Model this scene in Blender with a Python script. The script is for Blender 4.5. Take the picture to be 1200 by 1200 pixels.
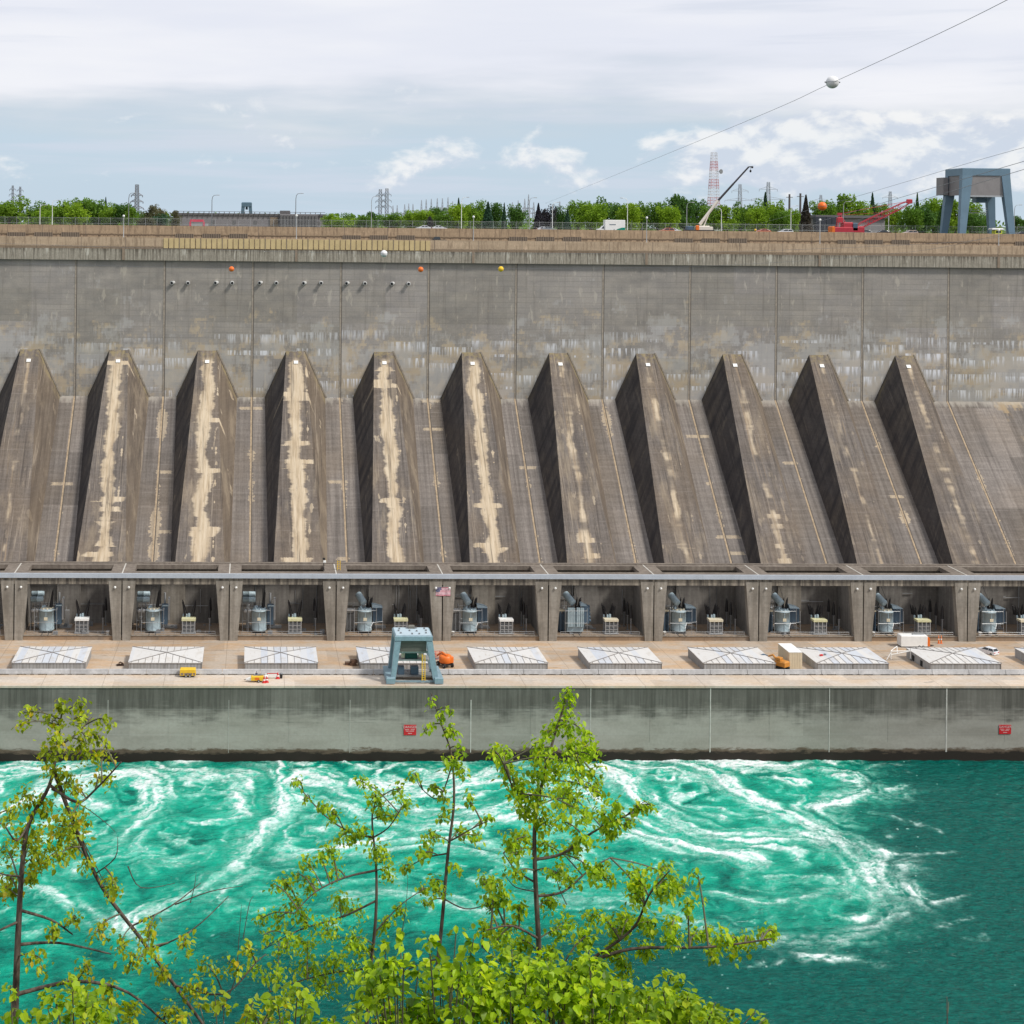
import bpy, math, random
import numpy as np
from mathutils import Vector, Matrix
random.seed(7); rng = np.random.default_rng(11)
R = math.radians
S = bpy.context.scene
for o in list(bpy.data.objects): bpy.data.objects.remove(o)
COL = S.collection

# ---------------------------------------------------------------- camera
F, CX, CY, YAW, ROLL, CZ = 1714.0, 350.4, 263.0, R(1.7188), R(0.559), 110.8
cam = bpy.data.cameras.new('camera'); camo = bpy.data.objects.new('camera', cam); COL.objects.link(camo)
cam.sensor_width = 36; cam.lens = 36 * F / 1200
cam.shift_x = (600 - CX) / 1200; cam.shift_y = (CY - 600) / 1200
cam.clip_start = 0.2; cam.clip_end = 30000
camo.matrix_world = Matrix.Translation((0, 0, CZ)) @ Matrix.Rotation(-YAW, 4, 'Z') @ Matrix.Rotation(R(90), 4, 'X') @ Matrix.Rotation(ROLL, 4, 'Z')
S.camera = camo
S.render.resolution_x = S.render.resolution_y = 1024

# ---------------------------------------------------------------- world, sun, exposure
SUN_EL, SUN_AZ = R(49), R(122)            # azimuth clockwise from +Y (away from the camera)
W = bpy.data.worlds.new('World'); S.world = W; W.use_nodes = True
def build_world():
    nt = W.node_tree; nt.nodes.clear(); L = nt.links.new
    def N(t, **k):
        n = nt.nodes.new(t)
        for a, b in k.items(): setattr(n, a, b)
        return n
    def M(op, a, b=0.0, c=None, clamp=False):
        n = N('ShaderNodeMath', operation=op, use_clamp=clamp)
        for i, v in enumerate((a, b) if c is None else (a, b, c)):
            if isinstance(v, (int, float)): n.inputs[i].default_value = v
            else: L(v, n.inputs[i])
        return n.outputs[0]
    def SM(v, lo, hi, a=0., b=1.):
        n = N('ShaderNodeMapRange', interpolation_type='SMOOTHSTEP'); L(v, n.inputs[0])
        for i, q in enumerate((lo, hi, a, b)): n.inputs[i + 1].default_value = q
        return n.outputs[0]
    def MX(f, a, b):
        n = N('ShaderNodeMix', data_type='RGBA')
        for i, v in ((0, f), (6, a), (7, b)):
            if isinstance(v, (int, float)): n.inputs[i].default_value = v
            elif isinstance(v, tuple): n.inputs[i].default_value = (*v, 1)
            else: L(v, n.inputs[i])
        return n.outputs[2]
    def NS(v, sc, det=6, ro=.55, dist=0.):
        n = N('ShaderNodeTexNoise'); L(v, n.inputs['Vector']); n.inputs['Scale'].default_value = sc
        n.inputs['Detail'].default_value = det; n.inputs['Roughness'].default_value = ro; n.inputs['Distortion'].default_value = dist
        return n.outputs['Fac']
    tc = N('ShaderNodeTexCoord'); sep = N('ShaderNodeSeparateXYZ'); L(tc.outputs['Generated'], sep.inputs[0])
    x, y, z = sep.outputs
    def V(a, b, c):
        n = N('ShaderNodeCombineXYZ')
        for i, v in enumerate((a, b, c)):
            if isinstance(v, (int, float)): n.inputs[i].default_value = v
            else: L(v, n.inputs[i])
        return n.outputs[0]
    sky = N('ShaderNodeTexSky', sky_type='NISHITA', sun_disc=False)
    sky.sun_elevation = SUN_EL; sky.sun_rotation = SUN_AZ; sky.air_density = 1.0; sky.dust_density = 1.2; sky.ozone_density = 2.0
    SKYK = 0.075                                  # the sky texture's own strength
    blue = N('ShaderNodeVectorMath', operation='SCALE'); L(sky.outputs[0], blue.inputs[0]); blue.inputs['Scale'].default_value = SKYK
    # thin bright veil over most of the sky, thinner in a low band where pale blue shows
    veil_n = NS(V(M('MULTIPLY', x, 2.2), M('MULTIPLY', y, 2.2), M('MULTIPLY', z, 15.0)), 1.6, 5, .5)
    veil_c = MX(SM(veil_n, .35, .68), (.86, .89, .985), (.97, .98, 1.03))
    el = M('ADD', z, M('MULTIPLY', M('SUBTRACT', veil_n, .5), .11))
    veil = M('MAXIMUM', SM(el, .055, .105, .42, .97), SM(z, -.02, .03, .86, .30))
    c = MX(veil, blue.outputs[0], veil_c)
    c = MX(M('MULTIPLY', M('SUBTRACT', 1.0, SM(el, .055, .10)), .75), c, (.60, .76, .905))
    # low streaks of grey-lilac cloud base
    st = NS(V(M('MULTIPLY', x, 3.0), M('MULTIPLY', y, 3.0), M('MULTIPLY', z, 55.0)), 1.5, 5, .55)
    c = MX(M('MULTIPLY', SM(st, .52, .72), .55), c, (.70, .755, .87))
    # cumulus puffs near the horizon, denser towards the right of the view
    az = M('DIVIDE', x, M('MAXIMUM', y, .05))
    CLX, CLZ = 33.9, 4.0
    pv = V(M('MULTIPLY_ADD', x, 10.5, CLX), M('MULTIPLY', y, 10.5), M('MULTIPLY_ADD', z, 19.0, CLZ))
    pn = NS(pv, 1.9, 9, .56, .25)
    band = M('MULTIPLY', SM(z, .012, .045), SM(z, .055, .088, 1., 0.))
    right = SM(az, .28, .36, 0., 1.28)
    mid = SM(az, -.06, .10, -.34, .06)
    cov = M('MULTIPLY', band, M('ADD', .45, M('MULTIPLY', M('ADD', right, mid), .72)))
    dens = M('ADD', pn, M('SUBTRACT', M('MULTIPLY', cov, .42), .42))
    puff = SM(dens, .24, .41)
    up = NS(V(M('MULTIPLY_ADD', x, 10.5, CLX), M('MULTIPLY', y, 10.5), M('MULTIPLY_ADD', z, 19.0, CLZ + .16)), 1.9, 9, .56, .25)
    shade = SM(M('SUBTRACT', pn, up), -.06, .10)
    c = MX(M('MULTIPLY', puff, .80), c, MX(shade, (.68, .745, .86), (1.0, 1.0, 1.0)))
    below = SM(z, -.04, -.002, 1., 0.)
    c = MX(below, c, (.30, .33, .30))
    bg = N('ShaderNodeBackground'); L(c, bg.inputs[0]); bg.inputs[1].default_value = 1.0
    out = N('ShaderNodeOutputWorld'); L(bg.outputs[0], out.inputs[0])
build_world()
sl = bpy.data.lights.new('sun', 'SUN'); so = bpy.data.objects.new('sun', sl); COL.objects.link(so)
sl.energy = 3.7; sl.angle = R(8); sl.color = (1.0, .955, .88)
sd = Vector((math.sin(SUN_AZ) * math.cos(SUN_EL), math.cos(SUN_AZ) * math.cos(SUN_EL), math.sin(SUN_EL)))
so.rotation_euler = sd.to_track_quat('Z', 'Y').to_euler(); so.location = (200, -100, 400)
S.view_settings.view_transform = 'Standard'; S.view_settings.look = 'None'
S.view_settings.exposure = -0.09; S.view_settings.gamma = 1.0; S.view_settings.use_curve_mapping = False

# ---------------------------------------------------------------- survey: bearings measured from the photograph -> metres
def ray(px, py):
    a, b = px - CX, py - CY; cr, sr = math.cos(ROLL), math.sin(ROLL)
    u, v = (a * cr + b * sr) / F, -(-a * sr + b * cr) / F
    c, s = math.cos(YAW), math.sin(YAW)
    return Vector((u * c + s, -u * s + c, v))
def at(px, py, Y):
    d = ray(px, py); return Vector((0, 0, CZ)) + d * (Y / d.y)
def onz(px, py, z):
    d = ray(px, py); return Vector((0, 0, CZ)) + d * ((z - CZ) / d.z)

# ---------------------------------------------------------------- object helpers
def tag(o, label=None, cat=None, group=None, kind=None):
    if label: o['label'] = label
    if cat: o['category'] = cat
    if group: o['group'] = group
    if kind: o['kind'] = kind
    return o
def empty(name, loc=(0, 0, 0), rz=0.0):
    o = bpy.data.objects.new(name, None); COL.objects.link(o); o.location = loc; o.rotation_euler = (0, 0, rz)
    o.empty_display_size = .3
    return o
def thing(name, label, cat, loc=(0, 0, 0), rz=0.0, group=None):
    return tag(empty(name, loc, rz), label, cat, group)
def kids(o): return [c for c in COL.objects if c.parent == o]
_tree = {}
def copy_tree(o, parent=None):
    c = o.copy(); COL.objects.link(c)
    if parent is not None: c.parent = parent
    for ch in list(o.children): copy_tree(ch, c)
    return c
def raw(name, V, Fs, mat, parent=None, mi=None, uv=None, smooth=False):
    me = bpy.data.meshes.new(name); me.from_pydata([tuple(v) for v in V], [], Fs)
    for m in (mat if isinstance(mat, (list, tuple)) else [mat]): me.materials.append(m)
    if mi is not None: me.polygons.foreach_set('material_index', mi)
    if smooth: me.polygons.foreach_set('use_smooth', [True] * len(me.polygons))
    if uv is not None:
        ul = me.uv_layers.new(name='UVMap'); ul.data.foreach_set('uv', np.array([uv[i] for f in Fs for i in f], 'f').ravel())
    me.update()
    o = bpy.data.objects.new(name, me); COL.objects.link(o)
    if parent is not None: o.parent = parent
    return o
class MB:
    """collects boxes, bars and tubes into ONE mesh"""
    def __init__(s): s.v = []; s.f = []; s.m = []; s.sm = []; s.mi = 0; s.T = None
    def add(s, vs, fs, smooth=False):
        b = len(s.v)
        s.v += [tuple(s.T @ Vector(v)) if s.T else tuple(v) for v in vs]
        s.f += [tuple(b + i for i in f) for f in fs]; s.m += [s.mi] * len(fs); s.sm += [smooth] * len(fs)
        return s
    def hexa(s, p):      # 4 bottom (ccw seen from above), 4 top
        return s.add(p, [(3, 2, 1, 0), (4, 5, 6, 7), (0, 1, 5, 4), (1, 2, 6, 5), (2, 3, 7, 6), (3, 0, 4, 7)])
    def box(s, x0, x1, y0, y1, z0, z1):
        return s.hexa([(x0, y0, z0), (x1, y0, z0), (x1, y1, z0), (x0, y1, z0), (x0, y0, z1), (x1, y0, z1), (x1, y1, z1), (x0, y1, z1)])
    def taper(s, c0, s0, c1, s1):   # box between two rectangles
        (ax, ay, az), (bx, by, bz) = c0, c1; h, k = (s0[0] / 2, s0[1] / 2), (s1[0] / 2, s1[1] / 2)
        return s.hexa([(ax - h[0], ay - h[1], az), (ax + h[0], ay - h[1], az), (ax + h[0], ay + h[1], az), (ax - h[0], ay + h[1], az),
                       (bx - k[0], by - k[1], bz), (bx + k[0], by - k[1], bz), (bx + k[0], by + k[1], bz), (bx - k[0], by + k[1], bz)])
    def bevbox(s, x0, x1, y0, y1, z0, z1, b):   # box with bevelled upper edges
        s.hexa([(x0, y0, z0), (x1, y0, z0), (x1, y1, z0), (x0, y1, z0), (x0, y0, z1 - b), (x1, y0, z1 - b), (x1, y1, z1 - b), (x0, y1, z1 - b)])
        return s.hexa([(x0, y0, z1 - b), (x1, y0, z1 - b), (x1, y1, z1 - b), (x0, y1, z1 - b), (x0 + b, y0 + b, z1), (x1 - b, y0 + b, z1), (x1 - b, y1 - b, z1), (x0 + b, y1 - b, z1)])
    def tube(s, p0, p1, r0, r1=None, n=8, caps=True):
        r1 = r0 if r1 is None else r1; p0, p1 = Vector(p0), Vector(p1); d = (p1 - p0)
        q = d.to_track_quat('Z', 'Y'); vs = []
        for p, r in ((p0, r0), (p1, r1)):
            for i in range(n):
                a = 2 * math.pi * i / n; vs.append(p + q @ Vector((r * math.cos(a), r * math.sin(a), 0)))
        s.add(vs, [(i, (i + 1) % n, n + (i + 1) % n, n + i) for i in range(n)], n > 5)
        if caps: s.add(vs, [tuple(range(n - 1, -1, -1)), tuple(range(n, 2 * n))])
        return s
    def path(s, pts, rads, n=6):
        pts = [Vector(p) for p in pts]; vs = []; fs = []
        for i, p in enumerate(pts):
            d = (pts[min(i + 1, len(pts) - 1)] - pts[max(i - 1, 0)]).normalized()
            u = d.cross(Vector((0.13, 1, .31))).normalized(); w = d.cross(u)
            r = rads[i] if isinstance(rads, (list, tuple)) else rads
            for k in range(n):
                a = 2 * math.pi * k / n; vs.append(p + u * (r * math.cos(a)) + w * (r * math.sin(a)))
        for i in range(len(pts) - 1):
            for k in range(n): fs.append((i * n + k, i * n + (k + 1) % n, (i + 1) * n + (k + 1) % n, (i + 1) * n + k))
        s.add(vs, fs, True); s.add(vs, [tuple(range(n - 1, -1, -1)), tuple(range((len(pts) - 1) * n, len(pts) * n))])
        return s
    def lathe(s, prof, c=(0, 0, 0), n=20, ax=None):
        q = Vector(ax).to_track_quat('Z', 'Y') if ax else None; vs = []; c = Vector(c)
        for r, z in prof:
            for i in range(n):
                a = 2 * math.pi * i / n; p = Vector((r * math.cos(a), r * math.sin(a), z)); vs.append(c + (q @ p if q else p))
        m = len(prof)
        s.add(vs, [(j * n + i, j * n + (i + 1) % n, (j + 1) * n + (i + 1) % n, (j + 1) * n + i) for j in range(m - 1) for i in range(n)], True)
        s.add(vs, [tuple(range(n - 1, -1, -1)), tuple(range((m - 1) * n, m * n))])
        return s
    def ball(s, c, r, n=16, m=10, sq=(1, 1, 1)):
        vs = [(c[0], c[1], c[2] - r * sq[2])]; fs = []
        for j in range(1, m):
            t = math.pi * j / m
            for i in range(n):
                a = 2 * math.pi * i / n
                vs.append((c[0] + r * sq[0] * math.sin(t) * math.cos(a), c[1] + r * sq[1] * math.sin(t) * math.sin(a), c[2] - r * sq[2] * math.cos(t)))
        vs.append((c[0], c[1], c[2] + r * sq[2])); e = len(vs) - 1
        for i in range(n):
            fs.append((0, 1 + (i + 1) % n, 1 + i)); fs.append((e, e - n + i, e - n + (i + 1) % n))
        for j in range(m - 2):
            for i in range(n): fs.append((1 + j * n + i, 1 + j * n + (i + 1) % n, 1 + (j + 1) * n + (i + 1) % n, 1 + (j + 1) * n + i))
        return s.add(vs, fs, True)
    def prism(s, poly, a0, a1, axis='x'):   # polygon in the two other axes, extruded along axis
        n = len(poly)
        if axis == 'x': vs = [(a0, p, q) for p, q in poly] + [(a1, p, q) for p, q in poly]
        elif axis == 'y': vs = [(p, a0, q) for p, q in poly] + [(p, a1, q) for p, q in poly]
        else: vs = [(p, q, a0) for p, q in poly] + [(p, q, a1) for p, q in poly]
        fs = [tuple(range(n - 1, -1, -1)), tuple(range(n, 2 * n))] + [(i, (i + 1) % n, n + (i + 1) % n, n + i) for i in range(n)]
        return s.add(vs, fs)
    def build(s, name, mat, parent=None, world=False):
        vs = s.v
        if world and parent is not None:
            o = parent; off = Vector((0, 0, 0))
            while o is not None: off = off + o.location; o = o.parent
            vs = [(a - off.x, b - off.y, c - off.z) for a, b, c in vs]
        o = raw(name, vs, s.f, mat, parent, s.m)
        o.data.polygons.foreach_set('use_smooth', s.sm)
        import bmesh
        bm = bmesh.new(); bm.from_mesh(o.data); bmesh.ops.recalc_face_normals(bm, faces=bm.faces); bm.to_mesh(o.data); bm.free()
        return o

# ---------------------------------------------------------------- material helpers
class NT:
    def __init__(s, name):
        s.mat = bpy.data.materials.new(name); s.mat.use_nodes = True; s.t = s.mat.node_tree; s.t.nodes.clear()
        s.out = s.N('ShaderNodeOutputMaterial'); s.geo = None
    def N(s, t, **k):
        n = s.t.nodes.new(t)
        for a, b in k.items(): setattr(n, a, b)
        return n
    def put(s, sock, v):
        if isinstance(v, (int, float)):
            sock.default_value = v if sock.type == 'VALUE' else ((v, v, v, 1) if sock.type == 'RGBA' else (v, v, v))
        elif isinstance(v, tuple): sock.default_value = (*v, 1) if sock.type == 'RGBA' and len(v) == 3 else v
        else: s.t.links.new(v, sock)
    def M(s, op, a, b=0.0, c=0.0, clamp=False):
        n = s.N('ShaderNodeMath', operation=op, use_clamp=clamp)
        for i, v in enumerate((a, b, c)): s.put(n.inputs[i], v)
        return n.outputs[0]
    def mul(s, a, b): return s.M('MULTIPLY', a, b)
    def plus(s, a, b): return s.M('ADD', a, b)
    def sub(s, a, b): return s.M('SUBTRACT', a, b)
    def SM(s, v, lo, hi, a=0., b=1.):
        n = s.N('ShaderNodeMapRange', interpolation_type='SMOOTHSTEP'); s.put(n.inputs[0], v)
        for i, q in enumerate((lo, hi, a, b)): s.put(n.inputs[i + 1], q)
        return n.outputs[0]
    def MX(s, f, a, b, mode='MIX'):
        n = s.N('ShaderNodeMix', data_type='RGBA', blend_type=mode)
        s.put(n.inputs[0], f); s.put(n.inputs[6], a); s.put(n.inputs[7], b); return n.outputs[2]
    def scale(s, c, k): return s.MX(1.0, c, k if not isinstance(k, (int, float)) else (k, k, k), 'MULTIPLY')
    def V(s, x, y, z):
        n = s.N('ShaderNodeCombineXYZ')
        for i, v in enumerate((x, y, z)): s.put(n.inputs[i], v)
        return n.outputs[0]
    def pos(s):
        if s.geo is None:
            s.geo = s.N('ShaderNodeNewGeometry'); p = s.N('ShaderNodeSeparateXYZ'); s.t.links.new(s.geo.outputs['Position'], p.inputs[0]); s._p = p.outputs
        return s._p
    def uv(s):
        n = s.N('ShaderNodeUVMap'); n.uv_map = 'UVMap'; p = s.N('ShaderNodeSeparateXYZ'); s.t.links.new(n.outputs[0], p.inputs[0]); return p.outputs
    def objpos(s):
        n = s.N('ShaderNodeTexCoord'); p = s.N('ShaderNodeSeparateXYZ'); s.t.links.new(n.outputs['Object'], p.inputs[0]); return p.outputs
    def rnd(s): return s.N('ShaderNodeObjectInfo').outputs['Random']
    def noise(s, v, sc=1., det=5, ro=.55, dist=0., w=None):
        n = s.N('ShaderNodeTexNoise'); s.put(n.inputs['Vector'], v); s.put(n.inputs['Scale'], sc); s.put(n.inputs['Detail'], det)
        s.put(n.inputs['Roughness'], ro); s.put(n.inputs['Distortion'], dist)
        return n.outputs['Fac']
    def white(s, v):
        n = s.N('ShaderNodeTexWhiteNoise', noise_dimensions='3D'); s.put(n.inputs['Vector'], v); return n.outputs['Value']
    def line(s, v, period, width, off=0.0):   # 1 within width of each multiple of period
        t = s.M('FRACT', s.M('DIVIDE', s.sub(v, off), period)); d = s.M('ABSOLUTE', s.sub(t, .5))
        return s.SM(d, .5 - width / period, .5 - .4 * width / period)
    def floor(s, v, q): return s.mul(s.M('FLOOR', s.M('DIVIDE', v, q)), q)
    def bump(s, h, strength=.3, dist=.1):
        n = s.N('ShaderNodeBump'); s.put(n.inputs['Height'], h); n.inputs['Strength'].default_value = strength; n.inputs['Distance'].default_value = dist
        return n.outputs[0]
    def bsdf(s, col, rough=.8, metal=0., normal=None, spec=.3, **k):
        n = s.N('ShaderNodeBsdfPrincipled'); s.put(n.inputs['Base Color'], col); s.put(n.inputs['Roughness'], rough); s.put(n.inputs['Metallic'], metal)
        s.put(n.inputs['Specular IOR Level'], spec)
        if normal is not None: s.t.links.new(normal, n.inputs['Normal'])
        for a, b in k.items(): s.put(n.inputs[a.replace('_', ' ')], b)
        s.t.links.new(n.outputs[0], s.out.inputs[0]); return s.mat
def paint(name, col, rough=.5, var=.12, metal=0., grime=.25, sc=1.2):
    t = NT(name); x, y, z = t.objpos(); v = t.V(x, y, z)
    n = t.noise(v, sc, 6, .6); st = t.noise(t.V(t.mul(x, 3), t.mul(y, 3), t.mul(z, .35)), 1.3, 5, .6)
    c = t.scale(col, t.V(*[t.SM(n, .2, .8, 1 - var, 1 + var)] * 3))
    c = t.MX(t.mul(t.SM(st, .5, .78), grime), c, tuple(q * .45 + .02 for q in col))
    return t.bsdf(c, rough, metal, t.bump(n, .08, .02), .4)
# ================================================================ concretes
TAN, PALE = (.46, .355, .225), (.50, .50, .49)
def rect_noise(t, x, z, cw, ch, seed):        # per-cell random value of a running board/lift pattern
    iz = t.M('FLOOR', t.M('DIVIDE', z, ch)); sh = t.mul(t.white(t.V(iz, seed, 1.7)), cw)
    ix = t.M('FLOOR', t.M('DIVIDE', t.plus(x, sh), cw))
    return t.white(t.V(ix, iz, seed))
def mat_face_wall():
    t = NT('face_wall_concrete'); x, y, z = t.pos()
    big = t.noise(t.V(x, 0., z), .06, 4, .55); med = t.noise(t.V(t.mul(x, .5), 0., z), .35, 6, .6); fine = t.noise(t.V(x, 0., z), 2.2, 5, .65)
    lift = rect_noise(t, x, z, 25.0, 1.53, 3.0); pan = rect_noise(t, x, z, 6.2, 3.06, 9.0)
    c = t.MX(t.SM(big, .3, .7), (.222, .208, .194), (.275, .257, .240))
    c = t.MX(t.SM(med, .3, .72), c, (.31, .284, .254))
    lift2 = rect_noise(t, x, z, 12.5, 4.6, 13.); k = t.plus(t.plus(t.plus(t.mul(lift, .07), t.mul(pan, .07)), t.mul(lift2, .12)), t.SM(fine, .2, .8, .80, .98)); c = t.scale(c, t.V(k, k, k))
    c = t.MX(t.mul(t.line(z, 1.53, .10, .4), t.mul(t.SM(big, .35, .6), .36)), c, (.13, .12, .11)); vst = t.noise(t.V(t.mul(x, 1.0), 14., t.mul(z, .05)), 1., 5, .6); c = t.MX(t.mul(t.SM(vst, .52, .68), .35), c, (.15, .135, .12))
    # tan and grey repair patches with square-cut edges, more of them low on the wall
    q = t.plus(z, t.mul(fine, .7))
    pz = t.floor(q, .76); px = t.floor(t.plus(t.plus(x, t.mul(fine, 1.6)), t.mul(t.white(t.V(pz, 4., 0.)), .9)), t.plus(.9, 0.0))
    pn = t.plus(t.mul(t.noise(t.V(t.mul(px, .11), 3.1, t.mul(pz, .17)), 1.0, 5, .62), .72), t.mul(t.noise(t.V(t.mul(x, .7), 1., t.mul(z, .22)), 1., 6, .65), .28))
    low = t.SM(z, 97, 68, -.11, .085)
    m = t.SM(t.plus(pn, low), .53, .60); c = t.MX(t.mul(m, t.SM(med, .22, .62, .25, .95)), c, (.43, .355, .26))
    pn2 = t.plus(t.mul(t.noise(t.V(t.mul(px, .10), 11.7, t.mul(pz, .16)), 1.0, 5, .62), .72), t.mul(t.noise(t.V(t.mul(x, .8), 6., t.mul(z, .15)), 1., 6, .65), .28))
    c = t.MX(t.mul(t.SM(t.plus(pn2, t.mul(low, .9)), .52, .60), .55), c, (.42, .41, .395))
    # pale runs of lime below a construction joint
    iz = t.noise(t.V(t.mul(x, .045), 5.3, t.mul(t.floor(z, 4.6), .3)), 1.0, 3, .6)
    run = t.noise(t.V(t.mul(x, 1.5), 2.2, t.mul(z, .10)), 1.0, 5, .62)
    fall = t.M('FRACT', t.M('DIVIDE', t.plus(z, t.mul(t.white(t.V(t.M('FLOOR', t.M('DIVIDE', t.plus(x, 50.35), 12.5)), 3., 8.)), 4.6)), 4.6))
    mk = t.mul(t.mul(t.SM(run, .46, .60), t.SM(iz, .44, .54)), t.mul(t.SM(fall, .25, .85), t.mul(t.SM(z, 84, 76), t.SM(x, -60, 0, .35, 1.))))
    c = t.MX(t.mul(mk, .9), c, (.66, .67, .70))
    # odd pale dabs higher up
    d = t.noise(t.V(t.mul(x, .5), 8., t.mul(z, .16)), 1.0, 4, .6)
    c = t.MX(t.mul(t.SM(d, .59, .665), .55), c, (.45, .41, .35)); hp = t.white(t.V(t.M('FLOOR', t.M('DIVIDE', t.plus(x, 50.35), 12.5)), t.M('FLOOR', t.M('DIVIDE', z, 9.2)), 31.)); hk = t.plus(.93, t.mul(hp, .14)); c = t.scale(c, t.V(hk, hk, t.mul(hk, t.plus(.97, t.mul(hp, .05)))))
    return t.bsdf(c, .88, 0., t.bump(t.plus(fine, t.mul(lift, .4)), .25, .05), .2)
def mat_parapet(name, top, drip):
    t = NT(name); x, y, z = t.pos()
    n = t.noise(t.V(t.mul(x, 1.6), y, t.mul(z, .22)), 1., 6, .62); b = t.noise(t.V(t.mul(x, .08), y, z), 1., 4, .5); f = t.noise(t.V(x, y, z), 3., 4, .6)
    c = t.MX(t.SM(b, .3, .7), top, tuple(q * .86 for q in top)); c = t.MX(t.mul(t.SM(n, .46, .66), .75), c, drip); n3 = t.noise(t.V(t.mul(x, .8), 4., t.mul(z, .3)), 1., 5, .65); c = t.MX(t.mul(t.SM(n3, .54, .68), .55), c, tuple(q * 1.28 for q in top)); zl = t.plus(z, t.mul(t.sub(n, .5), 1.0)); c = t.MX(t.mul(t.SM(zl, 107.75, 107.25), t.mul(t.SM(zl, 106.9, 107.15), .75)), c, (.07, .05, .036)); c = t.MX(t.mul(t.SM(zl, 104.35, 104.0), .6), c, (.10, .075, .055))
    c = t.scale(c, t.V(*[t.SM(f, .2, .8, .86, 1.08)] * 3)); c = t.MX(t.mul(t.line(x, 12.5, .14, 1.), .5), c, (.12, .10, .09))
    c = t.MX(t.mul(t.line(x, 4.17, .10, 1.), .18), c, (.12, .10, .09))
    return t.bsdf(c, .9, 0., t.bump(f, .2, .04), .2)
def mat_fascia():
    t = NT('fascia_concrete'); x, y, z = t.pos()
    n = t.noise(t.V(t.mul(x, 2.0), 0., t.mul(z, .10)), 1., 6, .66); n2 = t.noise(t.V(t.mul(x, .9), 6., t.mul(z, .16)), 1., 5, .62); f = t.noise(t.V(x, y, z), 2.4, 5, .6)
    c = t.MX(t.SM(f, .25, .75), (.27, .245, .20), (.36, .33, .275))
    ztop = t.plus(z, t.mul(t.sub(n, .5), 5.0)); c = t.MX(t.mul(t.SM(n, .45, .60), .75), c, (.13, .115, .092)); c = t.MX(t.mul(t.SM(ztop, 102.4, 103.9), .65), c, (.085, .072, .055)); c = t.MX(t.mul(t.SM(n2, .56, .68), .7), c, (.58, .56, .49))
    return t.bsdf(c, .9, 0., None, .2)
def mat_apron():
    t = NT('apron_concrete'); x, y, z = t.pos()
    f = t.noise(t.V(x, 0., z), 2.0, 6, .65); st = t.noise(t.V(t.mul(x, 1.1), 0., t.mul(z, .045)), 1., 6, .62); b = t.noise(t.V(t.mul(x, .06), 2., t.mul(z, .06)), 1., 3, .5)
    k = t.noise(t.V(t.mul(x, .10), 4., t.mul(z, 1.5)), 1., 4, .6)
    c = t.MX(t.SM(st, .30, .70), (.130, .114, .104), (.228, .203, .184)); c = t.MX(t.mul(t.SM(b, .40, .68), .6), c, (.185, .150, .118)); pz_ = rect_noise(t, x, z, 8.3, 12.0, 6.); pk_ = t.plus(.78, t.mul(pz_, .42)); c = t.scale(c, t.V(pk_, pk_, pk_))
    kk = t.mul(t.SM(f, .2, .8, .80, 1.14), t.SM(k, .25, .75, .84, 1.12)); c = t.scale(c, t.V(kk, kk, kk))
    c = t.MX(t.mul(t.line(z, 3.21, .08, .3), t.mul(t.SM(k, .4, .7), .35)), c, (.30, .28, .26)); c = t.MX(t.mul(t.line(x, 3.125, .09, -50.35), .13), c, (.30, .28, .26))
    # tan repairs strung along each joint, cut off square
    dx = t.sub(t.M('FRACT', t.plus(t.M('DIVIDE', t.plus(x, 50.35), 25.), .5)), .5); adx = t.mul(t.M('ABSOLUTE', dx), 25.)
    kx = t.M('FLOOR', t.plus(t.M('DIVIDE', t.plus(x, 50.35), 25.), .5))
    qz = t.floor(t.plus(z, t.mul(f, .5)), .7)
    wv = t.noise(t.V(t.mul(qz, .13), t.mul(kx, 3.7), 1.5), 1., 2, .6); wr = t.white(t.V(qz, kx, 2.5))
    wide = t.plus(t.SM(wv, .50, .74, .0, 1.5), t.mul(t.mul(t.SM(wr, .970, .978), t.white(t.V(qz, kx, t.M('SIGN', dx)))), 5.0)); fr = t.noise(t.V(t.mul(x, .9), 7., t.mul(z, 2.)), 1., 4, .6)
    m = t.SM(t.sub(t.plus(wide, t.mul(t.sub(fr, .5), 3.2)), adx), .0, .25)
    c = t.MX(t.mul(m, t.SM(st, .3, .65, .35, .8)), c, t.MX(t.SM(f, .3, .7), (.44, .345, .235), (.52, .43, .31)))
    # big blotches of tan towards the right end
    bl = t.noise(t.V(t.mul(x, .12), 3., t.mul(t.floor(z, .7), .14)), 1., 5, .65)
    c = t.MX(t.mul(t.SM(bl, .53, .60), t.mul(t.SM(x, 208, 217), t.mul(.75, t.SM(z, 30, 50)))), c, (.38, .28, .16))
    # pale lip under the wall foot
    hd = t.noise(t.V(t.mul(x, .7), 1., t.mul(z, .3)), 1., 4, .6); c = t.MX(t.mul(t.SM(t.plus(t.mul(z, .16), hd), 10.05, 10.45), .55), c, (.43, .40, .35))
    return t.bsdf(c, .88, 0., t.bump(t.plus(f, t.mul(st, .5)), .3, .06), .25)
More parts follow.
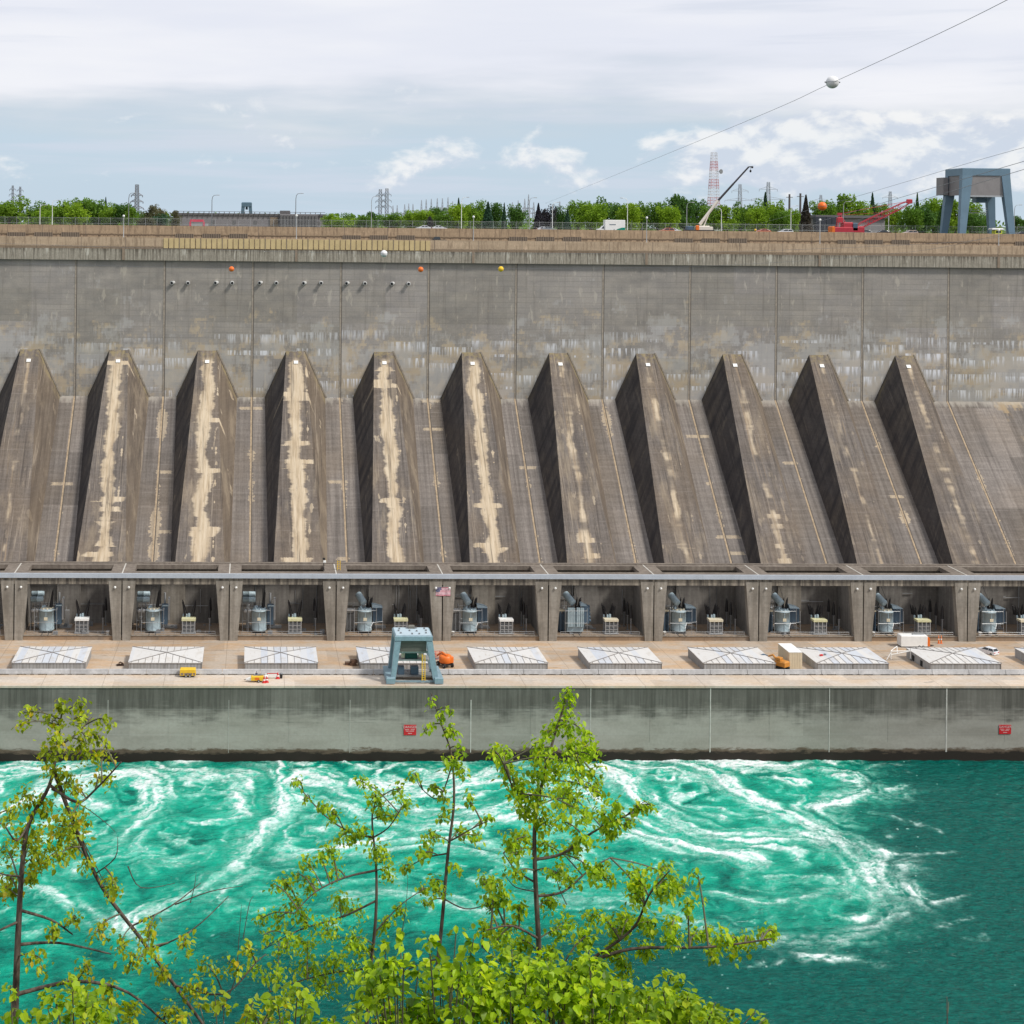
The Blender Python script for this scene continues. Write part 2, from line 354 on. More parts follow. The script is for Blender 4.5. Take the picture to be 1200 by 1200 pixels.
def mat_ridge():
    """wedge casing: UV.x metres from its centre line, UV.y metres down the slope; 'stain' and 'shift' belong to each casing"""
    t = NT('casing_concrete'); x, y, z = t.pos(); u, v, _ = t.uv(); seed = t.mul(t.rnd(), 57.)
    am = t.N('ShaderNodeAttribute', attribute_type='OBJECT', attribute_name='repair').outputs['Fac']
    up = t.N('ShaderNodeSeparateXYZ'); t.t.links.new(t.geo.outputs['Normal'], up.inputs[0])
    f = t.noise(t.V(x, y, z), 2.0, 6, .65); st = t.noise(t.V(t.mul(u, 1.0), seed, t.mul(v, .05)), 1., 6, .62); b = t.noise(t.V(t.mul(x, .07), seed, t.mul(z, .07)), 1., 3, .5)
    k = t.noise(t.V(t.mul(x, .1), 4., t.mul(z, 1.5)), 1., 4, .6)
    c = t.MX(t.SM(st, .30, .70), (.098, .084, .076), (.182, .158, .140)); c = t.MX(t.mul(t.SM(b, .40, .68), .65), c, (.175, .135, .10))
    kk = t.mul(t.SM(f, .2, .8, .80, 1.14), t.SM(k, .25, .75, .86, 1.1)); c = t.scale(c, t.V(kk, kk, kk))
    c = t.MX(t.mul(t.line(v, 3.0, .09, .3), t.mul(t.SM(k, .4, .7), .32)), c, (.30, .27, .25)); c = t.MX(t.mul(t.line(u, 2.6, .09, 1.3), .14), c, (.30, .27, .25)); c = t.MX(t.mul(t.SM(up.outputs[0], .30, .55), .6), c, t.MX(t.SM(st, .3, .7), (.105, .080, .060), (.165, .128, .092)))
    # tan resurfacing down the middle: square-cut bays of varying width
    q = t.floor(t.plus(v, t.mul(f, .6)), 1.45); r1 = t.white(t.V(q, seed, 1.)); r2 = t.white(t.V(q, seed, 2.)); r3 = t.white(t.V(t.floor(v, .9), seed, 3.))
    wob = t.mul(t.sub(t.noise(t.V(t.mul(v, .05), seed, 0.), 1., 3, .5), .5), 3.0); wl = t.noise(t.V(t.mul(v, .085), seed, 5.), 1., 2, .5)
    ed = t.mul(t.sub(t.noise(t.V(t.mul(u, .5), seed, t.mul(v, 1.2)), 1., 5, .7), .5), 1.3)
    du = t.sub(u, wob); sg = t.M('SIGN', du); wside = t.noise(t.V(t.mul(v, .11), seed, t.mul(sg, 7.)), 1., 3, .6)
    q2 = t.floor(t.plus(v, t.mul(f, .9)), t.plus(1.1, .35)); rs = t.white(t.V(q2, seed, sg)); grp = t.SM(t.noise(t.V(t.mul(v, .07), seed, 21.), 1., 1, .5), .50, .58)
    w = t.plus(t.plus(t.SM(wside, .30, .70, .55, 2.5), t.mul(t.white(t.V(q, seed, t.mul(sg, 3.))), .55)), t.mul(t.mul(t.SM(r2, .72, .73), grp), t.mul(rs, 4.2)))
    w = t.mul(w, am)
    md_ = t.sub(t.plus(w, t.mul(ed, t.mul(am, 1.5))), t.M('ABSOLUTE', du)); rnx = t.noise(t.V(t.mul(u, 1.4), seed, t.mul(v, .12)), 1., 6, .68); m = t.mul(t.SM(md_, -.25, .55), t.plus(t.SM(rnx, .28, .56, .52, .92), t.mul(t.SM(md_, .2, 1.6), .25)))
    m = t.mul(m, t.plus(t.SM(am, .45, .7), t.mul(t.SM(am, .7, .45), t.SM(t.noise(t.V(t.mul(v, .13), seed, 61.), 1., 3, .6), .45, .58))))
    w2 = t.noise(t.V(t.mul(v, .16), seed, 44.), 1., 4, .65); du2 = t.M('ABSOLUTE', t.sub(t.sub(u, t.plus(2.6, t.mul(t.white(t.V(seed, 3., 3.)), 1.2))), t.mul(t.sub(w2, .5), 1.2)))
    m = t.M('MAXIMUM', m, t.mul(t.SM(t.sub(t.mul(t.SM(w2, .52, .66), .55), du2), 0., .2), am))
    m = t.mul(m, t.SM(t.noise(t.V(u, seed, t.mul(v, .6)), .8, 5, .65), .25, .45, .55, 1.))
    spot = t.mul(t.SM(t.noise(t.V(t.mul(u, .45), seed, t.mul(v, .16)), 1., 3, .6), .66, .69), am)
    m = t.M('MAXIMUM', t.mul(m, t.SM(am, .12, .6, .55, .95)), t.mul(spot, .6))
    m = t.mul(m, t.SM(v, 2.0, 4.5))
    c = t.MX(m, c, t.MX(t.SM(rnx, .3, .7), (.44, .34, .225), (.57, .48, .36))); wr_ = t.noise(t.V(t.mul(u, 1.7), t.plus(seed, 9.), t.mul(v, .045)), 1., 6, .66); c = t.MX(t.mul(t.SM(wr_, .585, .665), .55), c, (.36, .30, .235))
    hz = t.noise(t.V(t.mul(u, .30), t.plus(seed, 3.), t.mul(v, .075)), 1., 5, .66); c = t.MX(t.mul(t.mul(t.SM(hz, .50, .68), t.SM(am, 0., .6, .35, 1.)), .38), c, (.37, .30, .215)); dk = t.noise(t.V(t.mul(u, 1.1), t.plus(seed, 17.), t.mul(v, .035)), 1., 6, .66); c = t.MX(t.mul(t.SM(dk, .545, .66), .6), c, (.060, .050, .045))
    # thin rust-tan runs on the barely repaired casings
    run = t.noise(t.V(t.mul(t.sub(u, t.mul(wob, .5)), 1.3), seed, t.mul(v, .05)), 1., 5, .6)
    c = t.MX(t.mul(t.mul(t.SM(run, .56, .66), t.SM(t.M('ABSOLUTE', t.sub(u, wob)), 2.2, .6)), .5), c, (.33, .24, .15))
    # moss and tan at the head
    c = t.MX(t.mul(t.SM(v, 4.5, .4), t.SM(t.noise(t.V(u, seed, v), .9, 4, .6), .42, .62, 0., .8)), c, (.26, .21, .11))
    # black runs of algae, plus shade painted into the steep left side
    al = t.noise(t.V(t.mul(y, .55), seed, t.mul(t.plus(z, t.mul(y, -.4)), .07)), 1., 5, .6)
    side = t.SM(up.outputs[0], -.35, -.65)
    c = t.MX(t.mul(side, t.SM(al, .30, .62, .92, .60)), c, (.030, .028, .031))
    return t.bsdf(c, .88, 0., t.bump(t.plus(f, t.mul(st, .5)), .3, .06), .25)
def mat_river_wall():
    t = NT('river_wall_concrete'); x, y, z = t.pos()
    f = t.noise(t.V(x, y, z), 2., 6, .62); b = t.noise(t.V(t.mul(x, .10), y, t.mul(z, .35)), 1., 4, .55); vs = t.noise(t.V(t.mul(x, 1.3), y, t.mul(z, .07)), 1., 6, .62); hs = t.noise(t.V(t.mul(x, .12), y, t.mul(z, 2.4)), 1., 5, .6)
    pan = rect_noise(t, x, z, 14.0, 5.2, 2.0)
    c = t.MX(t.SM(b, .3, .7), (.285, .268, .232), (.345, .328, .29)); k = t.mul(t.plus(.90, t.mul(pan, .16)), t.SM(f, .2, .8, .92, 1.06)); c = t.scale(c, t.V(k, k, k))
    edge = t.noise(t.V(t.mul(x, .16), 3., t.mul(z, .45)), 1., 5, .6)
    lvl = t.plus(z, t.plus(t.mul(t.sub(edge, .5), 9.0), t.plus(t.mul(t.sub(vs, .5), 1.6), t.mul(t.sub(hs, .5), 3.0))))
    c = t.MX(t.mul(t.mul(t.SM(lvl, 7.4, 12.0), t.SM(vs, .3, .7, .68, .92)), t.SM(rect_noise(t, x, z, 9.0, 40., 8.), 0., .5, .80, 1.)), c, (.060, .057, .048))
    c = t.MX(t.mul(t.SM(hs, .62, .70), t.mul(.5, t.SM(z, 4, 9))), c, (.10, .10, .09)); c = t.MX(t.mul(t.line(z, 5.2, .08, .35), .25), c, (.38, .38, .36))
    c = t.MX(t.mul(t.SM(vs, .62, .72), t.mul(.4, t.SM(z, 12, 15.4))), c, (.27, .25, .18))
    wl = t.plus(z, t.mul(t.sub(t.noise(t.V(t.mul(x, .22), 1., t.mul(z, .8)), 1., 6, .7), .5), 3.2))
    c = t.MX(t.SM(wl, 2.75, 2.2), c, (.115, .085, .06)); c = t.MX(t.SM(wl, 2.1, 1.5), c, (.022, .017, .013))
    return t.bsdf(c, .75, 0., t.bump(f, .25, .05), .3)
def mat_deck(name, c0, c1, c2):
    t = NT(name); x, y, z = t.pos(); b = t.noise(t.V(t.mul(x, .10), t.mul(y, .25), 0.), 1., 5, .6); f = t.noise(t.V(x, y, z), 1.6, 6, .62); s = t.noise(t.V(t.mul(x, .35), t.mul(y, 1.), 3.), 1., 5, .6, .4)
    pan = rect_noise(t, x, y, 12.5, 9.0, 5.)
    c = t.MX(t.SM(b, .40, .62), c0, c1); c = t.MX(t.mul(t.SM(s, .52, .70), .7), c, c2); k = t.mul(t.SM(f, .2, .8, .88, 1.1), t.plus(.88, t.mul(pan, .22))); c = t.scale(c, t.V(k, k, k))
    c = t.MX(t.mul(t.line(x, 12.5, .10, 7.), .45), c, (.16, .12, .09)); c = t.MX(t.mul(t.SM(t.noise(t.V(t.mul(x, .2), t.mul(y, .5), 8.), 1., 4, .6), .62, .72), .5), c, (.14, .11, .085))
    return t.bsdf(c, .85, 0., t.bump(f, .15, .03), .25)
def mat_bay(name, c0, c1):
    t = NT(name); x, y, z = t.pos(); f = t.noise(t.V(x, y, z), 1.4, 6, .62); vs = t.noise(t.V(t.mul(x, .9), t.mul(y, .9), t.mul(z, .07)), 1., 5, .62); b = t.noise(t.V(t.mul(x, .14), t.mul(y, .14), t.mul(z, .2)), 1., 3, .5)
    c = t.MX(t.SM(vs, .35, .68), c0, c1); k = t.mul(t.SM(f, .2, .8, .85, 1.12), t.SM(b, .3, .7, .85, 1.1)); c = t.scale(c, t.V(k, k, k))
    c = t.MX(t.mul(t.line(z, 1.25, .06, .2), .2), c, tuple(q * .6 for q in c0))
    return t.bsdf(c, .88, 0., t.bump(f, .2, .04), .2)
M_WALL, M_APRON, M_RIDGE, M_RIVER, M_FASCIA = mat_face_wall(), mat_apron(), mat_ridge(), mat_river_wall(), mat_fascia()
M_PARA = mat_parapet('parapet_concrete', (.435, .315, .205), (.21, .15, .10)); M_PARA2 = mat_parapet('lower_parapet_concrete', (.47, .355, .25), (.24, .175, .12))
M_DECK = mat_deck('deck_concrete', (.43, .36, .29), (.44, .31, .20), (.38, .335, .285)); M_ROADD = mat_deck('river_road_concrete', (.50, .44, .375), (.49, .395, .30), (.53, .475, .41))
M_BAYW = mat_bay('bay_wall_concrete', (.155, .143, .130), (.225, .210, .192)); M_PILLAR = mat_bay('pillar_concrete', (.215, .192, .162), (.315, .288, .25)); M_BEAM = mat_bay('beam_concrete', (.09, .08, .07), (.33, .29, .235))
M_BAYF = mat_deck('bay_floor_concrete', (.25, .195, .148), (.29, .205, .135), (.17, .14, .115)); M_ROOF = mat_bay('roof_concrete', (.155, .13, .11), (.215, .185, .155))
M_SEAL = paint('joint_seal', (.27, .215, .155), .9, .25, 0., .5); M_SEALD = paint('joint_groove', (.085, .075, .065), .9); M_WSEAL = paint('wall_joint_seal', (.30, .26, .215), .9, .25, 0., .5)
M_TANSEAL = paint('tan_joint_seal', (.36, .275, .185), .9, .3, 0., .6); M_LIME = paint('pale_joint_lime', (.48, .46, .42), .9, .2, 0., .3)
M_WHITE = paint('white_enamel', (.78, .78, .76), .45, .06, 0., .15); M_DARK = paint('dark_opening', (.018, .018, .02), .9); M_GRILLE = paint('vent_grille_metal', (.24, .185, .135), .7)
M_VENTBACK = paint('vent_shadow_panel', (.10, .08, .062), .8); M_PIPE = paint('pale_pipe', (.52, .52, .51), .6, .15, 0., .4); M_TANBOARD = paint('tan_board', (.52, .40, .21), .8, .12, 0., .3, .4); M_GREYMET = paint('galvanised_metal', (.42, .43, .44), .45, .08, .5, .2); M_STEEL = paint('grey_steel', (.22, .23, .24), .5, .1, .3, .3); M_FASCMET = paint('pale_blue_grey_metal', (.42, .46, .52), .5, .08, .0, .25, .5)
M_BARRIER = mat_bay('barrier_concrete', (.43, .43, .435), (.50, .50, .505)); M_ASPH = paint('asphalt', (.06, .06, .06), .9, .15)

# ================================================================ the dam
XJ, YW, PITCH = -50.35, 414.9, 25.0
ZF = 61.7; SL = .982                                    # wall foot, apron slope
XL, XR = -170.0, 340.0
zfb, zft = at(60, 304, YW).z, at(60, 290.6, YW).z       # fascia bottom / top
zpt, zut = at(60, 277.2, YW).z, at(60, 263.2, 426).z    # lower parapet top, upper wall top
ZROAD2 = zut - 1.05                                     # upper road
dam = thing('dam', 'huge grey stained concrete dam with sloping wedge casings across its lower half', 'dam', (80, YW, ZF))
MB().box(XL, XR, YW, YW + 12, 14, zfb).build('face_wall', M_WALL, dam, True)
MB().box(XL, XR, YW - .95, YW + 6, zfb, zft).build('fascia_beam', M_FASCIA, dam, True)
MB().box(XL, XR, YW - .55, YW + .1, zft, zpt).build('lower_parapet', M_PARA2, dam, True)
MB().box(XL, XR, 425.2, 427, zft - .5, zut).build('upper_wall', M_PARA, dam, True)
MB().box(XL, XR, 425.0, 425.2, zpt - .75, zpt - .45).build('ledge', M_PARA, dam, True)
def apz(Y): return ZF - SL * (YW - Y)
MB().prism([(YW + .4, ZF), (YW, ZF), (362, apz(362)), (362, 5), (YW + .4, 5)], XL, XR).build('apron', M_APRON, dam, True)
for k in range(-4, 16):
    x = XJ + PITCH * k
    if x > XR - 5: break
    m = MB().box(x - .42, x + .05, YW - .07, YW, ZF, zfb); m.mi = 1; m.box(x + .05, x + .24, YW - .035, YW, ZF, zfb)
    m.build('wall_joint', [M_WSEAL, M_SEALD], dam, True)
    m = MB(); n = Vector((0, -SL, 1)).normalized() * .05
    a, b = Vector((0, YW, ZF)), Vector((0, 364, apz(364)))
    for (u0, u1, h, mi) in ((-.42, .02, 1.2, 0), (.02, .26, .7, 1)):
        m.mi = mi; q = [Vector((x + u0, b.y, b.z)), Vector((x + u1, b.y, b.z)), Vector((x + u1, a.y, a.z)), Vector((x + u0, a.y, a.z))]
        m.hexa(q + [p + n * h for p in q])
    m.build('apron_joint', [M_TANSEAL, M_SEALD], dam, True)
    if -60 <= x <= 240:
        for j in range(2): pass
# wedge-shaped penstock casings
REPAIR = [.28, .92, 1.0, 1.0, .95, .92, .52, .50, .38, .30, .44]
casing_me = None
CASX = XJ - 12.5
for k in range(11):
    cx = CASX + PITCH * k - .35
    yt = 366.0; t_ = (YW - yt) / (YW - 370)
    hb0, ht0, hb1, ht1 = 8.45, 2.62, 8.45 - (8.45 - 7.2) * t_, 2.62 + (6.35 - 2.62) * t_
    z0, zt0, z1, zt1 = ZF, 75.05, apz(yt), 75.05 - 1.156 * (YW - yt)
    Vv, Ff, Uv = [], [], []
    nseg = 14
    L = math.hypot(YW - yt, zt0 - zt1)
    def ringpts(s):
        Y = YW + .2 + (yt - YW - .2) * s
        return [(-(hb0 + (hb1 - hb0) * s) - .25, Y, z0 + (z1 - z0) * s), (-(ht0 + (ht1 - ht0) * s), Y, zt0 + (zt1 - zt0) * s),
                (ht0 + (ht1 - ht0) * s, Y, zt0 + (zt1 - zt0) * s), (hb0 + (hb1 - hb0) * s + .25, Y, z0 + (z1 - z0) * s)]
    for i in range(nseg + 1):
        s = i / nseg
        for (a, b_, c_) in ringpts(s): Vv.append((a, b_ - YW, c_ - ZF)); Uv.append((a, s * L))
    for i in range(nseg):
        for j in range(3): Ff.append((i * 4 + j, i * 4 + j + 1, (i + 1) * 4 + j + 1, (i + 1) * 4 + j))
    Ff += [(0, 3, 2, 1), tuple(nseg * 4 + j for j in range(4))]
    if casing_me is None:
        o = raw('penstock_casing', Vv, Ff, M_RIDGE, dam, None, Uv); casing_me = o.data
        import bmesh
        bm = bmesh.new(); bm.from_mesh(casing_me); bmesh.ops.recalc_face_normals(bm, faces=bm.faces); bm.to_mesh(casing_me); bm.free()
    else:
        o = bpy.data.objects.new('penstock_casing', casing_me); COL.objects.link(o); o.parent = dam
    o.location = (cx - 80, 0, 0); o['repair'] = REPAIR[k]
    es = MB(); qa = [Vector((ht0, -.02, zt0 - ZF)), Vector((ht0 + .42, -.02, zt0 - ZF)), Vector((hb0 + .62, -.02, .0)), Vector((hb0 + .2, -.02, .0))]
    es.hexa([qa[3] + Vector((0, -.16, 0)), qa[2] + Vector((0, -.16, 0)), qa[2], qa[3], qa[0] + Vector((0, -.16, 0)), qa[1] + Vector((0, -.16, 0)), qa[1], qa[0]]); es.build('edge_strip', M_WSEAL, o)
    # small white target plate near the head
    yy = 412.2 - YW; zz = 75.05 - 1.156 * (-yy) - ZF
    d = Vector((0, -1, -1.156)).normalized() * .52; nn = Vector((0, -1.156, 1)).normalized()
    c_ = Vector((.1, yy, zz)) + nn * .03; e = Vector((.6, 0, 0))
    q = [c_ - e + d, c_ + e + d, c_ + e - d, c_ - e - d]
    MB().hexa(q + [p + nn * .06 for p in q]).build('marker_plate', M_WHITE, o)
# white drain pipes high on the wall
for i, (px, py) in enumerate([(203.7, 331), (220, 331), (254.7, 331), (271.7, 331), (306.3, 331), (323.3, 331), (357.7, 331.4), (375.7, 331), (408, 331.5), (427, 331.5), (461, 332), (478, 332)]):
    p = at(px, py, YW); ax = Vector((-.55 if i % 2 == 0 else .1, -1, -.12))
    m = MB().lathe([(.48, 0), (.48, .95), (.58, .95), (.58, 1.12), (.38, 1.12)], p, 14, ax); m.mi = 1; m.lathe([(.38, .9), (.38, 1.1)], p + ax * .03, 14, ax)
    m.build('drain_pipe', [M_PIPE, M_DARK], dam, True)
# vent grilles at the foot of the upper wall
for g in (9, 206, 402, 597, 791, 982, 1190):
    for j in range(3):
        a, b_ = at(g + 31.6 * j, 275, 425.2), at(g + 31.6 * j + 20.5, 275, 425.2)
        zt = at(g + 31.6 * j, 273.0 + (g - 60) * .0092, 425).z
        zt += .12; m = MB().box(a.x, b_.x, 425.08, 425.2, zpt - .4, zt); m.mi = 1; n = 10
        for i in range(n + 1):
            x = a.x + (b_.x - a.x) * i / n; m.box(x - .13, x + .13, 425.0, 425.08, zpt - .4, zt)
        m.build('vent_grille', [M_VENTBACK, M_GRILLE], dam, True)
# lower road between the two parapets, and the upper road
tag(MB().box(XL, XR, YW + .1, 425.0, zpt - 1.6, zpt - 1.0).build('lower_road', M_ASPH), kind='structure')
tag(MB().box(XL, XR, 427, 440, ZROAD2 - 4, ZROAD2).build('upper_road', M_ASPH), kind='structure')
# tan boards hung on the lower parapet
tb = thing('board_hoarding', 'row of tan boards with dark posts fixed along the lower parapet of the dam', 'hoarding', (at(345, 285, YW).x, YW - .6, zft))
xa, xb = at(191, 285, YW).x, at(504, 285, YW).x; n = 50
for i in range(n):
    x = xa + (xb - xa) * i / n; w = (xb - xa) / n
    if i % 4 == 3: MB().box(x, x + .22, YW - .78, YW - .56, zft - .3, zpt + .05).build('post', M_GRILLE, tb, True)
    MB().box(x + .24, x + w - .03, YW - .72, YW - .57, zft + .25, zpt - .15).build('board', M_TANBOARD, tb, True)

# ================================================================ powerhouse at the foot of the dam
XP, YP = -55.19, 342.0
YRV = 301.7; ZQ = 15.5                                  # river wall face, quay road
ZB = 13.2                                               # deck in front of the bays
ZFL = 14.4; ZR = 29.0; ZBM = 26.5; YBK = 353.4
ph = thing('powerhouse', 'long low concrete powerhouse with open transformer bays above the river wall', 'power station', (80, 320, ZB))
MB().box(XL, XR, YRV, YRV + 2.0, -8, ZQ - .32).build('river_wall', M_RIVER, ph, True)
MB().box(XL, XR, YRV - .18, YRV + .8, ZQ - .32, ZQ + .12).build('quay_kerb', M_ROADD, ph, True)
MB().box(XL, XR, YRV + .8, 311.6, 8, ZQ).build('quay_road', M_ROADD, ph, True)
MB().hexa([(XL, 311.6, 8), (XR, 311.6, 8), (XR, YP + 6, 8), (XL, YP + 6, 8), (XL, 311.6, 14.45), (XR, 311.6, 14.45), (XR, YP + 6, ZB - .02), (XL, YP + 6, ZB - .02)]).build('deck', M_DECK, ph, True)
MB().box(XL, XR, 333.0, 333.5, 13.2, 13.78).build('track_kerb', M_DECK, ph, True)
for k, px in enumerate((126.4, 268, 410, 551.7, 692, 832.3, 971.8, 1109)):
    x = at(px, 850, YRV).x; wd = (.05, .04, .05, .10, .06, .11, .08, .15)[k]
    MB().box(x - wd, x + wd, YRV - .05, YRV, 1.8, ZQ - .34 - (0 if k > 3 else 2.5)).build('wall_joint', M_LIME, ph, True)
    MB().box(x + 12.4, x + 12.55, YRV - .03, YRV, 4, 13.5).build('wall_joint', M_RIVER, ph, True)
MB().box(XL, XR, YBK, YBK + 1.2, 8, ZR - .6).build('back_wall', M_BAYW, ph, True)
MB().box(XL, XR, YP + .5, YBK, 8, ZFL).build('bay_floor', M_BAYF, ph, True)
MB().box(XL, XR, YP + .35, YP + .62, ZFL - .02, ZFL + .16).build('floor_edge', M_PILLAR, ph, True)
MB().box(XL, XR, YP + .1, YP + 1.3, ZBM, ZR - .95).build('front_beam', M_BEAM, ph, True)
MB().box(XL, XR, YP - .35, YP + .1, ZR - .95, ZR + .10).build('roof_edge_trim', M_FASCMET, ph, True)
# roof: two long strips joined by cross pieces, leaving a slot over each bay
m = MB().box(XL, XR, YP + .1, YP + 2.6, ZR - .95, ZR); m.box(XL, XR, 350.7, 353.2, ZR - .95, ZR + .02)
m.box(XL, XR, 352.2, 353.2, ZR + .02, ZR + .22)
for k in range(-5, 17):
    c = XP + PITCH * k
    if c > XR - 4: break
    m.box(c - 2.75, c + 2.75, YP + 2.6, 350.7, ZR - .95, ZR)
m.build('roof', M_ROOF, ph, True)
for k in range(-4, 16):
    c = XP + PITCH * k
    MB().box(c - .14, c + .14, YP + .1, 353.3, ZR + .0, ZR + .035).build('roof_joint', M_LIME, ph, True)
for k in range(-1, 12):
    c = XP + PITCH * k
    for s in (-1, 1):
        o, i_, ob = s * 3.15, s * .14, s * 2.0
        q = [(c + i_, YP, ZB - .1), (c + ob, YP, ZB - .1), (c + ob, YP + 1.6, ZB - .1), (c + i_, YP + 1.6, ZB - .1),
             (c + i_, YP, ZBM + .9), (c + o, YP, ZBM + .9), (c + o, YP + 1.6, ZBM + .9), (c + i_, YP + 1.6, ZBM + .9)]
        if s < 0: q = [q[1], q[0], q[3], q[2], q[5], q[4], q[7], q[6]]
        p_ = MB().hexa(q).build('pillar', M_PILLAR, ph, True)
        lm = MB(); lm.T = Matrix.Translation(Vector((c + s * 1.6, YP, 25.9)) - Vector((80, 320, ZB)))
        lm.lathe([(.10, 0), (.28, .08), (.28, .26), (.18, .42)], (0, 0, 0), 12, (0, -1, -.35)); lm.build('lamp', M_WHITE, p_)
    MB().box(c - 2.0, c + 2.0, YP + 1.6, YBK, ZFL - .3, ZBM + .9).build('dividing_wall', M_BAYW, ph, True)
    MB().tube((c + 3.3, YBK - .25, 25.4), (c + 21.7, YBK - .25, 25.4), .09, n=6).build('conduit', M_GREYMET, ph, True)
    m = MB(); r3 = random.Random(k * 7 + 3)
    for q in range(r3.randint(3, 6)):
        xx = c + r3.uniform(3.5, 21); m.tube((xx, YBK - .18, r3.uniform(15, 18)), (xx, YBK - .18, r3.uniform(22, 25.4)), r3.uniform(.05, .11), n=5)
    zz = r3.uniform(18.5, 22); m.tube((c + 3.2, YBK - .3, zz), (c + r3.uniform(12, 21), YBK - .3, zz), .08, n=5); m.tube((c + 3.2, YBK - .45, zz + .35), (c + r3.uniform(9, 17), YBK - .45, zz + .35), .06, n=5)
    m.build('wall_pipes', M_GREYMET if k % 2 else M_STEEL, ph, True)
    m = MB()
    for q in range(r3.randint(4, 7)):
        xx = c + r3.uniform(3.5, 21.5); yy = YP + r3.uniform(1.0, 9.5); s_ = r3.uniform(.2, .6); m.bevbox(xx, xx + s_ * 2, yy, yy + s_, ZFL, ZFL + s_ * r3.uniform(.6, 2.2), .04)
    m.build('floor_boxes', M_STEEL, ph, True)
    m = MB()
    for q in range(9): m.tube((c + 3.0 + q * 2.35, YP + .5, ZFL), (c + 3.0 + q * 2.35, YP + .5, ZFL + 1.05), .035, n=4)
    m.tube((c + 3.0, YP + .5, ZFL + 1.05), (c + 21.8, YP + .5, ZFL + 1.05), .03, n=4); m.tube((c + 3.0, YP + .5, ZFL + .55), (c + 21.8, YP + .5, ZFL + .55), .025, n=4); m.build('edge_railing', M_GREYMET, ph, True)
    MB().box(c + 8.5, c + 14.2, YBK - .5, YBK, ZFL, 24.9).build('wall_panel', M_PILLAR if k % 3 == 1 else M_BAYW, ph, True)
# pale concrete guard barrier in segments along the quay road
ZBT = at(600, 784.4, 309.6).z; pass
for i in range(-17, 40):
    x = 2 + 8.0 * i
    o = MB().hexa([(x + .05, 309.2, ZQ + .22), (x + 7.95, 309.2, ZQ + .22), (x + 7.95, 310.0, ZQ + .22), (x + .05, 310.0, ZQ + .22),
                   (x + .05, 309.4, ZBT), (x + 7.95, 309.4, ZBT), (x + 7.95, 309.8, ZBT), (x + .05, 309.8, ZBT)])
    for q in (.4, 3.2, 4.0, 6.8): o.box(x + q, x + q + .8, 309.3, 309.9, ZQ, ZQ + .22)
    if x < -70 or x > 180: continue
    tag(o.build('road_barrier', M_BARRIER), 'pale grey concrete barrier segment in the line along the quay road', 'barrier', 'barrier segments along the quay road')
# ================================================================ equipment in the transformer bays
ORD = ['first', 'second', 'third', 'fourth', 'fifth', 'sixth', 'seventh', 'eighth', 'ninth', 'tenth']
M_BLUE = paint('pale_blue_grey_paint', (.33, .415, .455), .45, .12, 0., .35); M_NAVY = paint('dark_blue_radiator', (.065, .105, .15), .5, .1, 0., .2)
M_BUSH = paint('black_porcelain', (.012, .010, .010), .3, .1, 0., 0.); M_CREAM = paint('cream_paint', (.62, .56, .42), .6, .1, 0., .3)
M_YELLOWP = paint('pale_yellow_plate', (.58, .56, .34), .6, .1, 0., .15); M_YELLOW = paint('yellow_paint', (.72, .46, .03), .45, .1, 0., .15)
M_ORANGE = paint('orange_paint', (.72, .16, .02), .45, .1, 0., .15); M_RED = paint('red_paint', (.55, .03, .03), .5, .1, 0., .12)
M_BLACK = paint('black_rubber', (.02, .02, .02), .8);  M_BEIGE = paint('beige_paint', (.62, .53, .38), .55, .06, 0., .15)
def glassmat():
    t = NT('dark_window_glass'); return t.bsdf((.02, .028, .035), .08, 0., None, .6)
M_GLASS = glassmat()
def bushing(m, p, d, L, r=.17):
    r *= 1.5
    d = Vector(d).normalized(); prof = [(r * .9, 0)]; n = max(4, int(L / .28))
    for i in range(n):
        z = L * .04 + L * .86 * i / n; k = 1 - .45 * i / n
        prof += [(r * 1.5 * k, z), (r * 1.5 * k, z + L * .03), (r * .95 * k, z + L * .045)]
    prof += [(r * .35, L * .93), (r * .35, L)]
    m.lathe(prof, p, 8, d)
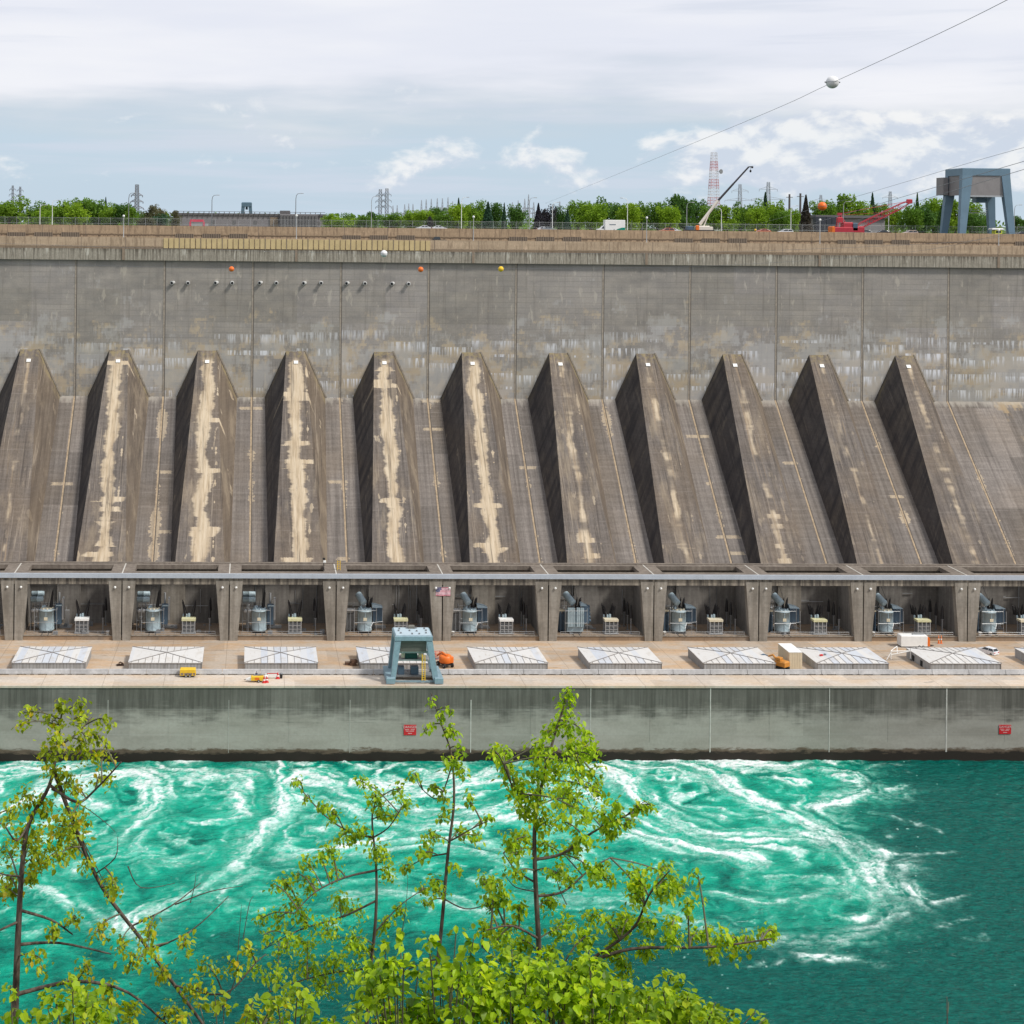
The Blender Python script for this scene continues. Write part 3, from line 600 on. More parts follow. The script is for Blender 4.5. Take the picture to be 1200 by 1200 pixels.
def transformer(kind, x, i, label):
    o = thing('power_transformer', label, 'transformer', (x, 346.2, ZFL), 0, 'power transformers in the bays')
    m = MB()
    if kind == 'C':
        m.bevbox(-2.0, 1.9, -1.3, 1.6, .45, 5.0, .15)
    else:
        m.lathe([(1.72, .45), (1.76, .5), (1.76, .75), (1.72, .8), (1.72, 5.0), (1.86, 5.0), (1.86, 5.18), (1.5, 5.42), (.6, 5.5)], (0, 0, 0), 28)
        m.box(-.07, .07, -1.80, -1.68, .8, 5.0)
        for a in (-1.1, 1.1): m.box(1.72 * math.sin(a) - .05, 1.72 * math.sin(a) + .05, -1.72 * math.cos(a) - .06, -1.72 * math.cos(a) + .05, .8, 5.0)
        m.lathe([(.45, 5.45), (.45, 5.9), (.2, 6.0)], (-.7, .5, 0), 12); m.lathe([(.3, 5.45), (.3, 6.1), (.1, 6.2)], (-.9, -.5, 0), 10)
    m.build('tank', M_BLUE, o)
    MB().box(-1.5, 1.5, -1.5, 1.5, .12, .45).build('undercarriage', M_BLACK, o)
    if kind != 'C':
        MB().box(-.42, .42, -1.86, -1.80, 3.0, 3.75).build('nameplate', M_CREAM, o)
        top = MB()
        for a in range(9):
            t = 2 * math.pi * a / 9; top.lathe([(.22, 5.3), (.22, 5.65), (.1, 5.7)], (1.35 * math.cos(t), 1.2 * math.sin(t), 0), 8)
        top.box(-1.1, .9, -.9, .2, 5.42, 5.62); top.build('tank_fittings', M_CREAM if (kind == 'A' and i != 2) or i in (6, 8) else M_BLUE, o)
    if kind == 'A':
        for (yy, zz) in ((.6, 7.4), (2.0, 8.35)):
            MB().lathe([(.3, -1.55), (.56, -1.48), (.62, -1.3), (.62, 0), (.66, .02), (.66, .1), (.62, .12), (.62, 1.3), (.56, 1.48), (.3, 1.55)], (-2.45, yy, zz), 16, (1, 0, 0)).build('conservator', M_BLUE, o)
        f = MB()
        for (a, b) in ((-3.9, .4), (-2.9, .4), (-1.9, .5), (-3.9, 2.2), (-1.9, 2.2)): f.box(a - .09, a + .09, b - .09, b + .09, 0, 6.8 if b < 1 else 7.7)
        f.box(-4.0, -1.8, .3, .5, 6.6, 6.8); f.box(-4.0, -1.8, 2.1, 2.3, 7.55, 7.75); f.box(-4.0, -1.8, .3, .45, 2.4, 2.55); f.build('conservator_stand', M_STEEL, o)
        for a in (-3.3, -2.3): MB().lathe([(.2, -.4), (.45, -.35), (.45, .3), (.2, .4)], (a, -.1, 4.9), 12, (0, 1, 0)).build('fan', M_GREYMET, o)
        b = MB(); bushing(b, (.9, .3, 5.5), (.10, .05, 1), 4.2, .2); b.build('bushing', M_BUSH, o)
        MB().bevbox(1.9, 3.4, .2, 2.0, 1.6, 6.1, .1).build('radiator', M_NAVY, o)
        MB().box(2.1, 3.6, .05, .2, 5.9, 6.2).build('radiator_header', M_BLUE, o)
        c = MB().box(3.45, 3.85, .4, 2.2, 2.6, 7.6); c.tube((2.6, 2.2, 6.1), (2.6, 2.2, 8.6), .25); c.build('control_cabinet', M_GREYMET, o)
    else:
        a, b = Vector((-1.5, 1.7, 8.5)), Vector((-.25, -.4, 6.9))
        if kind == 'C': a, b = Vector((-1.9, 1.7, 8.7)), Vector((-.4, -.6, 7.0))
        d = b - a; L = d.length
        MB().lathe([(.4, -.15), (.75, .0), (.82, .12), (.82, L - .12), (.75, L), (.4, L + .15)], a, 18, d).build('conservator', M_BLUE, o)
        f = MB(); f.box(-1.35, -1.15, 1.2, 1.4, 5.0, 7.6); f.box(-.55, -.35, -.2, 0, 5.0, 6.6); f.build('conservator_stand', M_STEEL, o)
        for j, (bx, by) in enumerate(((.5, 1.1), (1.0, .5), (1.4, 1.2))):
            q = MB(); bushing(q, (bx, by, 5.4), (.25, .25, 1), 2.6, .15); q.build('bushing', M_BUSH, o)
        if kind == 'C':
            for (x0, x1, y0) in ((-1.9, -.2, -1.75), (.25, 1.1, -1.75), (1.2, 2.0, -1.75)):
                r = MB()
                n = max(2, int((x1 - x0) / .3))
                for k in range(n): r.box(x0 + (x1 - x0) * k / n + .02, x0 + (x1 - x0) * (k + 1) / n - .04, y0, y0 + .6, 1.6, 6.1)
                r.build('radiator', M_BLUE, o)
            r = MB()
            for k in range(6): r.box(2.1, 3.3, -1.4 + .55 * k, -1.15 + .55 * k, 2.4, 6.3)
            r.build('radiator', M_NAVY, o)
            s_ = MB()
            for k in range(5): s_.lathe([(.2, -.3), (.36, -.25), (.36, .25), (.2, .3)], (3.55, .3 * k - .6, 2.9 + .75 * k), 10, (1, 0, .3))
            s_.build('fan', M_NAVY, o)
            MB().taper((2.2, .2, 6.3), (1.8, 2.0), (1.6, .2, 7.0), (.4, 1.2)).build('radiator_header', M_BLUE, o)
        else:
            r = MB()
            for k in range(7): r.box(1.95 + .33 * k, 2.2 + .33 * k, -.1, 1.9, 2.2, 5.7)
            r.build('radiator', M_NAVY, o)
            MB().hexa([(1.8, -.2, 5.7), (4.3, -.2, 5.7), (4.3, 2.0, 5.7), (1.8, 2.0, 5.7), (1.7, .1, 6.5), (3.6, .1, 6.05), (3.6, 1.8, 6.05), (1.7, 1.8, 6.5)]).build('radiator_header', M_BLUE, o)
            p = MB(); p.tube((2.0, -.2, 2.3), (1.2, -1.3, 1.1), .12); p.tube((4.25, -.5, 0), (4.25, -.5, 5.2), .06); p.tube((1.2, -1.9, 2.6), (4.3, -.6, 2.6), .05); p.tube((-2.4, -1.8, 2.6), (1.2, -1.9, 2.6), .05); p.build('guard_rail', M_GREYMET, o)
        t = MB(); t.box(-4.3, -2.3, -.4, 1.0, 5.0, 5.3); t.build('cabinet_top', M_CREAM if i > 4 else M_WHITE, o)
        t = MB()
        for (a_, b_) in ((-4.2, -.3), (-2.5, -.3), (-4.2, .9), (-2.5, .9), (-3.4, -.3)): t.box(a_ - .12, a_ + .12, b_ - .12, b_ + .12, 0, 5.0)
        t.box(-4.2, -2.4, .2, .9, .3, 4.2); t.build('cabinet', M_STEEL if i < 5 else M_NAVY, o)
    ax_ = MB(); r4 = random.Random(i * 11 + 5)
    for q in range(5): xx = r4.uniform(-3.6, 4.2); hh = r4.uniform(1.2, 5.5); ax_.bevbox(xx, xx + r4.uniform(.4, 1.1), 2.9 + .5 * q, 3.3 + .5 * q, 0, hh, .06); ax_.tube((xx + .3, 3.1 + .5 * q, hh), (xx + .3, 3.1 + .5 * q, hh + r4.uniform(.5, 2)), .08, n=6)
    ax_.box(-3.7, 5.4, 2.8, 5.6, 0, .1); ax_.build('auxiliary_cabinets', M_GREYMET, o)
    d = MB()
    for zz in (2.7, 5.6):
        q = [(-2.6, -2.3, zz), (2.6, -2.3, zz), (2.6, 2.3, zz), (-2.6, 2.3, zz)]
        for a in range(4): d.tube(q[a], q[(a + 1) % 4], .045, n=4)
    for (a, b) in ((-2.6, -2.3), (2.6, -2.3), (2.6, 2.3), (-2.6, 2.3)): d.tube((a, b, 0), (a, b, 6.2), .05, n=4)
    for a in np.arange(0, 6.28, .7): d.tube((2.6 * math.cos(a), 2.3 * math.sin(a), 5.6), (2.0 * math.cos(a), 1.9 * math.sin(a), 5.2), .03, n=4)
    d.build('spray_pipes', M_GREYMET, o); cb = MB()
    for a in range(3): x0 = -1.0 + a * .9; cb.path([(x0, .8, 5.5), (x0 + .3, 2.5, 7.2 + .3 * a), (x0 + .2, 4.5, 9.2 + .3 * a), (x0, 6.6, 10.8)], .05, 5)
    cb.build('high_voltage_leads', M_BLACK, o)
    return o
KIND = 'AAABBCBBBB'
TL = ['pale blue transformer with two drums and cream fittings, in the first bay from the left', 'pale blue transformer with two stacked drums, in the second bay from the left',
      'pale blue transformer with two stacked drums, in the third bay from the left', 'pale blue transformer with one tilted drum, in the bay just left of the flag',
      'pale blue transformer with one tilted drum, in the bay just right of the flag', 'transformer with tall pale radiator fins in place of a round tank', 'pale blue transformer with tilted drum and cream fittings, in the seventh bay from the left',
      'pale blue transformer with one tilted drum, in the eighth bay above the beige container', 'pale blue transformer with yellow nameplate, in the bay behind the white box trailer', 'pale blue transformer in the tenth bay, at the right edge of the photo']
PLATE = [M_WHITE, M_YELLOWP, M_YELLOWP, M_YELLOWP, M_WHITE, M_CREAM, M_CREAM, M_YELLOWP, M_YELLOWP, M_CREAM]; PNAME = ['white', 'yellow', 'yellow', 'yellow', 'white', 'cream', 'cream', 'yellow', 'yellow', 'cream']
for i in range(10):
    xb = XP + PITCH * i
    transformer(KIND[i], xb + 7.05, i, TL[i])
    # switch unit with slanting bushings
    o = thing('switch_unit', f'{PNAME[i]} topped switch unit with slanting black bushings, in the {ORD[i]} bay from the left', 'switchgear', (xb + 15.5, 344.9, ZFL), 0, 'switch units in the bays')
    MB().box(-1.65, 1.65, -1.05, 1.0, 3.05, 3.55).build('top_plate', PLATE[i], o)
    m = MB()
    for a in (-1.45, -.5, .5, 1.45):
        for b in (-.95, .9): m.box(a - .08, a + .08, b - .08, b + .08, .2, 3.05)
    for z in (.25, 1.1, 2.0): m.box(-1.5, 1.5, -.98, -.88, z, z + .14); m.box(-1.5, 1.5, .84, .94, z, z + .14)
    m.box(-1.7, 1.7, -1.15, 1.1, .1, .28); m.build('frame', M_GREYMET, o)
    MB().bevbox(-1.3, 1.3, -.6, .7, .5, 2.7, .1).build('housing', M_STEEL, o)
    tp = MB(); tp.lathe([(.3, 3.55), (.3, 4.3), (.15, 4.4)], (.0, .9, 0), 10); tp.lathe([(.25, 3.55), (.25, 4.2), (.1, 4.3)], (-.6, .9, 0), 10); tp.lathe([(.22, 3.5), (.22, 4.1), (.1, 4.2)], (-1.3, 1.3, 0), 10); tp.build('top_fittings', M_BLUE, o)
    n = 1 if i < 3 else 3; Lb = 3.9 if i < 3 else 2.6
    for j in range(n):
        yy = 1.0 + (0 if n == 1 else 1.3 * j)
        for s in (-1, 1):
            b = MB(); bushing(b, (s * .75, yy, 3.7), (s * .22, .05, 1), Lb, .2 if n == 1 else .15); b.build('bushing', M_BUSH, o)
    # surge arresters on slim stands in a row going back
    for j, yy in enumerate((345.0, 348.2, 351.3)):
        if i < 3 and j == 1: continue
        o = thing('surge_arrester', f'black post insulator on a slim stand, {["front", "middle", "rear"][j]} one in the {ORD[i]} bay from the left', 'insulator', (xb + 20.35, yy, ZFL), 0, 'post insulators in the bays')
        MB().box(-.10, .10, -.10, .10, 0, 3.5).box(-.3, .3, -.3, .3, 0, .15).box(-.22, .22, -.22, .22, 3.4, 3.55).build('stand', M_STEEL, o)
        b = MB(); bushing(b, (0, 0, 3.55), (0, 0, 1), 3.2, .19); b.build('insulator', M_BUSH, o)
    for s in (-.75, .75): MB().box(xb + 7.05 + s - .07, xb + 7.05 + s + .07, YP + .2, 345.0, ZFL, ZFL + .1).build('rail', M_BLACK, ph, True)
# white buckets on the bay sills
for i, (px, b_) in enumerate(((126.5, 'first bay'), (277.5, 'second pillar'), (530.5, 'fifth bay'), (778.5, 'seventh bay'), (1023.5, 'ninth bay'), (1148, 'tenth bay, nearer the pillar'), (1160.5, 'tenth bay, nearer the transformer'))):
    p = at(px, 743, YP + 1.2)
    o = thing('bucket', f'small white bucket on the sill of the {b_}' if 'pillar' != b_[-6:] or i == 5 else f'small white bucket on the bay sill beside the {b_}', 'bucket', (p.x, YP + 1.2, ZFL), 0, 'white buckets on the bay sills')
    MB().lathe([(.30, 0), (.42, .85), (.45, .85), (.45, .92), (.3, .93)], (0, 0, 0), 14).build('pail', M_WHITE, o)
    h = MB(); h.path([(.44 * math.cos(a), -.12, .80 + .42 * math.sin(a)) for a in np.linspace(0, math.pi, 9)], .025, 5); h.build('handle', M_STEEL, o)

# ================================================================ hatch covers on the deck
def mat_hatch_roof():
    t = NT('white_sheet_roof'); x, y, z = t.objpos(); n = t.noise(t.V(x, y, z), .5, 5, .6); s = t.white(t.V(t.M('FLOOR', t.M('DIVIDE', x, 1.45)), 0., t.mul(t.rnd(), 33.)))
    c = t.MX(t.SM(s, .6, .95), (.60, .59, .575), (.51, .54, .59)); c = t.MX(t.mul(t.SM(n, .46, .75), .5), c, (.42, .37, .31)); st = t.noise(t.V(t.mul(x, 2.2), t.mul(y, .3), t.mul(t.rnd(), 9.)), 1., 5, .65); c = t.MX(t.mul(t.SM(st, .55, .72), .45), c, (.34, .28, .21)); return t.bsdf(c, .55, 0., None, .35)
def mat_hatch_wall():
    t = NT('ribbed_sheet_wall'); x, y, z = t.pos(); n = t.noise(t.V(t.mul(x, 1.5), t.mul(y, 1.5), t.mul(z, .2)), 1., 5, .6)
    c = t.MX(t.SM(n, .3, .75), (.40, .41, .42), (.27, .265, .25)); c = t.MX(t.mul(t.M('MAXIMUM', t.line(x, .72, .12), t.line(y, .72, .12)), .45), c, (.14, .14, .14)); return t.bsdf(c, .6, .1)
M_HROOF, M_HWALL, M_SEAM = mat_hatch_roof(), mat_hatch_wall(), paint('roof_seam', (.20, .185, .175), .7)
XH = -51.45
HL = ['white hatch cover at the left end, with a wide orange-stained deck to its right', 'white hatch cover second from the left, behind the yellow generator', 'white hatch cover third from the left, behind the red barriers', 'white hatch cover half hidden behind the blue gantry crane',
      'white hatch cover just right of the orange boom lift', 'white hatch cover in front of the finned transformer, sixth from the left', 'white hatch cover left of the orange excavator', 'white hatch cover right of the beige container with a red tool lying on it',
      'white hatch cover between the box trailer and the white car', 'white hatch cover cut by the right edge of the photo']
for k in range(10):
    x0 = XH + PITCH * k; W_, D_ = 16.0, 12.0; ze = 16.1; zb = 13.3
    o = thing('hatch_cover', HL[k], 'hatch cover', (x0 + W_ / 2, 315.8 + D_ / 2, zb), 0, 'low white hatch covers along the powerhouse deck')
    w, d, h = W_ / 2, D_ / 2, ze - zb
    MB().box(-w + .15, w - .15, -d + .15, d - .15, 0, h - .12).build('walls', M_HWALL, o)
    pk = h + .42
    MB().add([(-w, -d, h - .12), (w, -d, h - .12), (w, d, h - .12), (-w, d, h - .12), (-w, -d, h), (w, -d, h), (w, d, h), (-w, d, h), (0, 0, pk)],
             [(3, 2, 1, 0), (0, 1, 5, 4), (1, 2, 6, 5), (2, 3, 7, 6), (3, 0, 4, 7), (4, 5, 8), (5, 6, 8), (6, 7, 8), (7, 4, 8)]).build('roof', M_HROOF, o)
    m = MB()
    for s in (-1, 1):
        for t in (-1, 1): m.tube((s * w, t * d, h + .03), (0, 0, pk + .04), .10, n=5)
        for q in range(-5, 6):        # ribs up the front and back slopes
            x = q * 1.45; e = abs(x) / w
            m.tube((x, s * d, h + .02), (x, s * d * e, h + (pk - h) * (1 - e) + .03), .055, n=4)
    m.build('roof_ribs', M_SEAM, o)
    m = MB()
    for q in (0,): m.box(-.06, .06, -d + .08, -d + .15, 0, h - .12)
    for q in (-w + .1, w - .22): m.box(q, q + .12, -d + .06, -d + .15, 0, h - .12)
    m.build('wall_posts', M_SEAM, o)
    if k == 8:
        for yy in (-2.2, 1.8): MB().box(-w + .05, -w + .15, yy, yy + 1.0, .9, 2.1).build('wall_opening', M_DARK, o)

# ================================================================ gantry crane on the quay
M_CRANE = paint('crane_blue_paint', (.215, .315, .365), .5, .14, 0., .4); M_CRANETOP = paint('crane_top_paint', (.42, .52, .58), .5, .1, 0., .25); M_LOUVRE = paint('grey_louvre', (.15, .145, .125), .6)
yf = 303.2
gx0, gx1 = at(463, 745, yf).x, at(507.5, 745, yf).x; bx0, bx1 = at(457.5, 800, yf).x, at(514, 800, yf).x; gz1 = at(485, 744.6, yf + .6).z
gx0 -= .02
cxg = (gx0 + gx1) / 2 + .05
g = thing('gantry_crane', 'pale blue gantry crane straddling the quay road with green machinery hung inside it', 'gantry crane', (cxg, yf + 3.6, ZQ))
def lx(v): return v - cxg
ztop = gz1 - ZQ
def leg(xt0, xt1, xb0, xb1, yt0, yt1, yb0, yb1, zb_, zt_):
    return MB().hexa([(xb0, yb0, zb_), (xb1, yb0, zb_), (xb1, yb1, zb_), (xb0, yb1, zb_), (xt0, yt0, zt_), (xt1, yt0, zt_), (xt1, yt1, zt_), (xt0, yt1, zt_)])
a0, a1, b0, b1 = lx(gx0), lx(gx1), lx(bx0), lx(bx1)
for (s, ta, tb_, ba, bb) in ((0, a0, a0 + 1.30, b0, b0 + 1.0), (1, a1 - 1.30, a1, b1 - 1.1, b1)):
    for (yt0, yt1, yb0, yb1) in ((-3.3, -2.4, -3.75, -2.7), (2.2, 3.1, 2.6, 3.7)):
        leg(ta, tb_, ba, bb, yt0, yt1, yb0, yb1, .55, ztop - 1.2).build('leg', M_CRANE, g)
    x0, x1 = (b0 - .9, b0 + .9) if s == 0 else (b1 - .9, b1 + .9)
    MB().bevbox(x0, x1, -4.4, 4.3, .25, 1.45, .12).build('wheel_housing', M_CRANE, g)
    for yy in (-3.7, -2.2, 2.2, 3.6): MB().lathe([(.3, -.2), (.42, -.15), (.42, .15), (.3, .2)], ((x0 + x1) / 2, yy, .42), 14, (1, 0, 0)).build('wheel', M_STEEL, g)
m = MB().bevbox(a0, a1, -3.35, 3.15, ztop - 1.05, ztop, .2); m.build('top_frame', M_CRANE, g)
MB().box(a0 + .3, a1 - .3, -3.05, 2.85, ztop, ztop + .05).build('top_deck', M_CRANETOP, g)
m = MB()
for q in ((-2.6, 1.6), (-2.6, -1.6), (2.7, 1.7), (2.7, -1.5), (-1., 2.2), (1., 2.2), (-.6, .2), (.9, -.1), (-.3, -2.2), (1.2, -2.2), (2.9, .3), (-2.9, .1)): m.box(q[0] - .16, q[0] + .16, q[1] - .22, q[1] + .22, ztop + .05, ztop + .28)
m.build('lifting_lug', M_STEEL, g)
MB().bevbox(-.7, .7, 1.8, 2.7, ztop + .05, ztop + .7, .15).build('vent_box', M_LOUVRE, g)
m = MB()
for i in range(8): m.box(a0 + 1.3, a1 - 1.25, -2.6 + .02 * i, -2.45 + .02 * i, ztop - 1.45 - .3 * i, ztop - 1.23 - .3 * i)
m.box(a0 + 1.4, a1 - 1.3, -2.4, 2.4, ztop - 3.5, ztop - 1.25); m.build('machinery_house', M_LOUVRE, g)
MB().box(a0 + 1.1, a1 - .9, -2.0, 2.0, ztop - 4.0, ztop - 3.6).build('trolley_beam', M_GREYMET, g)
m = MB().bevbox(-1.6, 1.0, -1.2, 1.2, ztop - 5.4, ztop - 4.0, .1); m.build('winch_housing', paint('dark_green_paint', (.012, .06, .05), .4), g)
m = MB(); m.box(-2.4, -1.7, -1.1, -.4, ztop - 5.2, ztop - 4.1); m.box(1.2, 1.9, -1.1, -.4, ztop - 5.1, ztop - 4.0); m.box(2.0, 2.3, -1.1, -.4, ztop - 5.3, ztop - 4.2); m.build('counterweight', M_CREAM, g)
MB().box(a0 + .5, a1 - .4, -1.6, 1.6, ztop - 5.75, ztop - 5.45).build('walkway', M_GREYMET, g)
m = MB(); m.tube((1.75, -3.3, .6), (1.75, -2.9, ztop - 4), .10); m.tube((2.35, -3.3, .6), (2.35, -2.9, ztop - 4), .10)
for i in range(13): m.tube((1.75, -3.3 + .03 * i, .8 + .4 * i), (2.35, -3.3 + .03 * i, .8 + .4 * i), .05, n=5)
m.build('ladder', M_YELLOW, g)
m = MB().bevbox(-3.0, -1.7, -.8, .6, 1.1, 2.7, .1); m.bevbox(-.35, 1.3, -.8, .6, 1.1, 2.7, .1); m.build('electrical_cabinet', M_NAVY, g)
MB().box(b0 + .9, b1 - .9, -1.2, 1.2, .75, 1.05).build('lower_platform', M_STEEL, g)
MB().box(b0 + .6, b1 - .6, -3.4, -3.1, .25, .6).build('tie_beam', M_CRANE, g)

# ================================================================ vehicles and loose things on deck and quay
def wheels(par, pts, r, w, ax=(0, 1, 0), mat=None):
    for (x, y) in pts:
        wl = MB().lathe([(r * .75, -w / 2), (r, -w / 2 + .04), (r, w / 2 - .04), (r * .75, w / 2)], (x, y, r), 16, ax).build('wheel', mat or M_BLACK, par)
        MB().lathe([(r * .55, -w / 2 - .015), (r * .3, w / 2 + .02)], (x, y, r), 12, ax).build('rim', M_GREYMET, wl)
def car(name, label, loc, rz, paintm, kind='car', group=None, cat='car'):
    """length along +x (front), origin on the ground"""
    o = thing(name, label, cat, loc, rz, group)
    if kind == 'suv': L, H, wid = 4.5, 1.68, 1.84
    elif kind == 'pickup': L, H, wid = 5.4, 1.85, 1.95
    else: L, H, wid = 4.5, 1.46, 1.78
    h = L / 2; y = wid / 2
    body = [(-h, .35), (-h + .03, .95), (-h + .25, 1.0), (h - 1.25, 1.0), (h - .15, .78), (h, .6), (h - .02, .3), (h - .35, .22), (-h + .3, .22)]
    if kind == 'suv': body = [(-h, .35), (-h + .02, 1.0), (-h + .1, 1.08), (h - 1.2, 1.08), (h - .15, .92), (h, .7), (h - .02, .3), (h - .35, .25), (-h + .3, .25)]
    MB().prism(body, -y, y, 'y').build('body', paintm, o)
    z0 = 1.0 if kind == 'car' else 1.07
    if kind == 'suv': ba, bb, ta, tb = -h + .12, h - 1.15, -h + .5, h - 2.0
    elif kind == 'pickup': ba, bb, ta, tb = -h + 1.9, h - 1.3, -h + 2.1, h - 2.0
    else: ba, bb, ta, tb = -h + .55, h - 1.15, -h + 1.25, h - 2.0
    MB().hexa([(ba, -y + .06, z0 - .02), (bb, -y + .06, z0 - .02), (bb, y - .06, z0 - .02), (ba, y - .06, z0 - .02), (ta, -y + .22, H - .08), (tb, -y + .22, H - .08), (tb, y - .22, H - .08), (ta, y - .22, H - .08)]).build('windows', M_GLASS, o)
    MB().hexa([(ta - .04, -y + .20, H - .08), (tb + .04, -y + .20, H - .08), (tb + .04, y - .20, H - .08), (ta - .04, y - .20, H - .08), (ta + .1, -y + .3, H), (tb - .1, -y + .3, H), (tb - .1, y - .3, H), (ta + .1, y - .3, H)]).build('roof', paintm, o)
    for s in (-1, 1):
        p = MB()
        for q in (.0, .48, 1.0):
            xa = ba + (bb - ba) * q; xt = ta + (tb - ta) * q
            p.tube((xa, s * (y - .05), z0 - .02), (xt, s * (y - .21), H - .06), .05, n=5)
        p.build('window_pillars', paintm, o)
        MB().box(h - .16, h + .01, s * (y - .3) - .2, s * (y - .3) + .2, .62, .78).build('headlight', M_WHITE, o)
        MB().box(-h - .01, -h + .08, s * (y - .25) - .17, s * (y - .25) + .17, .72, .95).build('tail_light', M_RED, o)
    wheels(o, [(-h + .85, y - .1), (-h + .85, -y + .1), (h - .85, y - .1), (h - .85, -y + .1)], .34, .22)
    return o
M_CARW = paint('white_car_paint', (.72, .73, .76), .25, .03, 0., .03)
p = onz(1157.5, 766.5, 13.55)
car('car', 'white estate car parked on the deck near the right edge', (p.x, p.y, 13.62), R(180 - 62), M_CARW, 'suv')
# white box trailer
p = onz(1066, 755.5, 13.4)
t = thing('box_trailer', 'white box trailer with an orange front wall standing in front of the ninth bay', 'trailer', (p.x, 337.6, 13.36))
MB().bevbox(-3.3, 2.9, -1.15, 1.15, .45, 2.95, .12).build('box', M_WHITE, t); MB().box(2.9, 3.5, -1.1, 1.1, .5, 2.4).build('front_wall', M_ORANGE, t)
MB().box(-3.2, 3.0, -1.0, 1.0, .30, .45).build('chassis', M_BLACK, t); MB().box(-.2, 2.5, -.35, .35, 2.95, 3.2).build('roof_vent', M_GREYMET, t)
m = MB(); m.tube((3.4, -.6, .45), (4.9, 0, .4), .07); m.tube((3.4, .6, .45), (4.9, 0, .4), .07); m.build('drawbar', M_BLACK, t)
wheels(t, [(1.0, -1.05), (1.85, -1.05), (1.0, 1.05), (1.85, 1.05)], .36, .25)
def cone(px, py, z, label, cat='traffic cone', h=.9, group=None):
    q = onz(px, py, z); o = thing('traffic_cone', label, cat, (q.x, q.y, z), 0, group)
    MB().lathe([(.20, .05), (.05, h), (.03, h)], (0, 0, 0), 12).build('cone_body', M_ORANGE, o); MB().box(-.27, .27, -.27, .27, 0, .06).build('base', M_ORANGE, o)
    MB().lathe([(.155, h * .45), (.125, h * .62)], (0, 0, 0), 12).build('white_band', M_WHITE, o)
for i, (px, py) in enumerate(((1100, 754), (1103, 754))): cone(px, py, 13.45, f'orange cone {["left", "right"][i]} of the pair standing right of the white box trailer', h=1.9, group='orange cones beside the trailer')
for i, (px, py) in enumerate(((305.5, 750), (313, 750.2))): cone(px, py, 13.3, f'orange cone {["left", "right"][i]} of the pair in front of the third bay', h=1.3, group='orange cones at the third bay')
# white swing frame
a = onz(1044, 773, 14.2); t = thing('swing_frame', 'white tubular frame lying against the hatch cover beside the white box trailer', 'frame', (a.x, a.y, 14.2))
m = MB(); m.tube((0, 0, .1), (0, 0, 2.0), .12); m.tube((0, 0, 1.1), (4.6, .2, 1.9), .10); m.tube((0, 0, 1.9), (4.6, .2, 1.9), .10); m.tube((4.6, .2, 0), (4.6, .2, 2.5), .14); m.tube((1.5, .1, 1.3), (2.6, 2.8, 2.2), .08); m.tube((0, 0, 2.0), (2.6, 2.8, 2.2), .08); m.tube((-1.2, -.5, .1), (0, 0, 1.6), .08)
m.build('frame_tubes', M_WHITE, t); MB().box(4.35, 4.85, -.1, .5, 0, .2).build('foot', M_GREYMET, t)
# beige container and orange excavator
q = at(924.5, 784, 318); t = thing('container', 'tall beige container standing on the deck left of a hatch cover', 'container', (q.x + 1.45, 321.3, 14.05))
m = MB().bevbox(-1.45, 1.45, -3.4, 3.4, .15, 3.75, .05)
m.build('body', M_BEIGE, t); MB().box(-1.5, 1.5, -3.45, 3.45, 3.75, 3.84).build('roof', M_WHITE, t); MB().box(-1.5, 1.5, -3.45, 3.45, 0, .15).build('base_frame', M_STEEL, t)
m = MB()
for i in range(12): m.box(-1.5, -1.45, -3.2 + .54 * i, -2.95 + .54 * i, .2, 3.7)
for i in range(5): m.box(-1.3 + .56 * i, -1.05 + .56 * i, -3.45, -3.4, .2, 3.7)
m.build('wall_ribs', M_BEIGE, t)
q = onz(915, 783, 14.2); M_OR0 = M_ORANGE; M_ORANGE = paint('amber_paint', (.50, .21, .035), .5, .15, 0., .35); t = thing('excavator', 'small orange excavator with dark bucket folded beside the beige container', 'excavator', (q.x, q.y - .3, 14.2), R(125))
MB().bevbox(-1.5, 1.1, -.95, .95, .7, 1.9, .3).build('engine_cover', M_ORANGE, t); MB().bevbox(-.3, .9, -.2, .9, 1.9, 2.5, .1).build('cab', M_ORANGE, t)
for s in (-1, 1): MB().prism([(-1.5, .1), (-1.3, 0), (1.3, 0), (1.5, .25), (1.3, .6), (-1.3, .6), (-1.5, .45)], s * .75 - .22, s * .75 + .22, 'y').build('track', M_BLACK, t)
MB().path([(.9, 0, 1.5), (2.2, 0, 2.5), (3.4, 0, 1.9)], [.28, .24, .18], 6).build('boom', M_ORANGE, t); MB().path([(3.4, 0, 1.9), (4.2, 0, 1.7)], [.2, .15], 6).build('arm', M_STEEL, t)
MB().prism([(3.9, 1.9), (5.0, 2.0), (5.1, 1.1), (4.4, .8), (3.9, 1.3)], -.6, .6, 'y').build('bucket', M_NAVY, t)
M_ORANGE = M_OR0
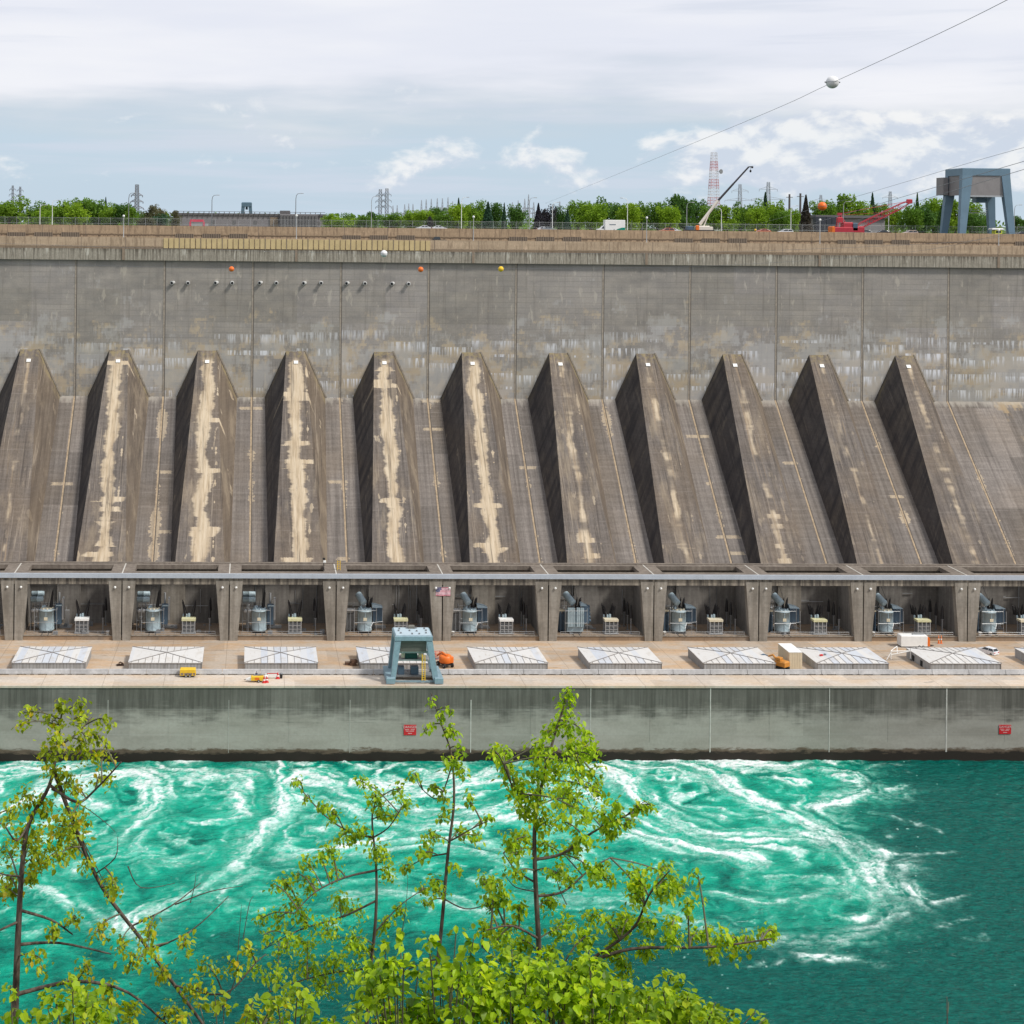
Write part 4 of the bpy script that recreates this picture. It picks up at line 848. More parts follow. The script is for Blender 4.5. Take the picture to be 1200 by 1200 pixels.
# orange boom lift
q = onz(522.5, 783, 14.2); t = thing('boom_lift', 'bright orange boom lift with raised basket frame right of the blue gantry crane', 'boom lift', (q.x, q.y + 1.3, 14.2), R(115))
MB().bevbox(-1.4, 1.4, -.85, .85, .5, 1.0, .1).build('chassis', M_BLACK, t); MB().lathe([(1.35, 1.0), (1.45, 1.15), (1.45, 2.2), (1.1, 2.55), (.4, 2.6)], (-.2, 0, 0), 16).build('turret', M_ORANGE, t)
MB().bevbox(-1.6, .1, -1.15, -.45, 1.1, 2.5, .15).build('engine_cover', M_ORANGE, t); MB().path([(-1.2, .3, 2.6), (.8, .3, 2.9), (2.9, .2, 1.7)], [.26, .24, .2], 6).build('boom', M_ORANGE, t)
m = MB()
for z in (.9, 1.6, 2.3):
    for (u, v) in (((2.6, -.9), (2.6, 1.1)), ((3.7, -.9), (3.7, 1.1)), ((2.6, -.9), (3.7, -.9)), ((2.6, 1.1), (3.7, 1.1))): m.tube((*u, z), (*v, z), .06, n=5)
for (x, y) in ((2.6, -.9), (2.6, 1.1), (3.7, -.9), (3.7, 1.1), (3.7, .1)): m.tube((x, y, .9), (x, y, 2.3), .06, n=5)
m.build('basket', M_RED, t); MB().box(2.6, 3.7, -.9, 1.1, .82, .92).build('basket_floor', M_STEEL, t); wheels(t, [(-1.2, -1.05), (-1.2, 1.05), (1.2, -1.05), (1.2, 1.05)], .5, .4)
# yellow generator on wheels
q = onz(220.5, 792, ZQ); t = thing('generator', 'yellow towable generator standing alone on the quay road against the barrier', 'generator', (q.x, min(q.y + .6, 308.2), ZQ))
MB().bevbox(-1.7, 1.6, -.75, .75, .95, 1.75, .15).build('canopy', M_YELLOW, t); m = MB().box(-1.65, 1.55, -.72, .72, .45, .95); m.build('side_panel', M_GRILLE, t)
m = MB()
for x in (-1.7, -.95, .9, 1.5): m.box(x, x + .14, -.78, .78, .42, .97)
m.box(-1.7, 1.64, -.80, -.76, .40, .47); m.box(-1.7, 1.64, .76, .80, .40, .47); m.build('canopy_frame', M_YELLOW, t); MB().box(-1.6, 1.5, -.6, .6, .28, .45).build('chassis', M_BLACK, t); wheels(t, [(-.4, -.72), (.4, -.72), (-.4, .72), (.4, .72)], .32, .22)
m = MB(); m.tube((-1.6, 0, .4), (-2.3, 0, .45), .06); m.build('tow_bar', M_BLACK, t)
# yellow light tower trailer, barriers, cones and the man behind it
q = onz(302, 799.8, ZQ); t = thing('light_tower_trailer', 'low yellow machine with pointed white nose parked by the red barriers on the quay road', 'trailer', (q.x, q.y + .5, ZQ))
MB().bevbox(-1.4, 1.25, -.6, .6, .4, 1.25, .15).build('canopy', M_YELLOW, t); MB().hexa([(-2.5, -.15, .4), (-1.4, -.55, .4), (-1.4, .55, .4), (-2.5, .15, .4), (-2.4, -.1, .65), (-1.4, -.5, 1.0), (-1.4, .5, 1.0), (-2.4, .1, .65)]).build('nose', M_WHITE, t)
MB().tube((-2.4, 0, .45), (-2.9, 0, .45), .06).build('tow_bar', M_BLACK, t); MB().box(-.6, .3, -.62, -.6, .55, 1.05).build('panel', M_ORANGE, t); wheels(t, [(.2, -.6), (.2, .6)], .3, .2)
MB().path([(-1.0, 0, 1.3), (1.2, 0, 1.45)], .09, 6).build('folded_mast', M_GREYMET, t)
for i, (px, py, lab) in enumerate(((309.5, 800, 'red and white traffic cone touching the yellow machine, left of the pair'), (312.5, 799.6, 'red and white traffic cone beside the yellow machine, right of the pair'), (325.5, 795.2, 'red traffic cone at the right end of the white barrier panel'))):
    q = onz(px, py, ZQ); o = thing('traffic_cone', lab, 'traffic cone', (q.x, q.y, ZQ), 0, 'red cones on the quay road')
    MB().lathe([(.34, .06), (.16, .8), (.10, 1.25), (.07, 1.27)], (0, 0, 0), 12).build('cone_body', M_RED, o); MB().box(-.42, .42, -.42, .42, 0, .07).build('base', M_RED, o); MB().lathe([(.255, .48), (.20, .72)], (0, 0, 0), 12).build('white_band', M_WHITE, o)
q = onz(319, 795.5, ZQ); o = thing('barrier_panel', 'white panel barrier with red top rail standing between red cones on the quay road', 'barrier', (q.x, q.y + .2, ZQ))
MB().box(-1.0, 1.0, -.05, .05, .25, 1.0).build('panel', M_WHITE, o); MB().box(-1.1, 1.1, -.07, .07, 1.0, 1.12).build('top_rail', M_RED, o)
for s in (-.9, .9): MB().box(s - .06, s + .06, -.35, .35, 0, .25).build('foot', M_RED, o)
q = onz(329.5, 795, ZQ); o = thing('bin', 'small black bin standing alone right of the white panel barrier', 'bin', (q.x, q.y + .1, ZQ)); MB().lathe([(.26, 0), (.34, .95)], (0, 0, 0), 14).build('drum', M_BLACK, o); MB().lathe([(.37, .95), (.37, 1.03), (.2, 1.1)], (0, 0, 0), 14).build('lid', M_STEEL, o)
q = onz(311.5, 795.6, ZQ); o = thing('sack', 'white sack standing on the quay road left of the white panel barrier', 'sack', (q.x, q.y + .2, ZQ)); MB().ball((0, 0, .42), .42, 14, 10, (1, .85, 1)).build('bag', M_WHITE, o); MB().lathe([(.12, .78), (.2, .98)], (0, 0, 0), 10).build('neck', M_WHITE, o)
# a worker in dark blue
def person(loc, rz):
    bones = [((0, 0, .95), .15), ((0, 0, 1.18), .15), ((0, 0, 1.40), .16), ((0, 0, 1.52), .06), ((0, 0, 1.60), .085), ((0, 0, 1.70), .095), ((.0, .19, 1.42), .065), ((.02, .26, 1.16), .05), ((.12, .24, .93), .04), ((.18, .23, .84), .03), ((0, -.19, 1.42), .065), ((.02, -.26, 1.16), .05), ((.12, -.24, .93), .04), ((.18, -.23, .84), .03), ((0, .10, .88), .095), ((.02, .11, .50), .065), ((0, .12, .09), .045), ((.16, .13, .04), .04), ((0, -.10, .88), .095), ((-.04, -.11, .50), .065), ((-.05, -.12, .09), .045), ((.11, -.13, .04), .04)]
    ed = [(0, 1), (1, 2), (2, 3), (3, 4), (4, 5), (2, 6), (6, 7), (7, 8), (8, 9), (2, 10), (10, 11), (11, 12), (12, 13), (0, 14), (14, 15), (15, 16), (16, 17), (0, 18), (18, 19), (19, 20), (20, 21)]
    me = bpy.data.meshes.new('person'); me.from_pydata([b[0] for b in bones], ed, []); o = bpy.data.objects.new('person', me); COL.objects.link(o)
    sk = o.modifiers.new('skin', 'SKIN'); sv = me.skin_vertices[0].data
    for i, b in enumerate(bones): sv[i].radius = (b[1], b[1])
    sv[0].use_root = True
    ss = o.modifiers.new('sub', 'SUBSURF'); ss.levels = ss.render_levels = 1
    dg = bpy.context.evaluated_depsgraph_get(); dg.update(); m2 = bpy.data.meshes.new_from_object(o.evaluated_get(dg)); o.modifiers.clear(); o.data = m2
    m2.materials.clear()
    for m in (paint('dark_blue_overall', (.035, .055, .13), .8), paint('skin', (.42, .26, .18), .6)): m2.materials.append(m)
    for p in m2.polygons: p.material_index = 1 if (p.center.z > 1.50 or (p.center.x > .13 and p.center.z > .7)) else 0; p.use_smooth = True
    o.location = loc; o.rotation_euler = (0, 0, rz)
    MB().lathe([(.125, 1.69), (.12, 1.74), (.08, 1.80), (.02, 1.82)], (0, 0, 0), 14).build('cap', M_NAVY, o)
    return tag(o, 'person in dark blue work clothes and cap standing behind the low yellow machine', 'person')
q = onz(300.5, 797.0, ZQ); person((q.x, q.y, ZQ), R(-100))
# pallets and scrap between the covers
q = onz(414, 781, 14.1); o = thing('crate_stack', 'stack of brown slatted crates beside the hatch cover left of the gantry crane', 'crates', (q.x, q.y + .8, 14.1))
for (x, y, z, a) in ((0, 0, 0, 0), (.2, .1, .62, .2), (-1.0, .5, 0, .1)):
    m = MB(); m.T = Matrix.Translation((x, y, z)) @ Matrix.Rotation(a, 4, 'Z')
    for zz in (0, .2, .4): m.box(-.7, .7, -.6, -.5, zz + .04, zz + .17); m.box(-.7, .7, .5, .6, zz + .04, zz + .17); m.box(-.7, -.6, -.5, .5, zz + .04, zz + .17); m.box(.6, .7, -.5, .5, zz + .04, zz + .17)
    m.box(-.7, .7, -.6, .6, 0, .04); m.build('crate', paint('brown_wood', (.12, .065, .04), .85, .25), o)
q = onz(141, 781, 14.1); o = thing('scrap_pile', 'small heap of dark rusty scrap on the deck between the two leftmost hatch covers', 'scrap', (q.x, q.y + .5, 14.1)); m = MB()
for i in range(22):
    a = Vector((random.uniform(-.8, .8), random.uniform(-.5, .5), random.uniform(.05, .7))); d = Vector((random.uniform(-1, 1), random.uniform(-1, 1), random.uniform(-.4, .4))) * .5; a.z = max(a.z, .25); m.tube(a - d * .5, a + d * .5, .09, n=5)
m.box(-.8, .7, -.5, .5, 0, .22); m.build('scrap_iron', paint('rusty_dark_iron', (.06, .035, .025), .9, .3), o)
q = onz(964, 768, 16.35); o = thing('tool', 'red tool lying on the white roof right of the beige container', 'tool', (q.x, q.y, 16.32), R(20)); MB().box(-.75, .0, -.18, .18, 0, .28).build('tool_body', M_RED, o); MB().tube((0, 0, .15), (.75, .1, .15), .09).box(.6, .95, -.1, .3, .03, .3).build('tool_handle', M_STEEL, o)
# red fuel cans and blue tarp in the ninth bay
q = at(1122, 742, 344.5); o = thing('fuel_can', 'red fuel can on the floor of the ninth bay beside the blue tarpaulin', 'fuel can', (q.x, 344.2, ZFL)); MB().bevbox(-.6, .6, -.3, .3, 0, 1.0, .12).build('can_body', M_RED, o); MB().tube((.2, 0, 1.0), (.6, 0, 1.3), .08).build('spout', M_BLACK, o)
q = at(1119.5, 738, 346); o = thing('tarpaulin', 'pale blue tarpaulin draped over something against the right wall of the ninth bay', 'tarpaulin', (q.x + .7, 345.6, ZFL)); MB().taper((0, 0, 0), (1.5, 2.2), (.4, 0, 3.0), (.5, 1.2)).build('sheet', paint('blue_tarp', (.20, .30, .40), .6), o); MB().tube((-.75, -1.1, .03), (.75, -1.1, .03), .05).build('hem', M_BLUE, o)
# flag on the fourth pillar
c0, c1 = at(510.8, 688.2, YP - .1), at(527.8, 698.3, YP - .1); fw, fh = c1.x - c0.x, c0.z - c1.z
fl = thing('flag', 'red white and blue striped flag with starred canton hung flat on a pillar', 'flag', ((c0.x + c1.x) / 2, YP - .12, c1.z))
def clothmat(n, c): t = NT(n); x, y, z = t.objpos(); f = t.noise(t.V(x, y, z), 1.2, 4, .6); return t.bsdf(t.scale(c, t.V(*[t.SM(f, .2, .8, .9, 1.06)] * 3)), .8)
MFR, MFW, MFB = clothmat('flag_red', (.50, .05, .10)), clothmat('flag_white', (.74, .70, .74)), clothmat('flag_blue', (.025, .035, .13))
m = MB(); ns = 24
def fy(x, z): return .05 * math.sin(x * 3.1 + z) + .03 * math.sin(x * 6 - 1)
for i in range(13):
    z1 = fh * (1 - i / 13); z0 = fh * (1 - (i + 1) / 13); m.mi = i % 2
    for j in range(ns):
        xa, xb = -fw / 2 + fw * j / ns, -fw / 2 + fw * (j + 1) / ns
        m.hexa([(xa, fy(xa, z0), z0), (xb, fy(xb, z0), z0), (xb, fy(xb, z0) + .02, z0), (xa, fy(xa, z0) + .02, z0), (xa, fy(xa, z1), z1), (xb, fy(xb, z1), z1), (xb, fy(xb, z1) + .02, z1), (xa, fy(xa, z1) + .02, z1)])
m.build('stripes', [MFR, MFW], fl)
m = MB(); cw, ch = fw * .385, fh * 7 / 13
for j in range(10):
    xa, xb = -fw / 2 + cw * j / 10, -fw / 2 + cw * (j + 1) / 10
    m.hexa([(xa, fy(xa, fh) - .03, fh - ch), (xb, fy(xb, fh) - .03, fh - ch), (xb, fy(xb, fh) - .01, fh - ch), (xa, fy(xa, fh) - .01, fh - ch), (xa, fy(xa, fh) - .03, fh), (xb, fy(xb, fh) - .03, fh), (xb, fy(xb, fh) - .01, fh), (xa, fy(xa, fh) - .01, fh)])
ct = m.build('canton', MFB, fl); m = MB()
for r_ in range(9):
    for c_ in range(6 if r_ % 2 == 0 else 5):
        x = -fw / 2 + cw * (c_ + (.5 if r_ % 2 == 0 else 1.0)) / 6; z = fh - ch * (r_ + .5) / 9; y = fy(x, fh) - .045; pts = []
        for k in range(10): rr = .055 if k % 2 == 0 else .022; a = math.pi / 2 + k * math.pi / 5; pts.append((x + rr * math.cos(a), z + rr * math.sin(a)))
        m.prism(pts, y, y + .012, 'y')
m.build('stars', MFW, ct)
m = MB(); m.tube((-fw / 2 - .1, -.02, fh + .06), (fw / 2 + .1, -.02, fh + .06), .035)
m.build('top_pole', M_GREYMET, fl)
# red danger signs on the river wall
def text_mesh(txt, size, name, mat, parent, loc):
    cu = bpy.data.curves.new(name, 'FONT'); cu.body = txt; cu.size = size; cu.align_x = 'CENTER'; cu.extrude = .01
    o = bpy.data.objects.new(name, cu); COL.objects.link(o); dg = bpy.context.evaluated_depsgraph_get(); dg.update()
    me = bpy.data.meshes.new_from_object(o.evaluated_get(dg)); bpy.data.objects.remove(o); me.materials.clear(); me.materials.append(mat)
    o = bpy.data.objects.new(name, me); COL.objects.link(o); o.parent = parent; o.location = loc; o.rotation_euler = (R(90), 0, 0); return o
M_SIGN = paint('sign_red', (.52, .015, .02), .5, .08, 0., .1); M_SIGNW = paint('sign_lettering', (.62, .42, .42), .6)
for (px0, px1, py0, py1, lab) in ((473.2, 487.6, 849.3, 861.3, 'red danger sign on the river wall below the gantry crane'), (1170.6, 1184.5, 849.3, 860, 'red danger sign on the river wall at the far right')):
    a, b = at(px0, py0, YRV), at(px1, py1, YRV); w, h = b.x - a.x, a.z - b.z
    o = thing('warning_sign', lab, 'sign', ((a.x + b.x) / 2, YRV - .1, b.z), 0, 'red signs on the river wall')
    MB().box(-w / 2, w / 2, -.02, .04, 0, h).build('board', M_SIGN, o)
    text_mesh('DANGER', h * .34, 'lettering', M_SIGNW, o, (0, -.035, h * .68))
    m = MB()
    for (z, spans) in ((.50, ((-.40, -.05), (.06, .40))), (.36, ((-.33, -.1), (-.04, .34))), (.14, ((-.16, .18),))):
        for (u, v) in spans:
            n = max(2, int((v - u) * 14))
            for i in range(n): x0 = u + (v - u) * i / n; m.box(x0 * w, (x0 + (v - u) / n * .7) * w, -.035, -.02, z * h, (z + .07) * h)
    m.build('small_lettering', M_SIGNW, o)
# things on the powerhouse roof
q = onz(379.5, 668.5, ZR); o = thing('camera_mast', 'short dark mast with a small white camera on the powerhouse roof', 'camera mast', (q.x, q.y + .3, ZR)); MB().tube((0, 0, 0), (0, 0, 2.7), .10).box(-.25, .25, -.25, .25, 0, .1).build('pole', M_BLACK, o); MB().bevbox(-.15, .5, -.6, .1, 1.9, 2.3, .06).build('camera_body', M_WHITE, o); MB().box(-.3, .3, -.1, .1, 2.5, 2.9).build('bracket', M_BLACK, o)
q = onz(397, 668.5, ZR); o = thing('ladder_hoop', 'yellow hooped ladder top standing on the powerhouse roof', 'ladder', (q.x, q.y + .3, ZR))
m = MB(); m.tube((-.35, 0, 0), (-.35, 0, 2.3), .07); m.tube((.35, 0, 0), (.35, 0, 2.3), .07); m.tube((-.35, .9, .3), (-.35, 0, 2.2), .05); m.tube((.35, .9, .3), (.35, 0, 2.2), .05); m.build('rails', M_YELLOW, o)
m = MB()
for i in range(5): m.tube((-.35, 0, .35 + .42 * i), (.35, 0, .35 + .42 * i), .05, n=5)
m.build('rungs', M_YELLOW, o)
# ================================================================ along the crest
ZU = ZROAD2; ZG = ZU - .3
def mat_ground():
    t = NT('dry_grass_ground'); x, y, z = t.pos(); n = t.noise(t.V(x, y, 0.), .06, 6, .6); f = t.noise(t.V(x, y, 0.), .8, 5, .6)
    c = t.MX(t.SM(n, .35, .65), (.07, .10, .03), (.17, .15, .07)); return t.bsdf(t.scale(c, t.V(*[t.SM(f, .2, .8, .7, 1.2)] * 3)), .9)
tag(raw('ground', [(-9000, 440, ZG), (9000, 440, ZG), (9000, 14000, ZG), (-9000, 14000, ZG)], [(0, 1, 2, 3)], mat_ground()), kind='structure')
# chain-link fence behind the upper road
YFN = 446.0
fx0, fx1 = -90, 250
o = thing('chain_link_fence', 'tall grey chain link fence running along the road on top of the dam', 'fence', (80, YFN, ZG))
n = 96
for i in range(n + 1):
    x = fx0 + (fx1 - fx0) * i / n; m = MB().tube((x, YFN, ZG), (x, YFN, ZG + 3.55), .045, n=5); m.tube((x, YFN, ZG + 3.55), (x, YFN - .3, ZG + 3.9), .03, n=4); m.build('post', M_GREYMET, o, True)
m = MB()
for z in (.1, 1.8, 3.5): m.tube((fx0, YFN, ZG + z), (fx1, YFN, ZG + z), .03, n=4)
m.build('rail', M_GREYMET, o, True)
m = MB()
for i in range(0, 970):    # diagonal wires, coarse mesh
    x = fx0 + .35 * i
    for s in (-1, 1): m.add([(x, YFN + .01 * s, ZG + .1), (x + .018, YFN + .01 * s, ZG + .1), (x + .018 + s * 3.3, YFN + .01 * s, ZG + 3.5), (x + s * 3.3, YFN + .01 * s, ZG + 3.5)], [(0, 1, 2, 3)])
m.build('wire_mesh', M_GREYMET, o, True)
# lamp posts
def lamp_post(px, py, Y, zb, label, style, group):
    t = at(px, py, Y); h = t.z - zb
    o = thing('street_lamp', label, 'street lamp', (t.x, Y, zb), 0, group)
    mt = M_STEEL if style == 'dark' else M_GREYMET if style == 'curved' else M_WHITE
    if style == 'globe':
        MB().tube((0, 0, 0), (0, 0, h - .2), .13, .09).box(-.2, .2, -.2, .2, 0, .25).build('pole', M_BARRIER, o)
        MB().lathe([(.15, h - .25), (.34, h - .05), (.30, h + .3), (.1, h + .42)], (0, 0, 0), 12).build('lamp_head', M_WHITE, o)
    else:
        s = -1 if style == 'curvedleft' else 1
        r = .12 if style != 'dark' else .15
        MB().path([(0, 0, 0), (0, 0, h * .85), (s * .15, 0, h * .94), (s * .6, 0, h * .99), (s * 1.6, 0, h)], [r, r * .7, r * .6, r * .5, r * .4], 6).build('pole', mt, o)
        MB().bevbox(min(s * 1.5, s * 2.3), max(s * 1.5, s * 2.3), -.15, .15, h - .12, h + .08, .05).build('lamp_head', M_GREYMET, o)
for i, (px, py) in enumerate(((145, 253.5), (347.5, 253), (555, 254.5), (758, 255.5), (961, 258), (1170.5, 270))):
    lamp_post(px, py, YW - .25, zpt - .2, f'slim pale lamp with globe head on the lower parapet, {ORD[i]} from the left', 'globe', 'lamps along the lower parapet')
    x = at(px, py, YW - 1).x; MB().box(x - .35, x + .35, YW - 1.15, YW - .95, zfb + .05, zft + .1).build('lamp_pilaster', M_GRILLE, dam, True)
for px, py, st, lab in ((47, 240, 'pale', 'pale street lamp in front of the trees, first from the left'), (61.5, 234.5, 'pale', 'pale street lamp with the brightest trees behind it on the left'), (151, 226, 'dark', 'dark lamp pole just left of the dense grey tower'),
        (248.5, 228.5, 'dark', 'dark pole rising above the long grey building left of the small far gantry'), (346.8, 226.5, 'dark', 'dark pole rising above the ribbed end of the grey building'), (435.5, 230, 'curved', 'grey curved street lamp just left of the twin pylons'),
        (541, 231, 'pale', 'pale street lamp in front of the bright trees at the middle'), (620.5, 231.5, 'curved', 'grey curved street lamp left of the dark purple tree'), (647.5, 237, 'pale', 'grey street lamp in front of the dark purple tree'),
        (735.5, 232, 'curvedleft', 'grey street lamp right of the white truck'), (805, 237, 'curved', 'tall street lamp just left of the white mobile crane'), (845.5, 243.5, 'curvedleft', 'street lamp just right of the raised white crane boom'),
        (927, 241, 'pale', 'thin pale street lamp left of the dark red conifer'), (988.5, 236, 'curved', 'street lamp behind the red crawler crane body'), (1041.5, 247.5, 'curvedleft', 'street lamp under the red lattice boom'), (1189, 240, 'curved', 'street lamp right of the big blue gantry crane')):
    lamp_post(px, py, 443.0 if py < 236 else 441.5, ZU - .2, lab, st, None)

# ---------------------------------------------------------------- big gantry crane on the crest
yc0, yc1 = 431.5, 442.5
M_CRANE2 = paint('grey_blue_crane_paint', (.125, .20, .265), .45, .08, 0., .15, .3); M_CRPANEL = paint('grey_brown_cladding', (.225, .21, .21), .7, .08, 0., .3, .4)
xa, xb = at(1128, 200, yc0).x, at(1184, 200, yc0).x; zt = at(1150, 197, yc0).z
g = thing('gantry_crane', 'tall grey blue gantry crane with brown cladding standing on top of the dam', 'gantry crane', ((xa + xb) / 2, (yc0 + yc1) / 2, ZU))
w2, d2, H = (xb - xa) / 2, (yc1 - yc0) / 2, zt - ZU
wb, db = w2 + 1.2, d2 + 1.0
for sx in (-1, 1):
    for sy in (-1, 1):
        wt = 3.1 if sx < 0 else 2.6
        xo, xi = sx * w2, sx * (w2 - wt); bo, bi = sx * wb, sx * (wb - 1.9)
        yo, yi = sy * d2, sy * (d2 - 1.9); po, pi = sy * db, sy * (db - 1.4)
        q = [(min(bo, bi), min(po, pi), .6), (max(bo, bi), min(po, pi), .6), (max(bo, bi), max(po, pi), .6), (min(bo, bi), max(po, pi), .6),
             (min(xo, xi), min(yo, yi), H - 2.2), (max(xo, xi), min(yo, yi), H - 2.2), (max(xo, xi), max(yo, yi), H - 2.2), (min(xo, xi), max(yo, yi), H - 2.2)]
        MB().hexa(q).build('leg', M_CRANE2, g)
        MB().bevbox(sx * (wb - 1) - 1.3, sx * (wb - 1) + 1.3, sy * (db - .7) - 1.2, sy * (db - .7) + 1.2, .25, .9, .1).build('wheel_housing', M_CRANE2, g)
        for u in (-.7, .7): MB().lathe([(.3, -.2), (.4, -.15), (.4, .15), (.3, .2)], (sx * (wb - 1) + u, sy * (db - .7), .4), 12, (0, 1, 0)).build('wheel', M_STEEL, g)
MB().bevbox(-w2, w2, -d2, d2, H - 2.2, H, .15).build('top_frame', M_CRANE2, g)
zp0 = at(1150, 229, yc0).z - ZU
MB().box(-w2 + 2.2, w2 - 1.9, -d2 + .25, -d2 + .5, zp0, H - 2.2).build('front_cladding', M_CRPANEL, g)
MB().box(-w2 + .25, -w2 + .5, -d2 + 1.4, d2 - 1.2, zp0, H - 2.2).build('side_cladding', M_CRPANEL, g)
MB().box(-w2 + .5, w2 - .5, -d2 + .5, d2 - .5, H - 2.6, H - 2.2).build('machinery_floor', M_STEEL, g)
MB().box(w2 - .5, w2 - .25, -d2 + 1.6, d2 - 1.2, zp0, H - 2.2).build('side_cladding', M_CRPANEL, g)
MB().box(-w2 + 2.0, w2 - 1.7, -d2 + .2, -d2 + .55, zp0 - .45, zp0).build('front_sill', M_GREYMET, g)
MB().box(-w2 - 1.6, -w2 - .1, d2 - 2.2, d2 + 2.4, zp0 + .2, H - 2.6).build('side_house', M_CRPANEL, g)
MB().box(-w2 + 1.5, w2 - 1.5, d2 - 1.2, d2 - .4, H - 7.5, H - 5.8).build('rear_beam', M_CRANE2, g)
MB().bevbox(.6, 4.0, d2 - 3.8, d2 - 1.2, H - 10.2, H - 6.2, .15).build('winch_house', M_CRANE2, g)
m = MB(); m.tube((-.9, 2, H - 2.4), (-.9, 2, H - 7), .12); m.bevbox(-1.3, -.5, 1.6, 2.4, H - 9, H - 7, .1); m.build('hook_block', M_STEEL, g)
m = MB(); m.box(-.4, 4.6, d2 - 2.4, d2 - 1.4, H - 13.4, H - 13.2); m.tube((-.4, d2 - 2.3, H - 13.2), (-.4, d2 - 2.3, H - 11.8), .05)
for z in (.6, 1.2): m.tube((-.4, d2 - 2.35, H - 13.2 + z), (4.6, d2 - 2.35, H - 13.2 + z), .05)
m.build('walkway', M_GREYMET, g)

# ---------------------------------------------------------------- mobile crane and red crawler crane
yk = 436.0
p0, p1, p2 = at(820, 263, yk), at(841.5, 235, yk), at(877.5, 195.5, yk)
t = thing('mobile_crane', 'white mobile crane with long dark telescopic boom raised to the right', 'mobile crane', (p0.x + .4, yk, ZU))
def L3(v): return v - Vector((p0.x + .4, yk, ZU))
M_OFFW = paint('cream_white_paint', (.68, .62, .54), .45, .06, 0., .15)
MB().tube(L3(p0), L3(p1), .48, .44, 4).build('boom_base', M_OFFW, t)
q = p0 + (p1 - p0) * .97; MB().tube(L3(q), L3(p1 + (p2 - p1) * .5), .34, .30, 4).tube(L3(p1 + (p2 - p1) * .5), L3(p2), .27, .24, 4).build('boom_extension', paint('dark_boom', (.035, .03, .035), .5), t)
m = MB(); m.tube(L3(p2), L3(at(882.5, 195.3, yk)), .16); m.lathe([(.3, -.2), (.35, 0), (.3, .2)], L3(at(881.5, 196, yk)), 10, (0, 1, 0)); m.build('boom_head', M_BLACK, t)
hk = at(879.5, 200.5, yk); m = MB(); m.tube(L3(at(879.5, 196, yk)), L3(hk), .04, n=4); m.ball(L3(hk), .32, 10, 8, (1, 1, 1.3)); m.build('hook_block', M_BLACK, t)
MB().bevbox(-1.6, 2.4, -1.2, 1.2, 1.2, 2.6, .25).build('turntable', M_OFFW, t); MB().bevbox(-4.5, 3.5, -1.3, 1.3, .7, 1.35, .1).build('carrier', M_BLACK, t)
MB().bevbox(-4.4, -2.6, -1.2, 1.2, 1.35, 2.5, .2).build('driver_cab', M_NAVY, t); MB().bevbox(1.6, 3.3, -1.1, 1.1, 1.35, 2.3, .15).build('counterweight', M_OFFW, t); MB().bevbox(-1.9, -1.0, -1.5, -.6, 1.3, 2.7, .15).build('crane_cab', M_ORANGE, t)
MB().tube((.6, 0, 1.9), L3(p0 + (p1 - p0) * .55), .2, n=8).build('lift_cylinder', M_OFFW, t)
wheels(t, [(-3.4, -1.2), (-2.0, -1.2), (1.2, -1.2), (2.6, -1.2), (-3.4, 1.2), (-2.0, 1.2), (1.2, 1.2), (2.6, 1.2)], .6, .4)
yk = 438.0; M_RED, M_RED0 = paint('crimson_crane_paint', (.40, .028, .045), .5, .1, 0., .12), M_RED
b = at(992, 270, yk); t = thing('crawler_crane', 'bright red crawler crane with low lattice boom reaching right', 'crawler crane', (b.x, yk, ZU))
def L4(v): return v - Vector((b.x, yk, ZU))
MB().bevbox(-4.2, 3.2, -1.6, 1.6, 1.1, 2.6, .2).build('upper_body', M_RED, t); MB().bevbox(-1.4, 1.5, -1.4, 1.4, 2.6, 4.1, .3).build('engine_house', M_RED, t); MB().bevbox(1.4, 2.8, -1.6, -.4, 1.6, 3.9, .2).build('cab', M_NAVY, t)
MB().bevbox(2.7, 5.0, -1.2, 1.2, 1.0, 2.9, .3).build('boom_foot', M_RED, t); MB().bevbox(-5.0, -4.2, -1.7, 1.7, 1.0, 2.8, .2).build('counterweight', M_ORANGE, t)
for s in (-1, 1): MB().prism([(-4, .3), (-3.6, 0), (3.6, 0), (4, .3), (3.7, .95), (-3.7, .95)], s * 1.9 - .45, s * 1.9 + .45, 'y').build('track', M_BLACK, t)
m = MB(); tp = Vector((-2.2, 0, 6.6)); m.tube((-3.0, -.8, 2.6), tp, .14); m.tube((-3.0, .8, 2.6), tp, .14); m.tube((-.6, -.8, 3.8), tp, .12); m.tube((-.6, .8, 3.8), tp, .12); m.box(-2.8, -1.6, -.5, .5, 6.1, 6.9); m.bevbox(-2.9, -1.4, -.7, .7, 4.0, 5.6, .2); m.build('gantry_mast', M_RED, t)
a, e = L4(at(1004, 266.5, yk)), L4(at(1066, 236.5, yk)); d = (e - a); Lb = d.length; dn = d.normalized(); up = Vector((-dn.z, 0, dn.x)); m = MB()
for s in (-1, 1):
    for v in (-1, 1):
        m.path([a + Vector((0, s * .5, 0)) + up * v * .3, a + dn * 2 + Vector((0, s * .75, 0)) + up * v * .75, e - dn * 3 + Vector((0, s * .75, 0)) + up * v * .7, e + Vector((0, s * .3, 0)) + up * v * .3], .11, 5)
n = 14
for i in range(n):
    p, q = a + dn * (2 + (Lb - 5) * i / n), a + dn * (2 + (Lb - 5) * (i + 1) / n); s = 1 if i % 2 else -1
    for y in (-.75, .75): m.tube(p + Vector((0, y, 0)) + up * s * .73, q + Vector((0, y, 0)) - up * s * .73, .07, n=4)
    for v in (-.73, .73): m.tube(p + Vector((0, s * .75, 0)) + up * v, q + Vector((0, -s * .75, 0)) + up * v, .07, n=4)
m.build('lattice_boom', M_RED, t)
